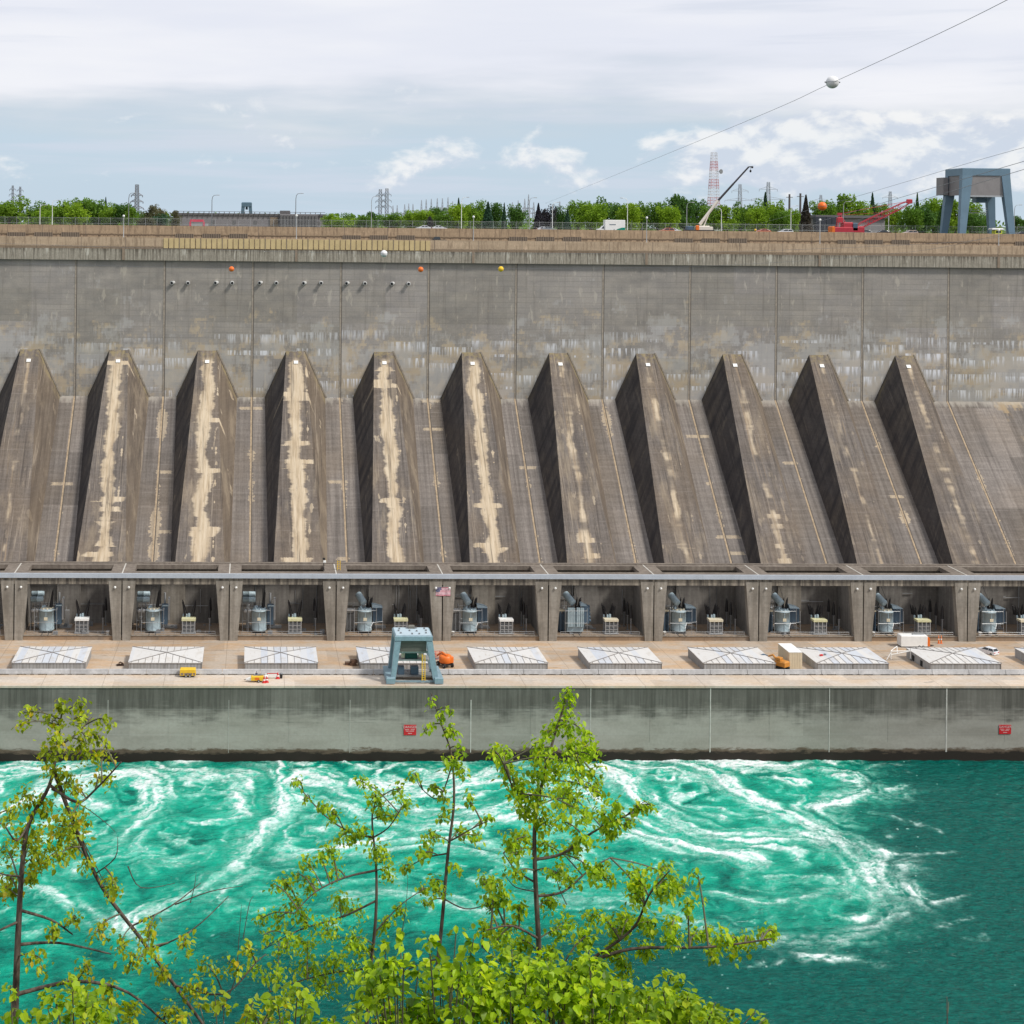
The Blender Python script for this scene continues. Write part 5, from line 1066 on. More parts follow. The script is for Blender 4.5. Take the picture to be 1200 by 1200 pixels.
MB().bevbox(-.5, .5, -.5, .5, -.6, .6, .1)
m = MB(); m.T = Matrix.Translation(e) ; m.bevbox(-.9, .7, -.4, .4, -.5, .8, .15); m.build('boom_tip', M_RED, t)
m = MB(); m.tube(tp, e + Vector((0, -.3, .3)), .05, n=4); m.tube(tp, e + Vector((0, .3, .3)), .05, n=4); m.tube(tp + Vector((0, 0, -.5)), a + dn * Lb * .6, .04, n=4); m.build('pendant_lines', M_RED, t); M_RED = M_RED0

# ---------------------------------------------------------------- road vehicles on the crest
p = at(512, 278, 420); car('pickup_truck', 'dark grey pickup truck on the lower road of the dam, showing above the parapet', (p.x, 419.0, zpt - 1.0 + .12), R(180), paint('dark_car_paint', (.03, .04, .045), .25, .03, 0., .05), 'pickup', None, 'pickup truck')
yt_ = 432.0; a, b = at(699, 262, yt_), at(731.5, 262, yt_); ztp = at(720, 257.8, yt_).z - ZU; Lt = b.x - a.x
t = thing('box_truck', 'white box truck with a green sweep, driving left on top of the dam', 'truck', ((a.x + b.x) / 2, yt_, ZU))
xs = a.x - (a.x + b.x) / 2
M_TEAL = paint('green_vinyl', (.0, .22, .15), .4, .05, 0., .05)
MB().bevbox(xs + Lt * .28, xs + Lt, -1.25, 1.25, .75, ztp, .08).build('cargo_box', M_WHITE, t)
MB().prism([(xs, .6), (xs + .15, 1.25), (xs + 1.1, 1.45), (xs + 1.75, 2.25), (xs + Lt * .27, 2.35), (xs + Lt * .27, .6)], -1.0, 1.0, 'y').build('cab', M_WHITE, t)
MB().prism([(xs + 1.25, 1.45), (xs + 1.8, 2.15), (xs + Lt * .24, 2.15), (xs + Lt * .24, 1.45)], -1.02, 1.02, 'y').build('cab_window', M_GLASS, t)
def sweep(f0, f1): return [(xs + Lt * f0, .95), (xs + Lt * (f0 + .14), 1.6), (xs + Lt * (f0 + .34), 2.0), (xs + Lt, 2.05), (xs + Lt, .95)]
MB().prism([(xs + Lt * .62, .8), (xs + Lt * .72, 1.35), (xs + Lt * .86, 1.75), (xs + Lt * .995, 1.85), (xs + Lt * .995, .8)], -1.262, -1.252, 'y').build('green_sweep', M_TEAL, t)
MB().prism([(xs + Lt * .50, .8), (xs + Lt * .58, 1.15), (xs + Lt * .64, 1.25), (xs + Lt * .58, .8)], -1.262, -1.252, 'y').build('dark_swoosh', M_NAVY, t)
MB().prism([(xs + Lt * .43, 2.5), (xs + Lt * .43, 2.75), (xs + Lt * .66, 2.75), (xs + Lt * .66, 2.5)], -1.262, -1.252, 'y').build('dark_stripe', M_NAVY, t)
MB().box(xs + .3, xs + Lt - .2, -.9, .9, .45, .75).build('chassis', M_BLACK, t); wheels(t, [(xs + 1.1, -1.0), (xs + Lt * .75, -1.0), (xs + 1.1, 1.0), (xs + Lt * .75, 1.0)], .45, .3)
CP = {'w': M_CARW, 'r': paint('orange_red_car_paint', (.52, .14, .08), .3, .03, 0., .05), 't': paint('tan_car_paint', (.52, .40, .34), .3, .03, 0., .05), 'd': paint('black_car_paint', (.03, .03, .035), .25), 'g': paint('grey_car_paint', (.30, .32, .34), .25), 'y': M_YELLOW}
for px, c, Y, k, lab in ((496, 'w', 433, 'car', 'white car roof above the parapet left of the dark bushy tree, on the crest road'), (515, 'w', 436, 'car', 'white car close behind another white car near the dark bushy tree'), (781, 'r', 433, 'suv', 'orange red car on the crest road left of the mobile crane'), (789, 'w', 439, 'car', 'white car half hidden behind the orange red car'),
                         (894, 'r', 434, 'car', 'orange red car on the crest road right of the mobile crane'), (920, 'w', 433, 'suv', 'white car on the crest road left of the dark columned building'), (1016, 'g', 439, 'suv', 'grey car parked under the red lattice boom'), (1034, 'd', 432, 'car', 'black car under the tip half of the red boom'),
                         (1066, 't', 431.5, 'suv', 'tan and white car on the crest road just left of the big gantry crane'), (1197, 'd', 433, 'suv', 'dark car at the right edge of the photo beyond the big gantry crane'), (643, 'g', 441, 'car', 'grey car in front of the dark purple tree'), (638, 'w', 444, 'car', 'white car parked left of the grey one by the purple tree')):
    p = at(px, 268, Y); car('car', lab, (p.x, Y, ZU + (.35 if k == 'car' else .15)), R(180 if Y < 435 else 0), CP[c], k)
p = at(880, 266, 430); o = thing('warning_light', 'small yellow warning light on the upper wall right of the mobile crane', 'warning light', (p.x, 426.1, zut)); MB().box(-.2, .2, -.2, .2, 0, .2).build('base', M_BLACK, o); MB().ball((0, 0, .45), .33, 12, 8).build('lens', M_YELLOW, o)
p = at(1171, 268, 436); o = thing('utility_van', 'white topped yellow utility van parked behind the big gantry crane leg', 'van', (p.x, 437.5, ZU)); MB().bevbox(-1.0, 1.1, -1.1, 1.1, .5, 2.2, .2).build('body', paint('hi_vis_yellow', (.65, .68, .06), .5), o); MB().bevbox(-2.0, 1.6, -1.2, 1.2, 2.2, 2.75, .2).build('roof_box', M_WHITE, o); MB().box(-.8, .8, -1.13, -1.1, 1.3, 1.9).build('window', M_GLASS, o); wheels(o, [(-.6, -1), (.7, -1), (-.6, 1), (.7, 1)], .35, .22)

# ---------------------------------------------------------------- buildings behind
M_BLDG = paint('grey_lilac_cladding', (.205, .19, .20), .8, .06, 0., .25, .08); M_BLDG2 = paint('grey_ribbed_cladding', (.235, .225, .235), .8, .06, 0., .25, .1); M_BROOF = paint('dark_roof_edge', (.13, .125, .13), .8)
def bld(name, label, px0, px1, pyt, Y, depth, mat, group=None):
    a, b = at(px0, pyt, Y), at(px1, pyt, Y); o = thing(name, label, 'building', ((a.x + b.x) / 2, Y, ZG), 0, group); return o, (b.x - a.x) / 2, a.z - ZG, (a.x + b.x) / 2
o, w, h, xc = bld('warehouse', 'long low grey building beyond the fence with a ribbed taller right end', 203, 381, 251.6, 520, 60, M_BLDG)
MB().box(-w, w, 0, 60, 0, h).build('wall', M_BLDG, o); m = MB().box(-w - .3, w + .3, -.3, 60, h, h + .7)
for i in range(30): m.box(-w + 2 * w * i / 30, -w + 2 * w * i / 30 + .25, -.5, -.3, h - .5, h + 1.3)
m.box(-w, w, -.45, -.3, h + 1.2, h + 1.35); m.build('roof', M_BROOF, o)
xe0, xe1 = at(328, 250, 517).x - xc, at(372, 250, 517).x - xc; he = at(350, 250.8, 517).z - ZG
MB().box(xe0, xe1, -4, 40, 0, he).build('end_block', M_BLDG2, o); m = MB()
for i in range(12): x = xe0 + (xe1 - xe0) * (i + .5) / 12; m.box(x - .35, x + .35, -4.4, -4, .5, he - .4)
m.build('end_block_ribs', M_BROOF, o); MB().box(xe0 + .2, at(340, 250, 520).x - xc, 0, 12, he, at(334, 246.8, 520).z - ZG).build('roof_plant_room', M_BROOF, o); MB().box(xe0 - 3.4, xe0 - .6, -.4, 4, 0, h - .6).build('loading_door', M_GRILLE, o)
for i in range(7): x = -w + 6 + i * 7.5; MB().box(x, x + 1.2, -.06, .02, h - 3.2, h - 1.8).build('vent', M_BROOF, o)
p = at(231, 261, 500); o = thing('red_frame', 'pinkish red box frame in front of the long grey building', 'frame', (p.x, 500, ZG)); z1 = at(231, 257.2, 500).z - ZG
MB().box(-2.4, 2.4, -.4, .4, z1 - .8, z1).box(-2.6, -2.0, -.4, .4, 0, z1 - .8).box(2.0, 2.6, -.4, .4, 0, z1 - .8).build('portal', paint('pink_red_paint', (.62, .05, .10), .5), o); MB().box(-2.0, 3.8, -.2, .3, 0, z1 - 1.4).build('panel', M_GREYMET, o)
yg = 640; a, b = at(282.5, 237, yg), at(295.8, 237, yg); o = thing('gantry_crane', 'small far dark blue gantry crane showing above the long grey building', 'gantry crane', ((a.x + b.x) / 2, yg, ZG)); w = (b.x - a.x) / 2; h = a.z - ZG
MB().bevbox(-w * .92, w * .92, -4, 4, h - 1.9, h, .3).build('top_frame', paint('far_blue_paint', (.09, .15, .20), .6), o)
for s in (-1, 1):
    for y in (-3.2, 3.2): MB().taper((s * (w - .1), y, 0), (1.2, 1.2), (s * (w - .95), y, h - 1.9), (1.5, 1.2)).build('leg', paint('far_blue_leg', (.09, .15, .20), .6), o)
MB().box(-w * .2, w * .2, -2, 2, h - 3.2, h - 1.9).build('winch_house', M_NAVY, o)
o, w, h, xc = bld('office_building', 'small grey building with dark columns behind the red crawler crane', 957, 1037, 255, 500, 20, M_BLDG2)
MB().box(-w, w, 0, 20, 0, h).build('wall', M_BLDG2, o); MB().box(-w - .6, w + .6, -.8, 20, h, h + .9).build('roof', M_BROOF, o)
for px in (957.5, 963.5, 970, 976.5): x = at(px, 255, 499).x - xc; MB().box(x - .9, x + .9, -2.2, .4, 0, h + .3).build('column', paint('dark_column', (.03, .035, .05), .6), o)

# ---------------------------------------------------------------- pylons, masts
M_PYL = paint('pylon_steel', (.23, .25, .29), .6, .1, .2, .2); M_PYLR = paint('mast_red', (.50, .20, .20), .6); M_PYLW = paint('mast_white', (.62, .62, .66), .6); M_FAINT = paint('far_pylon_steel', (.38, .42, .48), .7, .1)
def lattice(m, wb, wt, h, n, r):
    c = [(-1, -1), (1, -1), (1, 1), (-1, 1)]
    def P(i, f): w = wb + (wt - wb) * f; return Vector((c[i][0] * w, c[i][1] * w, h * f))
    for i in range(4):
        m.tube(P(i, 0), P(i, 1), r, r, 4)
        for k in range(n):
            f0, f1 = k / n, (k + 1) / n
            m.tube(P(i, f0), P((i + 1) % 4, f1), r * .6, r * .6, 3); m.tube(P((i + 1) % 4, f0), P(i, f1), r * .6, r * .6, 3); m.tube(P(i, f1), P((i + 1) % 4, f1), r * .6, r * .6, 3)
def pylon(px, pyt, Y, label, wb, wt, arms, mat, r=.16, n=9, name='pylon', group=None):
    t = at(px, pyt, Y); h = t.z - ZG; o = thing(name, label, 'pylon' if name == 'pylon' else 'mast', (t.x, Y, ZG), 0, group)
    m = MB(); lattice(m, wb, wt, h, n, r); m.build('tower', mat, o)
    for (f, a) in arms:
        m = MB(); z = h * f; w = wb + (wt - wb) * f
        for s in (-1, 1):
            m.tube((s * w, -w, z), (s * a, 0, z), r * .8, r * .6, 4); m.tube((s * w, w, z), (s * a, 0, z), r * .8, r * .6, 4); m.tube((s * w, 0, z + h * .05), (s * a, 0, z), r * .8, r * .6, 4); m.tube((s * a, 0, z), (s * a, 0, z - h * .045), r * .8, n=4)
        m.build('cross_arm', mat, o)
    return o
pylon(15, 217.5, 1150, 'thin far pylon at the left edge, left one of the pair above the round tree', .8, .55, ((.62, 3.4), (.76, 2.8), (.9, 2.4)), M_PYL, .2, 12); pylon(23.7, 218.8, 1150, 'thin far pylon at the left edge, right one of the pair above the round tree', .8, .55, ((.62, 3.4), (.76, 2.8), (.9, 2.4)), M_PYL, .2, 12)
pylon(160.6, 216.5, 760, 'dense dark grey lattice tower standing right of the left tree cluster', 1.25, .75, ((.45, 3.4), (.60, 3.2), (.75, 2.9)), M_PYL, .30, 14)
pylon(445.8, 222, 800, 'grey lattice pylon, left one of the twin pylons near the middle left', .95, .7, ((.55, 2.6), (.70, 2.5), (.85, 2.4)), M_PYL, .16, 12); pylon(453.4, 221, 800, 'grey lattice pylon, right one of the twin pylons near the middle left', .95, .7, ((.55, 2.6), (.70, 2.5), (.85, 2.4)), M_PYL, .16, 12)
def mast_rw():
    t = at(836.8, 178.8, 620); h = t.z - ZG; o = thing('radio_mast', 'tall red and white lattice mast behind the trees right of the middle', 'mast', (t.x, 620, ZG)); n = 9; wb, wt = 2.6, 1.0
    for k in range(n):
        m = MB(); f0, f1 = k / n, (k + 1) / n; w0, w1 = wb + (wt - wb) * f0, wb + (wt - wb) * f1; c = [(-1, -1), (1, -1), (1, 1), (-1, 1)]
        sg = MB()
        for q in range(3):
            g0, g1 = f0 + (f1 - f0) * q / 3, f0 + (f1 - f0) * (q + 1) / 3
            for i in range(4):
                A = lambda j, f: Vector((c[j % 4][0] * (wb + (wt - wb) * f), c[j % 4][1] * (wb + (wt - wb) * f), h * f))
                sg.tube(A(i, g0), A(i, g1), .11, .11, 4); sg.tube(A(i, g0), A(i + 1, g1), .045, .045, 3); sg.tube(A(i + 1, g0), A(i, g1), .045, .045, 3); sg.tube(A(i, g1), A(i + 1, g1), .06, .06, 3)
        sg.build('mast_section', M_PYLR if k % 2 else M_PYLW, o)
    MB().lathe([(.2, -.5), (1.0, 0), (1.0, .3)], (2.6, -1.2, h * .765), 12, (.6, -1, 0)).tube((1.2, 0, h * .765), (2.6, -1.2, h * .765), .1).build('dish', M_STEEL, o)
mast_rw()
for px, py, Y, lab in ((867.3, 216, 1050, 'far pylon with wide arms right of the raised white crane boom'), (900.5, 213.5, 950, 'far pylon with wide arms above the trees left of the orange marker ball'), (962, 228.5, 1300, 'tiny far pylon above the orange marker ball'), (1043.3, 224.5, 1150, 'far pylon above the red lattice boom')):
    pylon(px, py, Y, lab, 1.9, .7, ((.66, 11), (.86, 6)), M_FAINT, .2, 8)
for i, (px, py, Y, lab) in enumerate(((925.2, 227.5, 620, 'brown pole left of the dark red conifer'), (938, 226.5, 600, 'taller dark pole touching the dark red conifer'))):
    t = at(px, py, Y); o = thing('utility_pole', lab, 'pole', (t.x, Y, ZG)); h = t.z - ZG; MB().tube((0, 0, 0), (0, 0, h), .55, .42, 8).build('pole', paint('weathered_wood', (.10, .09, .09), .9), o); MB().box(-1.4, 1.4, -.15, .15, h - 1.5, h - 1.2).build('cross_arm', M_STEEL, o)
SUB = [(460.5, 241), (465.5, 240.5), (474.3, 239.5), (479, 238.5), (484, 239), (494, 234.5), (499.5, 233.5), (505.5, 233), (512.5, 232.3), (518.5, 232.3), (525, 231.2), (530.5, 236), (600.5, 237), (607.3, 235), (615, 233), (619.5, 228), (625.5, 237), (656, 236)]
for i, (px, py) in enumerate(SUB):
    t = at(px, py, 900 + 15 * (i % 4)); o = thing('substation_mast', 'thin pale lattice mast of the far switchyard behind the trees', 'mast', (t.x, t.y, ZG), 0, 'thin masts of the far switchyard'); h = t.z - ZG
    m = MB(); lattice(m, 1.3, .12, h, 9, .17); m.build('mast_body', M_FAINT, o); MB().box(-4, 4, -.4, .4, h * .58, h * .63).build('cross_beam', M_FAINT, o)
a, b = at(512, 243, 905), at(527, 243, 905); o = thing('switchyard_frame', 'pale horizontal frames of the far switchyard behind the middle trees', 'switchyard', ((a.x + b.x) / 2, 905, ZG)); h = a.z - ZG; w = (b.x - a.x) / 2; m = MB()
for z in (h, h - 3, h - 6): m.box(-w, w, -.3, .3, z - .6, z)
m.build('beams', M_FAINT, o); m = MB()
for s in (-1, -.3, .3, 1): m.box(s * w - .4, s * w + .4, -.4, .4, 0, h)
m.build('posts', M_FAINT, o)

# ---------------------------------------------------------------- trees beyond the fence
def mat_leaf_far(name, c0, c1):
    t = NT(name); x, y, z = t.objpos(); n = t.noise(t.V(x, y, z), .35, 4, .6); r = t.rnd(); u = t.N('ShaderNodeNewGeometry').outputs['Random Per Island']
    c = t.MX(t.plus(t.mul(t.SM(n, .3, .7), .6), t.mul(u, .4)), c0, c1); c = t.scale(c, t.V(t.plus(.82, t.mul(r, .36)), t.plus(.86, t.mul(r, .26)), .95))
    p = t.N('ShaderNodeBsdfPrincipled'); t.put(p.inputs['Base Color'], c); p.inputs['Roughness'].default_value = .7; p.inputs['Specular IOR Level'].default_value = .15
    tr = t.N('ShaderNodeBsdfTranslucent'); t.put(tr.inputs[0], t.scale(c, (1.3, 1.4, .7))); mx = t.N('ShaderNodeMixShader'); mx.inputs[0].default_value = .30
    t.t.links.new(p.outputs[0], mx.inputs[1]); t.t.links.new(tr.outputs[0], mx.inputs[2]); t.t.links.new(mx.outputs[0], t.out.inputs[0]); return t.mat
LF = {'bright': mat_leaf_far('spring_foliage', (.105, .205, .016), (.27, .40, .035)), 'mid': mat_leaf_far('mid_green_foliage', (.07, .155, .02), (.18, .30, .04)), 'dark': mat_leaf_far('dark_green_foliage', (.04, .105, .022), (.11, .21, .045)),
      'blue': mat_leaf_far('blue_green_needles', (.028, .075, .045), (.075, .14, .09)), 'purple': mat_leaf_far('purple_dark_foliage', (.03, .03, .038), (.075, .065, .08)), 'red': mat_leaf_far('dark_reddish_needles', (.045, .042, .034), (.10, .075, .06)), 'dry': mat_leaf_far('grey_brown_foliage', (.09, .085, .06), (.17, .17, .09))}
M_BARKF = paint('tree_bark', (.07, .055, .04), .9)
def leaf_cloud(C, size, r):
    n = len(C); a = r.normal(size=(n, 3)); a /= np.linalg.norm(a, axis=1)[:, None]; b = r.normal(size=(n, 3)); b -= (a * b).sum(1)[:, None] * a; b /= np.linalg.norm(b, axis=1)[:, None]
    s = size * r.uniform(.6, 1.35, (n, 1)); Vv = np.stack([C - a * s - b * s * .5, C + a * s * .2 - b * s * .7, C + a * s + b * s * .4, C - a * s * .1 + b * s * .75], 1).reshape(-1, 3); return Vv
def cloud_mesh(name, Vv, mat):
    n = len(Vv) // 4; me = bpy.data.meshes.new(name); me.vertices.add(n * 4); me.vertices.foreach_set('co', Vv.astype('f').ravel()); me.loops.add(n * 4); me.loops.foreach_set('vertex_index', np.arange(n * 4, dtype='i'))
    me.polygons.add(n); me.polygons.foreach_set('loop_start', np.arange(n, dtype='i') * 4); me.polygons.foreach_set('loop_total', np.full(n, 4, 'i')); me.materials.append(mat); me.update(); me.validate(); return me
def crown_broad(r, n=3400):
    C = []; k = 30; cs = []
    for i in range(k):
        d = r.normal(size=3); d /= np.linalg.norm(d); q = r.uniform(.25, .80); p = d * q; p[2] = p[2] * .92
        if p[2] < -.55: p[2] *= .6
        cs.append((p, r.uniform(.22, .42)))
    for i in range(n):
        p, s = cs[i % k]; d = r.normal(size=3); d /= np.linalg.norm(d); C.append(p + d * s * r.uniform(.55, 1.05))
    C = np.array(C); C = (C - (C.max(0) + C.min(0)) / 2) / ((C.max(0) - C.min(0)) / 2); C *= .97
    return leaf_cloud(C, .055, r)
def crown_conifer(r, n=4200):
    C = []
    for i in range(n):
        f = r.uniform(0, 1) ** .75; a_ = r.uniform(0, 6.28); lay = f; rad = (1 - f) * .95 * (1 - .22 * ((f * 9 + a_ / 6.28) % 1)) + .03; a = a_; q = r.uniform(.12, 1) ** .5 * rad * (1 + .18 * math.sin(a * 5 + lay * 40))
        C.append((q * math.cos(a), q * math.sin(a), -1 + 2 * f - .10 * q))
    return leaf_cloud(np.array(C), .062, r)
rt = np.random.default_rng(5)
CR = {'broad': [crown_broad(rt) for _ in range(7)], 'conifer': [crown_conifer(rt) for _ in range(3)]}
_cm = {}
def tree(px, py, wpx, kind, shape, Y, label):
    t = at(px, py, Y); wr = wpx / 2 * Y / F; h = t.z - ZG
    o = thing('conifer' if shape == 'conifer' else 'tree', label, 'tree', (t.x, Y, ZG), 0, 'trees beyond the fence')
    v = rt.integers(0, len(CR[shape])); key = (shape, int(v), kind)
    if key not in _cm: _cm[key] = cloud_mesh('crown', CR[shape][v], LF[kind])
    c = bpy.data.objects.new('crown', _cm[key]); COL.objects.link(c); c.parent = o; zb = h * (.04 if shape == 'conifer' else .05); hz = (h - zb) / 2
    c.location = (0, 0, zb + hz); c.scale = (wr * 1.26, wr * 1.2, hz); c.rotation_euler = (0, 0, rt.uniform(0, 6.28))
    m = MB().tube((0, 0, -.3), (0, 0, h * .62), wr * .10 + .12, .10, 7)
    if shape == 'broad':
        for i in range(4): a = i * 1.6 + rt.uniform(0, 1); m.tube((0, 0, h * (.22 + .08 * i)), (wr * .55 * math.cos(a), wr * .55 * math.sin(a), h * (.5 + .09 * i)), .14, .05, 5)
    m.build('trunk', M_BARKF, o)
TR = [(-6, 236, 30, 'dark', 'broad', 500, 'dark tree cut by the left edge of the photo'), (11, 229, 40, 'bright', 'broad', 490, 'round bright green tree at the left edge under the twin thin pylons'), (38, 241, 22, 'dark', 'broad', 505, 'low dark tree between the round bright tree and the first street lamp'),
 (52, 234, 30, 'mid', 'broad', 500, 'mid green tree around the second street lamp on the left'), (49, 246, 24, 'bright', 'broad', 480, 'low yellow-green bush just left of the second street lamp'), (73, 232.5, 34, 'bright', 'broad', 490, 'bright tree right of the second street lamp'), (90, 236, 30, 'bright', 'broad', 478, 'brightest yellow-green tree in the left cluster'), (99, 230.5, 30, 'mid', 'broad', 500, 'tallest mid green tree of the left cluster'),
 (116, 233, 30, 'mid', 'broad', 495, 'tree right of the tallest one in the left cluster'), (133, 236, 28, 'bright', 'broad', 488, 'bright tree left of the dark lamp pole'), (124, 231.5, 9, 'blue', 'conifer', 515, 'dark spire of a conifer poking out of the left cluster'), (146, 237, 26, 'dark', 'broad', 485, 'dark green tree at the right end of the left cluster'), (154, 242, 18, 'mid', 'broad', 482, 'narrow tree below the dense grey tower'), (167, 246, 18, 'dark', 'broad', 500, 'low dark tree right of the dense grey tower'),
 (178, 240, 20, 'dry', 'broad', 490, 'grey brown thin tree between the dense tower and the grey building'), (188, 239, 16, 'dry', 'broad', 495, 'brown topped thin tree left of the grey building'), (184, 250, 32, 'blue', 'broad', 480, 'low dark blue-green shrub in front of the brown trees'), (204, 246, 16, 'dry', 'broad', 498, 'bare looking tree at the left corner of the grey building'), (172, 254, 22, 'dry', 'broad', 472, 'low brownish bush left of the grey building'),
 (388, 249.5, 22, 'bright', 'broad', 505, 'small bright tree right of the grey building'), (411, 248.5, 30, 'mid', 'broad', 500, 'broad green tree left of the curved street lamp'), (403, 254, 26, 'bright', 'broad', 480, 'low bright bush right of the grey building'), (438, 247.5, 22, 'dark', 'broad', 495, 'dark tree behind the twin pylons'), (428, 251, 20, 'mid', 'broad', 480, 'low tree at the foot of the curved street lamp'),
 (460, 247.5, 28, 'mid', 'broad', 505, 'tree right of the twin pylons'), (481, 245.5, 30, 'bright', 'broad', 500, 'bright tree under the switchyard masts'), (497, 245, 26, 'bright', 'broad', 495, 'yellowish tree left of the dark round tree'), (511, 241.5, 22, 'dark', 'broad', 515, 'dark tree below the tallest switchyard masts'), (505, 253, 11, 'purple', 'broad', 465, 'small nearly black round tree by the white cars'), (521, 247, 26, 'mid', 'broad', 490, 'tree just right of the small black round tree'),
 (537.5, 232.5, 12, 'blue', 'conifer', 520, 'dark conifer tip above the bright trees left of the middle lamp'), (536, 238, 28, 'bright', 'broad', 490, 'bright tree left of the pale middle lamp'), (550, 237, 26, 'bright', 'broad', 500, 'bright tree right of the pale middle lamp'), (561, 232.5, 24, 'mid', 'broad', 505, 'tall bright green tree in the middle cluster'), (572, 237, 18, 'blue', 'conifer', 480, 'dark blue-green conifer in the middle cluster'), (581, 236.5, 22, 'dark', 'broad', 505, 'dark tree right of the blue-green conifer'),
 (591, 238, 9, 'blue', 'conifer', 490, 'narrow spire conifer standing in a gap of the middle trees'), (605, 237.5, 25, 'dark', 'broad', 495, 'round dark tree left of the curved lamp in the gap'), (631, 238.5, 14, 'purple', 'conifer', 480, 'purple-black conifer right of the curved lamp'), (640, 239, 22, 'purple', 'broad', 490, 'purple-black round tree behind the grey street lamp'), (656, 239.5, 18, 'dark', 'broad', 495, 'dark tree right of the purple-black round tree'), (665, 245, 11, 'blue', 'conifer', 485, 'small conifer in front of a light green tree'),
 (678, 233.5, 30, 'mid', 'broad', 500, 'light green tree right of the small conifer'), (693, 237.5, 34, 'bright', 'broad', 485, 'bright tree above the cab of the white truck'), (707, 229.5, 34, 'dark', 'broad', 515, 'tall dark tree directly above the white truck'), (726, 237, 30, 'dark', 'broad', 505, 'dark tree behind the lamp right of the white truck'), (739, 237, 30, 'bright', 'broad', 490, 'bright tree right of the lamp by the white truck'), (753, 235, 24, 'mid', 'broad', 498, 'mid green tree two right of the white truck'),
 (771, 236, 32, 'mid', 'broad', 490, 'spreading tree above the orange red car'), (790, 226.5, 26, 'dark', 'broad', 515, 'tallest dark tree left of the mobile crane'), (785, 240, 28, 'bright', 'broad', 480, 'lighter tree in front of the tallest dark tree'), (802, 229.5, 28, 'dark', 'broad', 505, 'dark tree behind the street lamp left of the mobile crane'), (815, 232, 28, 'dark', 'broad', 510, 'dark tree behind the lower boom of the mobile crane'),
 (832, 240, 26, 'mid', 'broad', 490, 'tree below the red and white mast'), (852, 239.5, 34, 'bright', 'broad', 490, 'broad bright tree right of the raised boom'), (868, 236, 24, 'dark', 'broad', 515, 'dark tree below the first wide armed pylon'), (882, 232.5, 26, 'mid', 'broad', 505, 'green tree between the two wide armed pylons'), (897, 226, 16, 'blue', 'conifer', 520, 'tall dark conifer under the second wide armed pylon'), (888, 241, 32, 'bright', 'broad', 480, 'round bright tree above the second orange red car'),
 (911, 233.5, 30, 'bright', 'broad', 490, 'bright tree left of the brown pole'), (918, 246, 28, 'mid', 'broad', 478, 'lower green tree above the white car left of the columned building'), (932, 244, 15, 'bright', 'broad', 500, 'yellow-green tree just left of the dark red conifer'), (944.5, 229, 17, 'red', 'conifer', 475, 'dark reddish conifer left of the orange marker ball'), (966, 233, 30, 'mid', 'broad', 505, 'tree behind the orange marker ball'), (976, 244, 24, 'dark', 'broad', 515, 'dark tree behind the columned building'),
 (990, 226.5, 34, 'mid', 'broad', 520, 'tall tree behind the red crawler crane mast'), (1004, 227, 34, 'bright', 'broad', 515, 'tall bright tree right of the crawler crane mast'), (1022.5, 226.5, 14, 'blue', 'conifer', 518, 'dark conifer above the middle of the red boom'), (1031, 237, 22, 'mid', 'broad', 520, 'tree right of the conifer above the red boom'), (1050, 243, 22, 'bright', 'broad', 505, 'bright tree under the outer half of the red boom'),
 (1075, 226.5, 11, 'dark', 'conifer', 490, 'small dark conifer just right of the red boom tip'), (1068, 240, 28, 'mid', 'broad', 485, 'dark green tree below the red boom tip'), (1082, 237, 30, 'dark', 'broad', 490, 'dark tree left of the big gantry crane'), (1094, 231, 34, 'bright', 'broad', 510, 'bright yellow-green tree behind the left leg of the big gantry crane'), (1104, 240, 20, 'dark', 'conifer', 478, 'dark conifer seen beside the left leg of the big gantry crane'),
 (1120, 232, 26, 'bright', 'broad', 505, 'bright tree between the left legs of the big gantry crane'), (1138, 232, 26, 'bright', 'broad', 505, 'yellow-green tree seen through the big gantry crane'), (1143, 245, 30, 'dark', 'broad', 482, 'dark tree low in the portal of the big gantry crane'), (1156, 247, 20, 'mid', 'broad', 498, 'small tree under the walkway of the big gantry crane'), (1191, 252, 18, 'dark', 'broad', 500, 'dark tree right of the big gantry crane'), (1204, 255, 16, 'mid', 'broad', 500, 'green tree at the right edge of the photo'), (1020, 250, 26, 'mid', 'broad', 520, 'low tree behind the roof of the columned building')]
for a in TR: tree(*a)
# far wooded skyline that reads as one mass
r_ = np.random.default_rng(9); C = []
for i in range(9000): C.append((r_.uniform(-260, 620), r_.uniform(640, 700), ZG + 6.2 * r_.uniform(0, 1) ** .6 * (0.75 + .35 * math.sin(i * .013)) ))
om = bpy.data.objects.new('far_woodland', cloud_mesh('far_woodland', leaf_cloud(np.array(C), 1.0, r_), LF['mid'])); COL.objects.link(om); tag(om, 'low continuous green woodland far behind the fence', 'woodland', None, 'stuff')
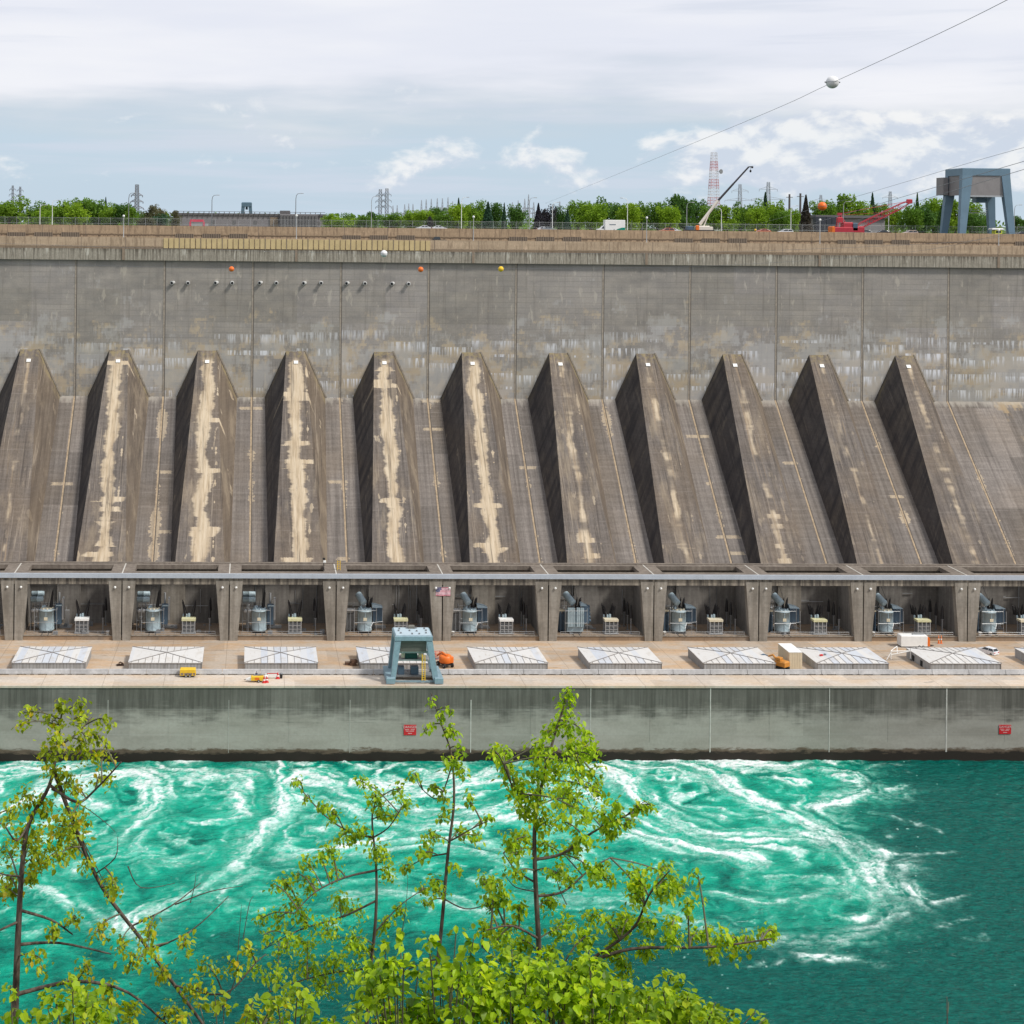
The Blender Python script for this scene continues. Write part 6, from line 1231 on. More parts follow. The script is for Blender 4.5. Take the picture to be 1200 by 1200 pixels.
# ================================================================ the river
def hash2(ix, iy, s):
    h = (ix.astype(np.int64) * 374761393 + iy.astype(np.int64) * 668265263 + s * 1442695041) & 0xFFFFFFFF
    h = ((h ^ (h >> 13)) * 1274126177) & 0xFFFFFFFF; h = h ^ (h >> 16); return (h & 0xFFFF) / 65535.0
def gnoise(x, y, s=0):
    ix = np.floor(x); iy = np.floor(y); fx = x - ix; fy = y - iy
    u = fx * fx * fx * (fx * (fx * 6 - 15) + 10); v = fy * fy * fy * (fy * (fy * 6 - 15) + 10); r = []
    for dx in (0, 1):
        for dy in (0, 1):
            a = hash2(ix + dx, iy + dy, s) * 2 * np.pi; r.append(np.cos(a) * (fx - dx) + np.sin(a) * (fy - dy))
    return (r[0] * (1 - u) + r[2] * u) * (1 - v) + (r[1] * (1 - u) + r[3] * u) * v
def fbm(x, y, o=5, s=0, g=.55):
    t = 0; a = 1; n = 0
    for i in range(o): t = t + a * gnoise(x * 2 ** i + 17.3 * i, y * 2 ** i - 9.1 * i, s + i); n += a; a *= g
    return t / n * 1.6
def ridged(x, y, o=5, s=0, g=.6):
    t = 0; a = 1; n = 0
    for i in range(o): t = t + a * (1 - np.abs(gnoise(x * 2 ** i + 5.7 * i, y * 2 ** i + 3.9 * i, s + i)) * 2.2); n += a; a *= g
    return np.clip(t / n, 0, 1)
def sstep(v, a, b): t = np.clip((v - a) / (b - a), 0, 1); return t * t * (3 - 2 * t)
def wp(px, py): p = onz(px, py, 0); return (p.x, p.y)
def seglist_dist(X, Y, pts):
    d = np.full(X.shape, 1e9)
    for (x0, y0), (x1, y1) in zip(pts[:-1], pts[1:]):
        dx, dy = x1 - x0, y1 - y0; t = np.clip(((X - x0) * dx + (Y - y0) * dy) / (dx * dx + dy * dy + 1e-9), 0, 1); d = np.minimum(d, np.hypot(X - x0 - t * dx, Y - y0 - t * dy))
    return d
def build_water():
    gx = np.concatenate([np.linspace(-600, -75, 90)[:-1], np.arange(-75, 180, .30), np.linspace(180, 700, 90)[1:]])
    gy = np.concatenate([np.linspace(95, 192, 45)[:-1], np.arange(192, YRV + .45, .36)])
    X, Y = np.meshgrid(gx, gy); nx, ny = len(gx), len(gy)
    # slow large warp so that nothing traced stays straight
    wx, wy = fbm(X / 14, Y / 14, 4, 3) * 2.6 + fbm(X / 4, Y / 4, 3, 8) * 1.6, fbm(X / 14, Y / 14, 4, 31) * 2.6 + fbm(X / 4, Y / 4, 3, 38) * 1.6
    XW, YW_ = X + wx, Y + wy
    poly = [wp(*p) for p in ((-400, 888), (1000, 890), (1035, 925), (1005, 950), (990, 985), (1035, 1012), (1065, 1050), (1048, 1085), (980, 1112), (860, 1098), (700, 1095), (560, 1120), (300, 1120), (120, 1205), (-400, 1260))]
    poly[0] = (-260, 304); poly[1] = (poly[1][0], 304)
    ins = np.zeros(X.shape, bool); q = poly + [poly[0]]
    for (x0, y0), (x1, y1) in zip(q[:-1], q[1:]):
        c = ((y0 > YW_) != (y1 > YW_)) & (XW < (x1 - x0) * (YW_ - y0) / (y1 - y0 + 1e-9) + x0); ins ^= c
    sd = seglist_dist(XW, YW_, q) * np.where(ins, 1, -1)
    aer = sstep(sd, -13, 13)
    # a stream function of eddies and outfalls; streaks of foam follow its flow
    UX, UY, DX, DY = np.arange(-75, 180, .30), np.arange(192, YRV + .45, .36), .30, .36
    SXg, SYg = np.meshgrid(UX, UY)
    psi = 2.6 * fbm(SXg / 15, SYg / 12, 2, 401) + 1.1 * fbm(SXg / 6, SYg / 5, 2, 411) + .035 * SYg - .02 * SXg
    for (px, py, g, r) in [(945, 920, 2.6, 7), (455, 922, -2.2, 6), (555, 918, 1.8, 6), (90, 945, 2.0, 9), (235, 945, -2.2, 9), (330, 915, 1.5, 5), (690, 935, -1.8, 8), (790, 935, 2.0, 8), (860, 1000, -2.2, 10), (1040, 1012, 2.0, 6), (1055, 1065, -1.8, 7), (160, 905, -1.6, 5), (390, 985, 2.0, 9), (520, 1005, -2.0, 10), (640, 1010, 1.8, 10), (960, 1040, 1.8, 11), (60, 1030, -2.0, 11), (210, 1050, 2.0, 11), (740, 1060, -1.5, 11)]:
        cx, cy = wp(px, py); psi = psi + g * np.exp(-((SXg - cx) ** 2 + (SYg - cy) ** 2 * 1.2) / (2 * r * r)) * 1.5
    STROKES = [(3.0, .34, ((322, 896), (320, 940), (300, 990), (255, 1030), (200, 1060), (130, 1085))), (2.8, .34, ((180, 897), (186, 940), (150, 975), (90, 1000), (10, 1012))), (3.2, .4, ((-20, 965), (40, 930), (90, 903))), (3.2, .44, ((815, 896), (875, 928), (935, 960), (975, 980), (1005, 1000), (1022, 1020), (1030, 1045))),
          (3.4, .48, ((715, 900), (760, 940), (800, 975), (870, 988), (950, 978))), (3.0, .50, ((390, 935), (450, 957), (530, 962), (590, 945))), (2.8, .40, ((640, 925), (700, 960), (780, 985), (850, 1003))), (2.6, .65, ((1060, 1010), (1034, 1014), (1026, 1028), (1046, 1040))), (2.4, .50, ((1062, 1045), (1050, 1072), (985, 1098), (890, 1102))),
          (2.6, .48, ((575, 900), (525, 928), (465, 918))), (1.6, .50, ((890, 905), (940, 897), (1005, 905), (1020, 925), (985, 942), (930, 945))), (2.2, .35, ((390, 1050), (470, 1043), (545, 1062))), (1.6, .32, ((800, 1042), (900, 1052), (985, 1045))), (2.0, .38, ((60, 1045), (110, 1070), (170, 1110))),
          (2.8, .45, ((0, 905), (120, 902), (300, 898))), (2.4, .5, ((600, 897), (760, 893), (900, 893))), (1.0, .28, ((960, 1120), (1040, 1125))), (2.5, .3, ((330, 1010), (420, 1000), (520, 985), (600, 1000))), (2.5, .3, ((640, 1050), (740, 1060), (820, 1085))), (.7, .6, ((1025, 999), (1080, 1001), (1120, 997))), (.6, .5, ((1095, 1057), (1130, 1046))), (.6, .5, ((1105, 1087), (1142, 1078))), (.7, .6, ((940, 1122), (1000, 1119))), (.6, .5, ((870, 1131), (912, 1127))), (.5, .45, ((1050, 960), (1100, 975))), (.5, .4, ((1130, 1100), (1165, 1095)))]
    py_, px_ = np.gradient(psi, DY, DX); vx, vy = py_, -px_; sp = np.hypot(vx, vy) + .15; vx, vy = vx / sp, vy / sp
    for (w, s, pts) in STROKES:
        P_ = [wp(*p) for p in pts]
        for (x0, y0), (x1, y1) in zip(P_[:-1], P_[1:]):
            dx, dy = x1 - x0, y1 - y0; L2 = math.hypot(dx, dy); t_ = np.clip(((SXg - x0) * dx + (SYg - y0) * dy) / (L2 * L2), 0, 1); e = 2.2 * np.exp(-(np.hypot(SXg - x0 - t_ * dx, SYg - y0 - t_ * dy) / (w * 1.5)) ** 2); vx = vx + e * dx / L2; vy = vy + e * dy / L2
    sp = np.hypot(vx, vy) + .05; vx, vy = vx / sp, vy / sp
    H_, W_ = SXg.shape
    def samp(A, x, y):
        fx = np.clip((x - UX[0]) / DX, 0, W_ - 1.001); fy = np.clip((y - UY[0]) / DY, 0, H_ - 1.001); i, j = fx.astype(int), fy.astype(int); u, v = fx - i, fy - j
        return (A[j, i] * (1 - u) + A[j, i + 1] * u) * (1 - v) + (A[j + 1, i] * (1 - u) + A[j + 1, i + 1] * u) * v
    def lic(A, L, st):
        acc = A.copy(); n = 1
        for sg in (1, -1):
            x, y = SXg.copy(), SYg.copy()
            for k in range(L):
                x = x + sg * st * samp(vx, x, y); y = y + sg * st * samp(vy, x, y); acc = acc + samp(A, x, y); n += 1
        acc = acc / n; return (acc - acc.mean()) / acc.std()
    z1 = lic(gnoise(SXg / .7, SYg / .7, 421) + rng.normal(0, .4, SXg.shape), 11, .33); z1b = lic(gnoise(SXg / 1.1, SYg / 1.0, 423) + rng.normal(0, .25, SXg.shape), 22, .33)
    z2 = lic(gnoise(SXg / 2.0, SYg / 1.8, 431), 14, .7)
    z3 = lic(fbm(SXg / 5.5, SYg / 4.5, 3, 441), 12, .9)
    inside = (X >= UX[0]) & (X <= UX[-1]) & (Y >= UY[0])
    jx = fbm(X / 1.3, Y / 1.0, 3, 601) * .45 + fbm(X / 4, Y / 3, 2, 605) * .8; jy = fbm(X / 1.3, Y / 1.0, 3, 611) * .45 + fbm(X / 4, Y / 3, 2, 615) * .8
    z1, z1b, z2, z3 = [np.where(inside, samp(q, X + jx, Y + jy), 0) for q in (z1, z1b, z2, z3)]
    ax, ay = X + fbm(X / 5, Y / 5, 4, 51) * 1.5, Y + fbm(X / 5, Y / 5, 4, 61) * 1.5
    n1 = np.clip(.5 + .22 * z3, 0, 1); n3 = .5 * z3
    D = (.36 * sstep(Y, 205, 285) + .30 * sstep(Y, 272, 300)) * aer * np.clip(.72 + .34 * z3 + .22 * z2, .1, 1.7)
    for (w, s, pts) in STROKES:
        d = seglist_dist(XW, YW_, [wp(*p) for p in pts]); D = D + s * (.62 * np.exp(-(d / (w * .8)) ** 2) + .42 * np.exp(-(d / (w * 1.9)) ** 2))
    D = np.clip(D * (.82 + .26 * z3), 0, 1.0)
    brk = ridged(X / 2.3 + .3 * z2, Y / 1.5 + .3 * z1b, 5, 501, .68); brk = (brk - brk.mean()) / brk.std(); fine = np.clip(.50 * z1 + .36 * z1b + .26 * z2 + .50 * brk, -2.4, 2.6)
    soft = np.clip(D * 1.25 + .10 * z2 * D, 0, 1)
    foam = np.clip(soft * (.50 + .27 * fine) + .30 * sstep(fine * .45 + D * 1.7, 1.2, 2.8) + .16 * sstep(fine, .9, 2.4) * aer, 0, .97)
    # small whitecaps on the darker reach
    wc = ridged(X / 7 + 3, Y / 2.2, 5, 101); pt = fbm(X / 22, Y / 16, 3, 111)
    foam = np.maximum(foam, sstep(wc + pt * .12, .93, .985) * .6 * sstep(sd, -45, -3) * (1 - aer * .5))
    H = .45 * fbm(X / 7.5, Y / 4.2, 5, 121) + .16 * fbm(X / 3.2, Y / 1.8, 3, 126) + .07 * fbm(X / 1.9, Y / 1.1, 4, 131) + aer * (.34 * fbm(ax / 5, ay / 4, 5, 141) + .20 * (n1 - .5)) + .16 * foam + .25 * sstep(Y, 292, 300.5) * aer * fbm(X / 2.5, Y / 2, 4, 151)
    up = np.clip(fbm(ax / 9, ay / 7, 4, 161) * .35 + .5 + .10 * z2 + .10 * z3, 0, 1)
    me = bpy.data.meshes.new('river'); N = nx * ny; co = np.stack([X, Y, H], -1).reshape(-1, 3).astype('f'); me.vertices.add(N); me.vertices.foreach_set('co', co.ravel())
    i = np.arange((ny - 1) * (nx - 1)); r_, c_ = i // (nx - 1), i % (nx - 1); b = r_ * nx + c_; q = np.stack([b, b + 1, b + nx + 1, b + nx], 1).astype('i'); me.loops.add(q.size); me.loops.foreach_set('vertex_index', q.ravel())
    me.polygons.add(len(q)); me.polygons.foreach_set('loop_start', np.arange(len(q), dtype='i') * 4); me.polygons.foreach_set('loop_total', np.full(len(q), 4, 'i')); me.polygons.foreach_set('use_smooth', np.ones(len(q), bool))
    for nm, v in (('foam', foam), ('air', np.clip(aer * (.56 + .38 * sstep(Y, 215, 285)) * (.25 + 1.15 * up) + .25 * soft, 0, 1))):
        a = me.attributes.new(nm, 'FLOAT', 'POINT'); a.data.foreach_set('value', v.astype('f').ravel())
    me.update()
    t = NT('river_water'); x, y, z = t.pos(); fo = t.N('ShaderNodeAttribute', attribute_name='foam').outputs['Fac']; ar = t.N('ShaderNodeAttribute', attribute_name='air').outputs['Fac']
    v = t.V(x, t.mul(y, 1.4), 0.); n = t.noise(v, 2.6, 6, .70, .8); m_ = t.noise(t.V(t.mul(x, .7), t.mul(y, 1.5), 4.), 1., 5, .6, .8); rp = t.noise(t.V(t.mul(x, .9), t.mul(y, 1.9), 9.), 1.1, 5, .6, .3)
    deep = t.MX(t.SM(m_, .3, .7), (.0, .062, .052), (.001, .115, .092)); c = t.MX(t.SM(t.plus(ar, t.mul(t.sub(m_, .5), .25)), .08, .85), deep, (.002, .345, .225)); c = t.MX(t.SM(t.plus(ar, t.mul(t.sub(n, .5), .35)), .72, 1.15), c, (.035, .49, .35))
    f = t.SM(t.plus(fo, t.mul(t.sub(n, .5), t.plus(.10, t.mul(fo, 1.15)))), .02, .92); f2 = t.M('MINIMUM', t.mul(f, 1.0), 1.0); c = t.MX(t.M('MINIMUM', t.mul(fo, .6), .4), c, (.08, .55, .42)); c = t.MX(f2, c, (.80, .86, .85))
    mat = t.bsdf(c, t.plus(.10, t.mul(f2, .55)), 0., t.bump(t.plus(t.plus(t.mul(rp, .8), t.plus(t.mul(m_, 1.6), t.mul(t.noise(t.V(t.mul(x, .22), t.mul(y, .5), 2.), 1., 4, .6, .9), 4.5))), t.mul(n, t.plus(.12, t.mul(f2, .4)))), .75, .34), .12)
    me.materials.append(mat); o = bpy.data.objects.new('river', me); COL.objects.link(o); tag(o, kind='structure')
build_water()

# ================================================================ near bank, under the camera
def zbank(x, y):
    z = np.where(y < 20, 109.2 - .5 * np.maximum(y - 1, 0), 99.7 - 1.55 * (y - 20)); z = np.where(y > 52, np.maximum(99.7 - 1.55 * 32 - .72 * (y - 52), -6), z); return np.where(y < 1, 109.2, z)
gx, gy = np.linspace(-160, 220, 140), np.concatenate([np.linspace(-30, 0, 8), np.linspace(1, 25, 40), np.linspace(28, 125, 50)]); X, Y = np.meshgrid(gx, gy)
Z = zbank(X, Y) + np.where(Y > 14, fbm(X / 9, Y / 9, 4, 7) * 1.6 - .8, fbm(X / 3, Y / 3, 3, 9) * .12)
q = [(r * 140 + c, r * 140 + c + 1, (r + 1) * 140 + c + 1, (r + 1) * 140 + c) for r in range(len(gy) - 1) for c in range(139)]
def mat_bank():
    t = NT('bank_soil'); x, y, z = t.pos(); n = t.noise(t.V(x, y, z), .7, 6, .6); c = t.MX(t.SM(n, .35, .65), (.05, .075, .02), (.12, .095, .06)); return t.bsdf(c, .95, 0., t.bump(n, .4, .2))
tag(raw('bank', np.stack([X, Y, Z], -1).reshape(-1, 3), q, mat_bank(), smooth=True), kind='structure')
def zb1(x, y): return float(zbank(np.array(x), np.array(y)))

# ---------------------------------------------------------------- saplings and shrubs on the near bank
def mat_leaf(name, c0, c1, c2):
    t = NT(name); g = t.N('ShaderNodeNewGeometry'); u = g.outputs['Random Per Island']; x, y, z = t.objpos(); n = t.noise(t.V(x, y, z), 6., 3, .5)
    c = t.MX(t.SM(u, .0, .75), c0, c1); c = t.MX(t.SM(u, .80, 1.0), c, c2); c = t.scale(c, t.V(*[t.SM(n, .2, .8, .82, 1.15)] * 3))
    p = t.N('ShaderNodeBsdfPrincipled'); t.put(p.inputs['Base Color'], c); p.inputs['Roughness'].default_value = .45; p.inputs['Specular IOR Level'].default_value = .3
    tr = t.N('ShaderNodeBsdfTranslucent'); t.put(tr.inputs[0], t.scale(c, (1.5, 1.45, .6))); mx = t.N('ShaderNodeMixShader'); mx.inputs[0].default_value = .5
    t.t.links.new(p.outputs[0], mx.inputs[1]); t.t.links.new(tr.outputs[0], mx.inputs[2]); t.t.links.new(mx.outputs[0], t.out.inputs[0]); return t.mat
L_SAP = mat_leaf('sapling_leaf', (.14, .26, .010), (.40, .58, .018), (.52, .58, .03)); L_OLIVE = mat_leaf('olive_leaf', (.15, .22, .010), (.42, .53, .018), (.55, .42, .02)); L_VINE = mat_leaf('vine_leaf', (.06, .15, .004), (.38, .56, .010), (.52, .64, .02)); L_SHADE = mat_leaf('shrub_leaf', (.13, .25, .008), (.33, .48, .012), (.46, .55, .02))
def mat_bark():
    t = NT('sapling_bark'); x, y, z = t.objpos(); n = t.noise(t.V(t.mul(x, 30.), t.mul(y, 30.), t.mul(z, 8.)), 1., 5, .6); return t.bsdf(t.MX(t.SM(n, .3, .7), (.045, .032, .026), (.14, .11, .09)), .9, 0., t.bump(n, .4, .004))
M_BARK = mat_bark(); M_TWIG = paint('grey_twig', (.12, .115, .075), .9)
def leaves_mesh(name, P, size, mat, parent, droop=.75, r=rng, wide=.34):
    """P: leaf base points (parent space); each leaf is a pointed blade folded along its midrib"""
    n = len(P)
    if n == 0: return None
    a = r.uniform(0, 2 * np.pi, n); d = np.stack([np.cos(a) * .75, np.sin(a) * .75, -droop + r.normal(0, .35, n)], 1); d /= np.linalg.norm(d, axis=1)[:, None]
    s = np.stack([-np.sin(a), np.cos(a), r.normal(0, .35, n)], 1); s -= (s * d).sum(1)[:, None] * d; s /= np.linalg.norm(s, axis=1)[:, None]; nn = np.cross(d, s)
    L = size * r.uniform(.45, 1.4, (n, 1)); w = L * wide * r.uniform(.8, 1.2, (n, 1)); fold = r.uniform(.1, .5, (n, 1)); curl = r.uniform(-.1, .25, (n, 1))
    B = P; T = P + d * L - nn * L * curl; l1 = P + d * L * .28 + s * w * .9 + nn * w * fold; l2 = P + d * L * .62 + s * w * .8 + nn * w * fold * .7; r1 = P + d * L * .28 - s * w * .9 + nn * w * fold; r2 = P + d * L * .62 - s * w * .8 + nn * w * fold * .7; mid = P + d * L * .5
    Vv = np.stack([B, l1, l2, T, r2, r1, mid], 1).reshape(-1, 3); b = (np.arange(n) * 7)[:, None]
    Q = np.concatenate([b + np.array([[0, 1, 2, 6]]), b + np.array([[6, 2, 3, 3]]), b + np.array([[0, 6, 4, 5]]), b + np.array([[6, 3, 4, 4]])], 1).reshape(-1, 4)
    tri = (np.arange(len(Q)) % 2 == 1); F_ = [tuple(q[:3]) if t_ else tuple(q) for q, t_ in zip(Q.tolist(), tri)]
    return raw(name, Vv, F_, mat, parent, smooth=False)
def interp(pts, n):
    pts = [Vector(p) for p in pts]; out = []
    for i in range(len(pts) - 1):
        p0, p1, p2, p3 = pts[max(i - 1, 0)], pts[i], pts[i + 1], pts[min(i + 2, len(pts) - 1)]
        for k in range(n):
            t = k / n; out.append(.5 * ((2 * p1) + (p2 - p0) * t + (2 * p0 - 5 * p1 + 4 * p2 - p3) * t * t + (3 * p1 - p0 - 3 * p2 + p3) * t ** 3))
    return out + [pts[-1]]
def sapling(label, Yd, trunk, r0, r1, branches, blobs, leaf, mat, dens=1.0, bare=()):
    rr = np.random.default_rng(int(abs(trunk[0][0]) * 13 + 5)); sc = Yd / F
    top = [at(px, py, Yd + .02 * i) for i, (px, py) in enumerate(trunk)]
    b = top[0]; root = Vector((b.x + (b.x - top[1].x) * .3, Yd, zb1(b.x, Yd) - .15)); base = root.copy(); base.z += .15
    o = thing('sapling', label, 'young tree', base, 0, None)
    pts = interp([root] + top, 5); m = MB(); n = len(pts)
    m.path([p - base for p in pts], [r0 + (r1 - r0) * (i / (n - 1)) ** .8 for i in range(n)], 8); sk = pts[5:]
    bm_ = m
    for bi, (dep, ra, rb, pp) in enumerate(branches):
        q = [at(px, py, Yd + dep * (i / max(1, len(pp) - 1))) for i, (px, py) in enumerate(pp)]
        j = min(range(len(sk)), key=lambda k: (sk[k] - q[0]).length); q[0] = sk[j].copy(); q = interp(q, 4); bm_.path([p - base for p in q], [ra + (rb - ra) * i / (len(q) - 1) for i in range(len(q))], 6); sk = sk + q[2:]
    P = []; tw = MB()
    for (px, py, rx, ry) in blobs:
        c = at(px, py, Yd + rr.normal(0, .30) * min(1.5, rx / 18)); j = min(range(len(sk)), key=lambda k: (sk[k] - c).length + .35 * max(0, sk[k].z - c.z)); s0 = sk[j]
        e = c + Vector((rr.normal(0, .2) * rx * sc, 0, ry * sc * .55)); md = s0.lerp(e, .55) + Vector((0, 0, .01 + .06 * (e - s0).length)); tp = interp([s0, md, e], 5)
        tw.path([p - base for p in tp], [.0045 + .0025 * (1 - i / len(tp)) for i in range(len(tp))], 4)
        ns = max(1, int(rx * ry / 130)); ends = [tp]
        for k in range(ns):
            a = tp[int(rr.integers(4, len(tp)))]; e2 = c + Vector((rr.uniform(-1, 1) * rx * sc, rr.uniform(-1, 1) * rx * sc * .8, rr.uniform(-.8, .9) * ry * sc)); t2 = interp([a, a.lerp(e2, .5) + Vector((0, 0, .03)), e2], 4); tw.path([p - base for p in t2], [.0035] * len(t2), 4); ends.append(t2)
        nl = max(9, int(dens * (rx + 2) * (ry + 2) * 3.14 / (leaf / sc) ** 2 * 8.5))
        for k in range(nl):
            tl = ends[int(rr.integers(0, len(ends)))]; p = tl[int(rr.integers(len(tl) // 2, len(tl)))]; P.append([*(p - base + Vector(rr.normal(0, 1, 3)) * min(.085, .6 * ry * sc))])
    for (dep, ra, pp) in bare:
        q = interp([at(px, py, Yd + dep) for (px, py) in pp], 4); bm_.path([p - base for p in q], [ra * (1 - .75 * i / len(q)) for i in range(len(q))], 5)
    m.build('trunk', M_BARK, o); tw.build('twigs', M_TWIG, o); leaves_mesh('foliage', np.array(P), leaf, mat, o, r=rr)
    return o
# left sapling with a bent trunk
sapling('bent young tree with olive and orange leaves at the left edge', 10.5, [(16, 1232), (19, 1150), (22, 1080), (26, 1015), (34, 965), (58, 920), (67, 875), (72, 838)], .034, .007,
  [(.4, .018, .012, ((63, 905), (90, 975), (120, 1040), (165, 1100), (205, 1155), (245, 1210))), (-.3, .012, .005, ((60, 925), (90, 940), (112, 925), (142, 893))), (.3, .010, .004, ((70, 880), (90, 860), (108, 840))), (-.3, .009, .004, ((36, 962), (20, 985), (2, 965), (-20, 970))), (.2, .012, .005, ((22, 1075), (60, 1078), (85, 1095))), (.4, .012, .005, ((20, 1112), (70, 1105), (130, 1118))), (.5, .016, .006, ((12, 1168), (90, 1150), (150, 1163), (200, 1205))),
   (-.2, .008, .003, ((26, 1025), (5, 1025), (-12, 1018))), (-.2, .010, .004, ((20, 1088), (0, 1090), (-15, 1100))), (.3, .008, .003, ((165, 1098), (200, 1062), (235, 1035))), (.2, .007, .003, ((185, 1128), (225, 1090), (268, 1050))), (.1, .006, .002, ((120, 1040), (135, 1005), (138, 980))), (.1, .008, .003, ((225, 1185), (262, 1165), (300, 1128), (312, 1118))), (.2, .006, .002, ((90, 965), (110, 1010), (128, 1045)))],
  [(75, 832, 10, 7), (96, 830, 8, 6), (88, 848, 12, 10), (28, 838, 8, 5), (25, 853, 7, 6), (60, 850, 9, 9), (68, 880, 14, 14), (52, 890, 9, 10), (110, 862, 9, 9), (95, 880, 10, 12), (118, 885, 8, 12), (125, 848, 6, 8), (58, 905, 10, 9), (78, 918, 12, 10), (118, 912, 12, 7), (92, 925, 10, 6), (100, 868, 9, 8), (52, 950, 14, 12), (30, 940, 12, 10), (14, 955, 12, 10), (62, 975, 16, 14), (44, 985, 15, 14), (78, 995, 13, 13), (25, 985, 12, 13), (10, 1000, 12, 12), (66, 1010, 14, 12), (40, 1012, 12, 10), (85, 965, 10, 10), (8, 1030, 10, 10), (2, 1045, 10, 10), (88, 978, 9, 12), (35, 1030, 9, 8), (135, 1050, 8, 8), (100, 1018, 5, 7), (90, 1080, 9, 7), (62, 1100, 10, 8), (45, 1128, 9, 9), (110, 1100, 10, 7), (138, 1045, 6, 9), (104, 1140, 12, 8), (140, 1115, 9, 7), (175, 1100, 11, 9), (160, 1130, 14, 10), (190, 1150, 12, 10), (215, 1115, 9, 8), (222, 1165, 12, 10), (118, 1165, 14, 10), (88, 1170, 12, 10), (245, 1140, 9, 9), (268, 1130, 10, 8), (150, 1190, 16, 9), (290, 1115, 8, 7), (200, 1190, 14, 9)], .038, L_OLIVE, .8,
  bare=((.1, .005, ((60, 925), (98, 945), (125, 965), (135, 975))), (0, .005, ((150, 1015), (165, 1040), (205, 1035))), (.3, .006, ((205, 1060), (245, 1045), (285, 1038))), (.2, .004, ((223, 1058), (228, 1038), (230, 1022))), (.2, .004, ((285, 1100), (292, 1060), (297, 1050))), (.2, .005, ((255, 1190), (275, 1150), (280, 1100), (283, 1060)))))
sapling('slim young tree with sparse drooping leaves left of the dark whip', 12.2, [(428, 1240), (433, 1150), (440, 1080), (441, 1020), (436, 960), (441, 938)], .024, .005,
  [(.4, .010, .004, ((438, 985), (410, 975), (380, 955), (350, 922))), (-.3, .010, .004, ((440, 1025), (405, 1028), (370, 1045), (345, 1070))), (.3, .010, .004, ((440, 1060), (400, 1075), (350, 1090), (310, 1112))), (-.3, .008, .003, ((438, 985), (455, 970), (470, 948))), (.3, .008, .003, ((432, 1140), (390, 1140), (350, 1150), (310, 1165))), (.2, .007, .003, ((438, 1092), (470, 1060), (500, 1040)))],
  [(350, 918, 6, 5), (360, 938, 4, 4), (376, 950, 9, 6), (390, 957, 9, 6), (425, 918, 10, 6), (440, 935, 10, 8), (448, 950, 9, 8), (472, 928, 7, 8), (476, 945, 7, 8), (460, 960, 8, 6), (420, 980, 12, 9), (402, 985, 14, 8), (388, 996, 12, 8), (376, 1006, 8, 5), (440, 1000, 9, 10), (452, 1012, 8, 10), (458, 1028, 8, 8), (360, 1012, 9, 6), (366, 1040, 10, 8), (392, 1022, 7, 6), (348, 1028, 7, 7), (332, 1032, 9, 6), (322, 1038, 6, 5), (400, 1058, 12, 10), (418, 1070, 9, 8), (340, 1065, 12, 8), (352, 1082, 10, 9), (330, 1080, 8, 8), (305, 1080, 7, 6), (312, 1098, 6, 6), (380, 1100, 16, 11), (355, 1110, 14, 11), (410, 1105, 13, 11), (335, 1118, 13, 10), (430, 1120, 12, 9), (395, 1130, 16, 11), (360, 1140, 17, 11), (325, 1150, 14, 10), (420, 1150, 14, 11), (385, 1165, 18, 11), (345, 1175, 16, 11), (470, 1070, 9, 6), (495, 1045, 8, 5), (300, 1140, 10, 8), (455, 1085, 9, 7)], .036, L_SAP, .75,
  bare=((0, .004, ((470, 1100), (476, 1060), (478, 1025))), (.2, .004, ((310, 1110), (345, 1085), (372, 1040)))))
sapling('bare dark whip of a tree with a few leaf tufts, tallest stem at the centre', 11.0, [(498, 1240), (508, 1170), (517, 1090), (525, 1000), (532, 940), (529, 885), (517, 848), (505, 812)], .022, .004,
  [(.3, .006, .003, ((529, 900), (515, 935), (495, 925), (487, 910))), (-.3, .006, .003, ((526, 985), (555, 970), (572, 962))), (.3, .007, .003, ((524, 1000), (500, 1005), (480, 1015))), (-.2, .006, .002, ((520, 1065), (545, 1065), (570, 1060), (590, 1050))), (.3, .008, .003, ((513, 1125), (480, 1135), (455, 1150)))],
  [(503, 828, 5, 4), (517, 845, 6, 5), (530, 836, 6, 4), (524, 858, 7, 6), (532, 862, 6, 6), (500, 858, 4, 4), (536, 882, 6, 5), (527, 900, 8, 9), (540, 906, 8, 5), (545, 938, 7, 5), (520, 940, 6, 8), (507, 925, 5, 4), (486, 910, 6, 4), (545, 975, 9, 7), (558, 982, 8, 6), (569, 964, 8, 5), (515, 960, 6, 4), (508, 985, 9, 6), (500, 995, 9, 6), (495, 1005, 8, 6), (535, 1020, 5, 5), (505, 1035, 7, 6), (511, 1048, 7, 6), (478, 1018, 7, 6), (570, 1030, 6, 6), (500, 1062, 6, 5)], .037, L_SAP, .8)
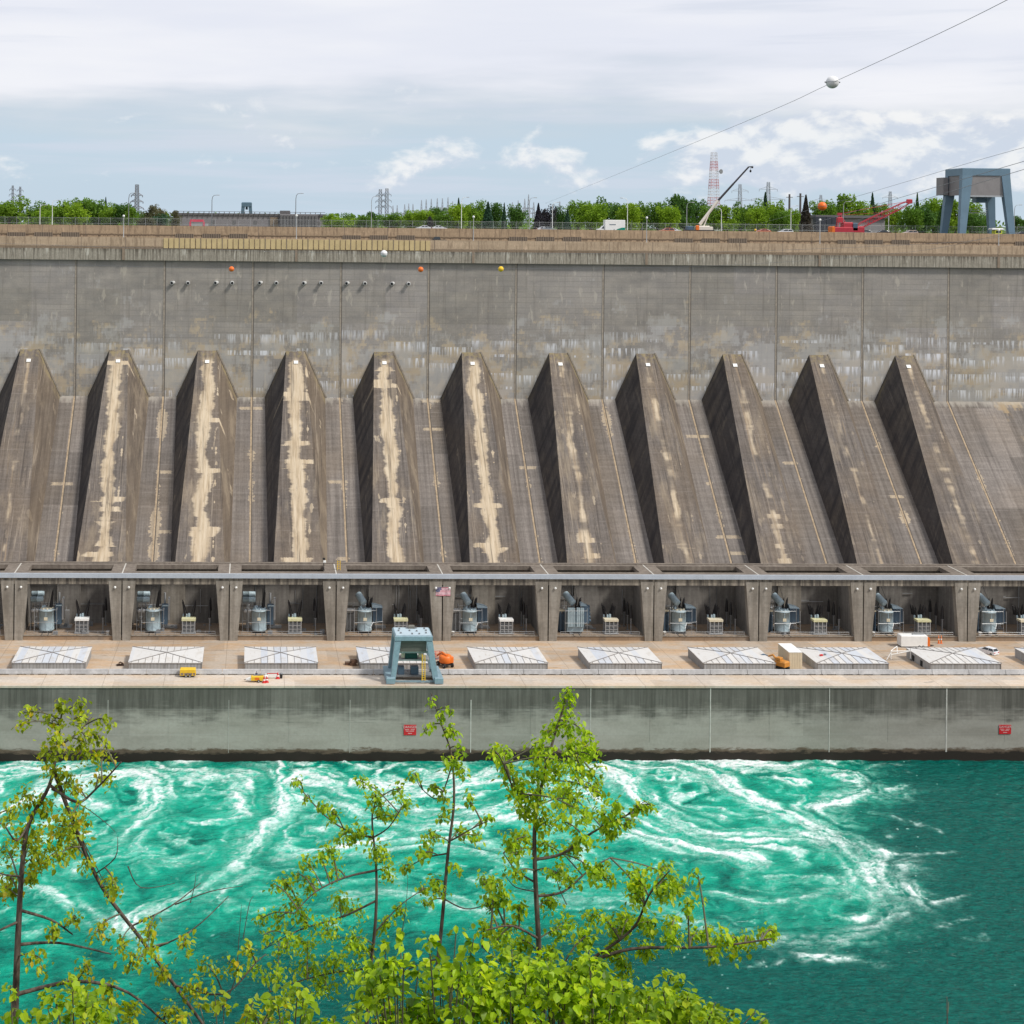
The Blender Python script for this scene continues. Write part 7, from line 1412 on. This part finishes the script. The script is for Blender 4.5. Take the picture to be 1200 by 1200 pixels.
sapling('leafy young tree with a straight trunk and the fullest green crown', 10.0, [(636, 1240), (635, 1180), (631, 1100), (627, 1020), (627, 965), (636, 915), (648, 868), (660, 830), (665, 815)], .027, .005,
  [(.4, .012, .004, ((628, 1012), (660, 1000), (695, 975), (735, 955), (762, 945))), (-.4, .016, .005, ((634, 1150), (680, 1132), (740, 1112), (830, 1110), (905, 1100))), (.4, .010, .004, ((630, 1060), (660, 1045), (690, 1020), (715, 1005))), (-.3, .008, .003, ((627, 970), (608, 940), (590, 895), (580, 880))), (.3, .008, .003, ((645, 880), (668, 885), (690, 872))), (-.3, .010, .004, ((632, 1100), (600, 1085), (570, 1090))), (.3, .008, .003, ((629, 1040), (605, 1020), (590, 1000))), (-.4, .012, .004, ((690, 1128), (740, 1090), (760, 1050), (785, 1020))), (.2, .010, .004, ((634, 1170), (600, 1140), (565, 1110)))],
  [(664, 816, 6, 6), (662, 828, 6, 8), (660, 842, 9, 8), (655, 856, 10, 8), (668, 858, 8, 7), (640, 862, 8, 6), (576, 880, 5, 7), (590, 888, 9, 9), (594, 902, 8, 9), (600, 915, 9, 9), (690, 870, 10, 7), (686, 884, 11, 8), (668, 878, 11, 9), (645, 880, 11, 9), (632, 892, 10, 8), (694, 890, 8, 8), (668, 898, 12, 9), (650, 905, 12, 10), (634, 915, 12, 10), (678, 912, 10, 8), (612, 935, 12, 9), (630, 938, 13, 10), (652, 930, 13, 11), (668, 942, 12, 10), (618, 955, 12, 9), (640, 965, 14, 10), (660, 968, 13, 10), (690, 962, 13, 9), (708, 958, 12, 9), (725, 950, 9, 7), (705, 935, 9, 9), (700, 925, 8, 8), (740, 965, 10, 7), (752, 952, 9, 6), (764, 946, 6, 5), (716, 975, 11, 7), (600, 990, 11, 8), (616, 985, 12, 9), (640, 995, 12, 9), (605, 1005, 10, 8), (668, 1000, 11, 7), (682, 988, 10, 8), (606, 1028, 9, 7), (650, 1028, 11, 8), (668, 1035, 10, 8), (692, 1030, 12, 8), (708, 1020, 10, 7), (712, 1035, 9, 7), (580, 1040, 10, 8), (566, 1035, 7, 6), (590, 1052, 12, 8), (572, 1060, 9, 7), (640, 1062, 11, 8), (610, 1065, 10, 7), (740, 1020, 9, 8), (748, 1035, 11, 9), (742, 1050, 10, 9), (758, 1062, 13, 9), (782, 1018, 7, 8), (790, 1035, 9, 10), (800, 1045, 11, 8), (816, 1030, 7, 5), (778, 1052, 12, 9), (805, 1062, 9, 7), (740, 1078, 15, 9), (765, 1085, 16, 9), (720, 1092, 15, 9), (700, 1078, 12, 8), (690, 1100, 16, 10), (660, 1095, 14, 10), (790, 1080, 11, 8), (785, 1105, 14, 8), (812, 1100, 12, 7), (830, 1092, 10, 7), (842, 1106, 12, 8), (862, 1112, 12, 8), (880, 1110, 11, 8), (896, 1102, 10, 7), (910, 1098, 9, 6), (835, 1122, 12, 7), (590, 1088, 12, 8), (570, 1085, 10, 8), (610, 1105, 14, 9), (585, 1112, 14, 9), (650, 1120, 14, 10), (720, 1120, 16, 9), (760, 1118, 15, 8), (680, 1140, 16, 10), (740, 1140, 14, 9)], .036, L_SAP, 1.1,
  bare=((.1, .005, ((628, 1045), (605, 1040), (595, 1030), (588, 1020))), (.1, .004, ((664, 1060), (655, 1040), (650, 1020)))))
def shrub(label, Yd, blobs, leaf, mat, dens, stems, name='shrub', cat='shrub'):
    rr = np.random.default_rng(int(Yd * 100) + len(blobs) * 7); sc = Yd / F; P = []; m = MB(); bx = at(stems[0], 1230, Yd).x; base = Vector((bx, Yd, zb1(bx, Yd))); o = thing(name, label, cat, base)
    for (px, py, rx, ry) in blobs:
        c = at(px, py, Yd + rr.normal(0, .25)); s = min(stems, key=lambda q: abs(q - px)); r0 = at(s, 1230, Yd); r0.z = zb1(r0.x, Yd) - .1; md = r0.lerp(c, .6) + Vector((0, 0, .12)); tp = interp([r0, md, c + Vector((0, 0, ry * sc * .5))], 5); m.path([p - base for p in tp], [.006 - .003 * i / len(tp) for i in range(len(tp))], 5)
        for k in range(int(dens * rx * ry * 3.14 / (leaf / sc) ** 2 * 5.5)):
            d = rr.normal(size=3); d /= np.linalg.norm(d); q = rr.uniform(.25, 1.0) ** .5; P.append([c.x - base.x + d[0] * rx * sc * q, c.y - base.y + d[1] * (rx + ry) * .5 * sc * q, c.z - base.z + d[2] * ry * sc * q])
    m.build('stems', M_TWIG, o); leaves_mesh('foliage', np.array(P), leaf, mat, o, .45, rr, .38); return o
def field(x0, x1, topf, n, r, seed):
    rr = np.random.default_rng(seed); return [(x, y, r * rr.uniform(.7, 1.3), r * .8 * rr.uniform(.7, 1.3)) for x, y in ((lambda x: (x, topf(x) + r + (1235 - topf(x)) * rr.uniform(0, 1) ** 1.2))(rr.uniform(x0, x1)) for _ in range(n))]
shrub('bright yellow-green broad leaved shrub at the bottom centre, behind the leafy young tree', 8.6, field(555, 720, lambda x: 1108 + abs(x - 640) * .12, 85, 20, 1) + [(600, 1118, 16, 12), (690, 1120, 16, 12), (570, 1130, 14, 12)], .052, L_VINE, .85, [600, 650, 700])
shrub('bright shrub with the largest leaves at the foot of the dark whip', 8.2, field(428, 570, lambda x: 1120 - 32 * math.exp(-((x - 500) / 34) ** 2), 62, 18, 2) + [(535, 1090, 9, 7), (470, 1095, 10, 9), (555, 1105, 12, 9), (450, 1108, 10, 9)], .056, L_VINE, .8, [470, 520])
shrub('low bright shrub at the bottom right of the leafy young tree', 9.0, field(700, 850, lambda x: 1128 + max(0, x - 740) * .42, 66, 16, 3) + [(860, 1190, 12, 8), (885, 1190, 8, 8), (898, 1196, 8, 6), (838, 1178, 10, 8)], .050, L_SHADE, .85, [740, 800])
shrub('shaded green shrub under the leafy young tree, thickest part', 9.6, field(600, 800, lambda x: 1110 + abs(x - 690) * .2, 60, 18, 4), .050, L_SHADE, .9, [650, 740])
shrub('olive shrub filling the bottom left corner', 9.0, field(-20, 130, lambda x: 1128 + max(0, x - 30) * .2, 34, 16, 5), .055, L_SHADE, .8, [20, 90])
shrub('low olive shrub at the bottom left beside the corner shrub', 9.3, field(120, 330, lambda x: 1150 + 14 * math.sin(x * .05), 26, 14, 6), .055, L_OLIVE, .7, [170, 260])
shrub('small green shrub at the bottom between the slim tree and the olive shrubs', 9.2, field(290, 450, lambda x: 1142 + abs(x - 400) * .12, 26, 14, 7), .056, L_SHADE, .75, [340, 420])
p = at(1111, 1168, 12.5); o = thing('bare_stem', 'single thin bare brown stem rising at the bottom right corner', 'plant', (p.x, 12.5, zb1(p.x, 12.5))); MB().path([(-.02, 0, -.1), (0, 0, (p.z - o.location.z) * .5), (-.01, 0, p.z - o.location.z)], [.009, .007, .003], 6).build('stem', M_BARK, o); MB().tube((0, 0, (p.z - o.location.z) * .8), (.03, .05, (p.z - o.location.z) * .9), .003).build('twig', M_TWIG, o)

# ================================================================ wires across the gorge and their marker balls
M_WIRE = paint('wire_aluminium', (.22, .22, .24), .5, .05, .4, 0.); M_BALLO = paint('marker_orange', (.80, .15, .01), .45, .05, 0., .05); M_BALLW = paint('marker_white', (.72, .72, .72), .45, .06, 0., .2); M_BALLY = paint('marker_yellow', (.80, .50, .01), .45, .05, 0., .05)
def wire(label, pts, r, group='power lines across the gorge'):
    q = [at(px, py, Y) for px, py, Y in pts]; o = thing('power_line', label, 'wire', q[-1], 0, None); q2 = interp(q, 8); MB().path([p - q[-1] for p in q2], r, 5).build('conductor', M_WIRE, o)
    c = MB(); c.tube((-.15, 0, 0), (.15, 0, 0), r * 2.2); c.build('clamp', M_STEEL, o); return o
wire('long wire rising to the top right, carrying the big white marker ball', [(1330, -95, 58), (1180, 0, 71), (975, 97, 103), (830, 160.5, 150), (640, 238, 400)], .017)
wire('upper thin wire at the right crossing in front of the big gantry crane', [(1290, 150, 80), (1170, 181, 94), (1050, 216.5, 120), (964, 241.5, 147), (880, 265, 400)], .013)
wire('middle wire at the right crossing the cladding of the big gantry crane', [(1290, 163, 80), (1200, 189, 92), (1050, 233, 130), (990, 251, 190), (940, 265, 400)], .019)
wire('lower wire at the right crossing the legs of the big gantry crane', [(1290, 172, 80), (1200, 198.5, 92), (1125, 221, 110), (1050, 244, 150), (985, 264, 400)], .019)
wire('faint wire running low over the dam crest, carrying the small orange and yellow balls', [(1330, 240, 150), (1168, 276, 180), (1050, 297, 205), (820, 312, 230), (587, 315, 237), (493, 316, 240), (271, 315, 246), (-60, 306, 255)], .016)
wire('faint wire over the dam fascia carrying the small white ball', [(1330, 255, 140), (1200, 272, 150), (1100, 285, 160), (800, 296, 175), (450, 297, 190), (150, 290, 200), (-60, 283, 205)], .014)
for px, py, Y, mt, lab in ((975.5, 96.3, 103, M_BALLW, 'big white marker ball hanging on the wire in the sky'), (963.5, 241.8, 147, M_BALLO, 'orange marker ball in front of the trees right of the dark red conifer'), (450, 297.2, 190, M_BALLW, 'small white marker ball in front of the dam fascia'), (271.3, 315.3, 246, M_BALLO, 'small orange marker ball near the left white drain pipes'), (493, 315.8, 240, M_BALLO, 'small orange marker ball right of the last white drain pipe'), (587, 315.3, 237, M_BALLY, 'small yellow marker ball in front of the dam wall')):
    p = at(px, py, Y); o = thing('marker_ball', lab, 'marker ball', p, 0, 'marker balls on the power lines'); MB().ball((0, 0, 0), .45, 28, 18).build('shell', mt, o)
    m = MB().lathe([(.455, -.015), (.457, .015)], (0, 0, 0), 28, (0, 0, 1)); m.tube((-.55, 0, .0), (-.40, 0, 0), .05); m.tube((.40, 0, 0), (.55, 0, 0), .05); m.build('seam', M_STEEL, o)
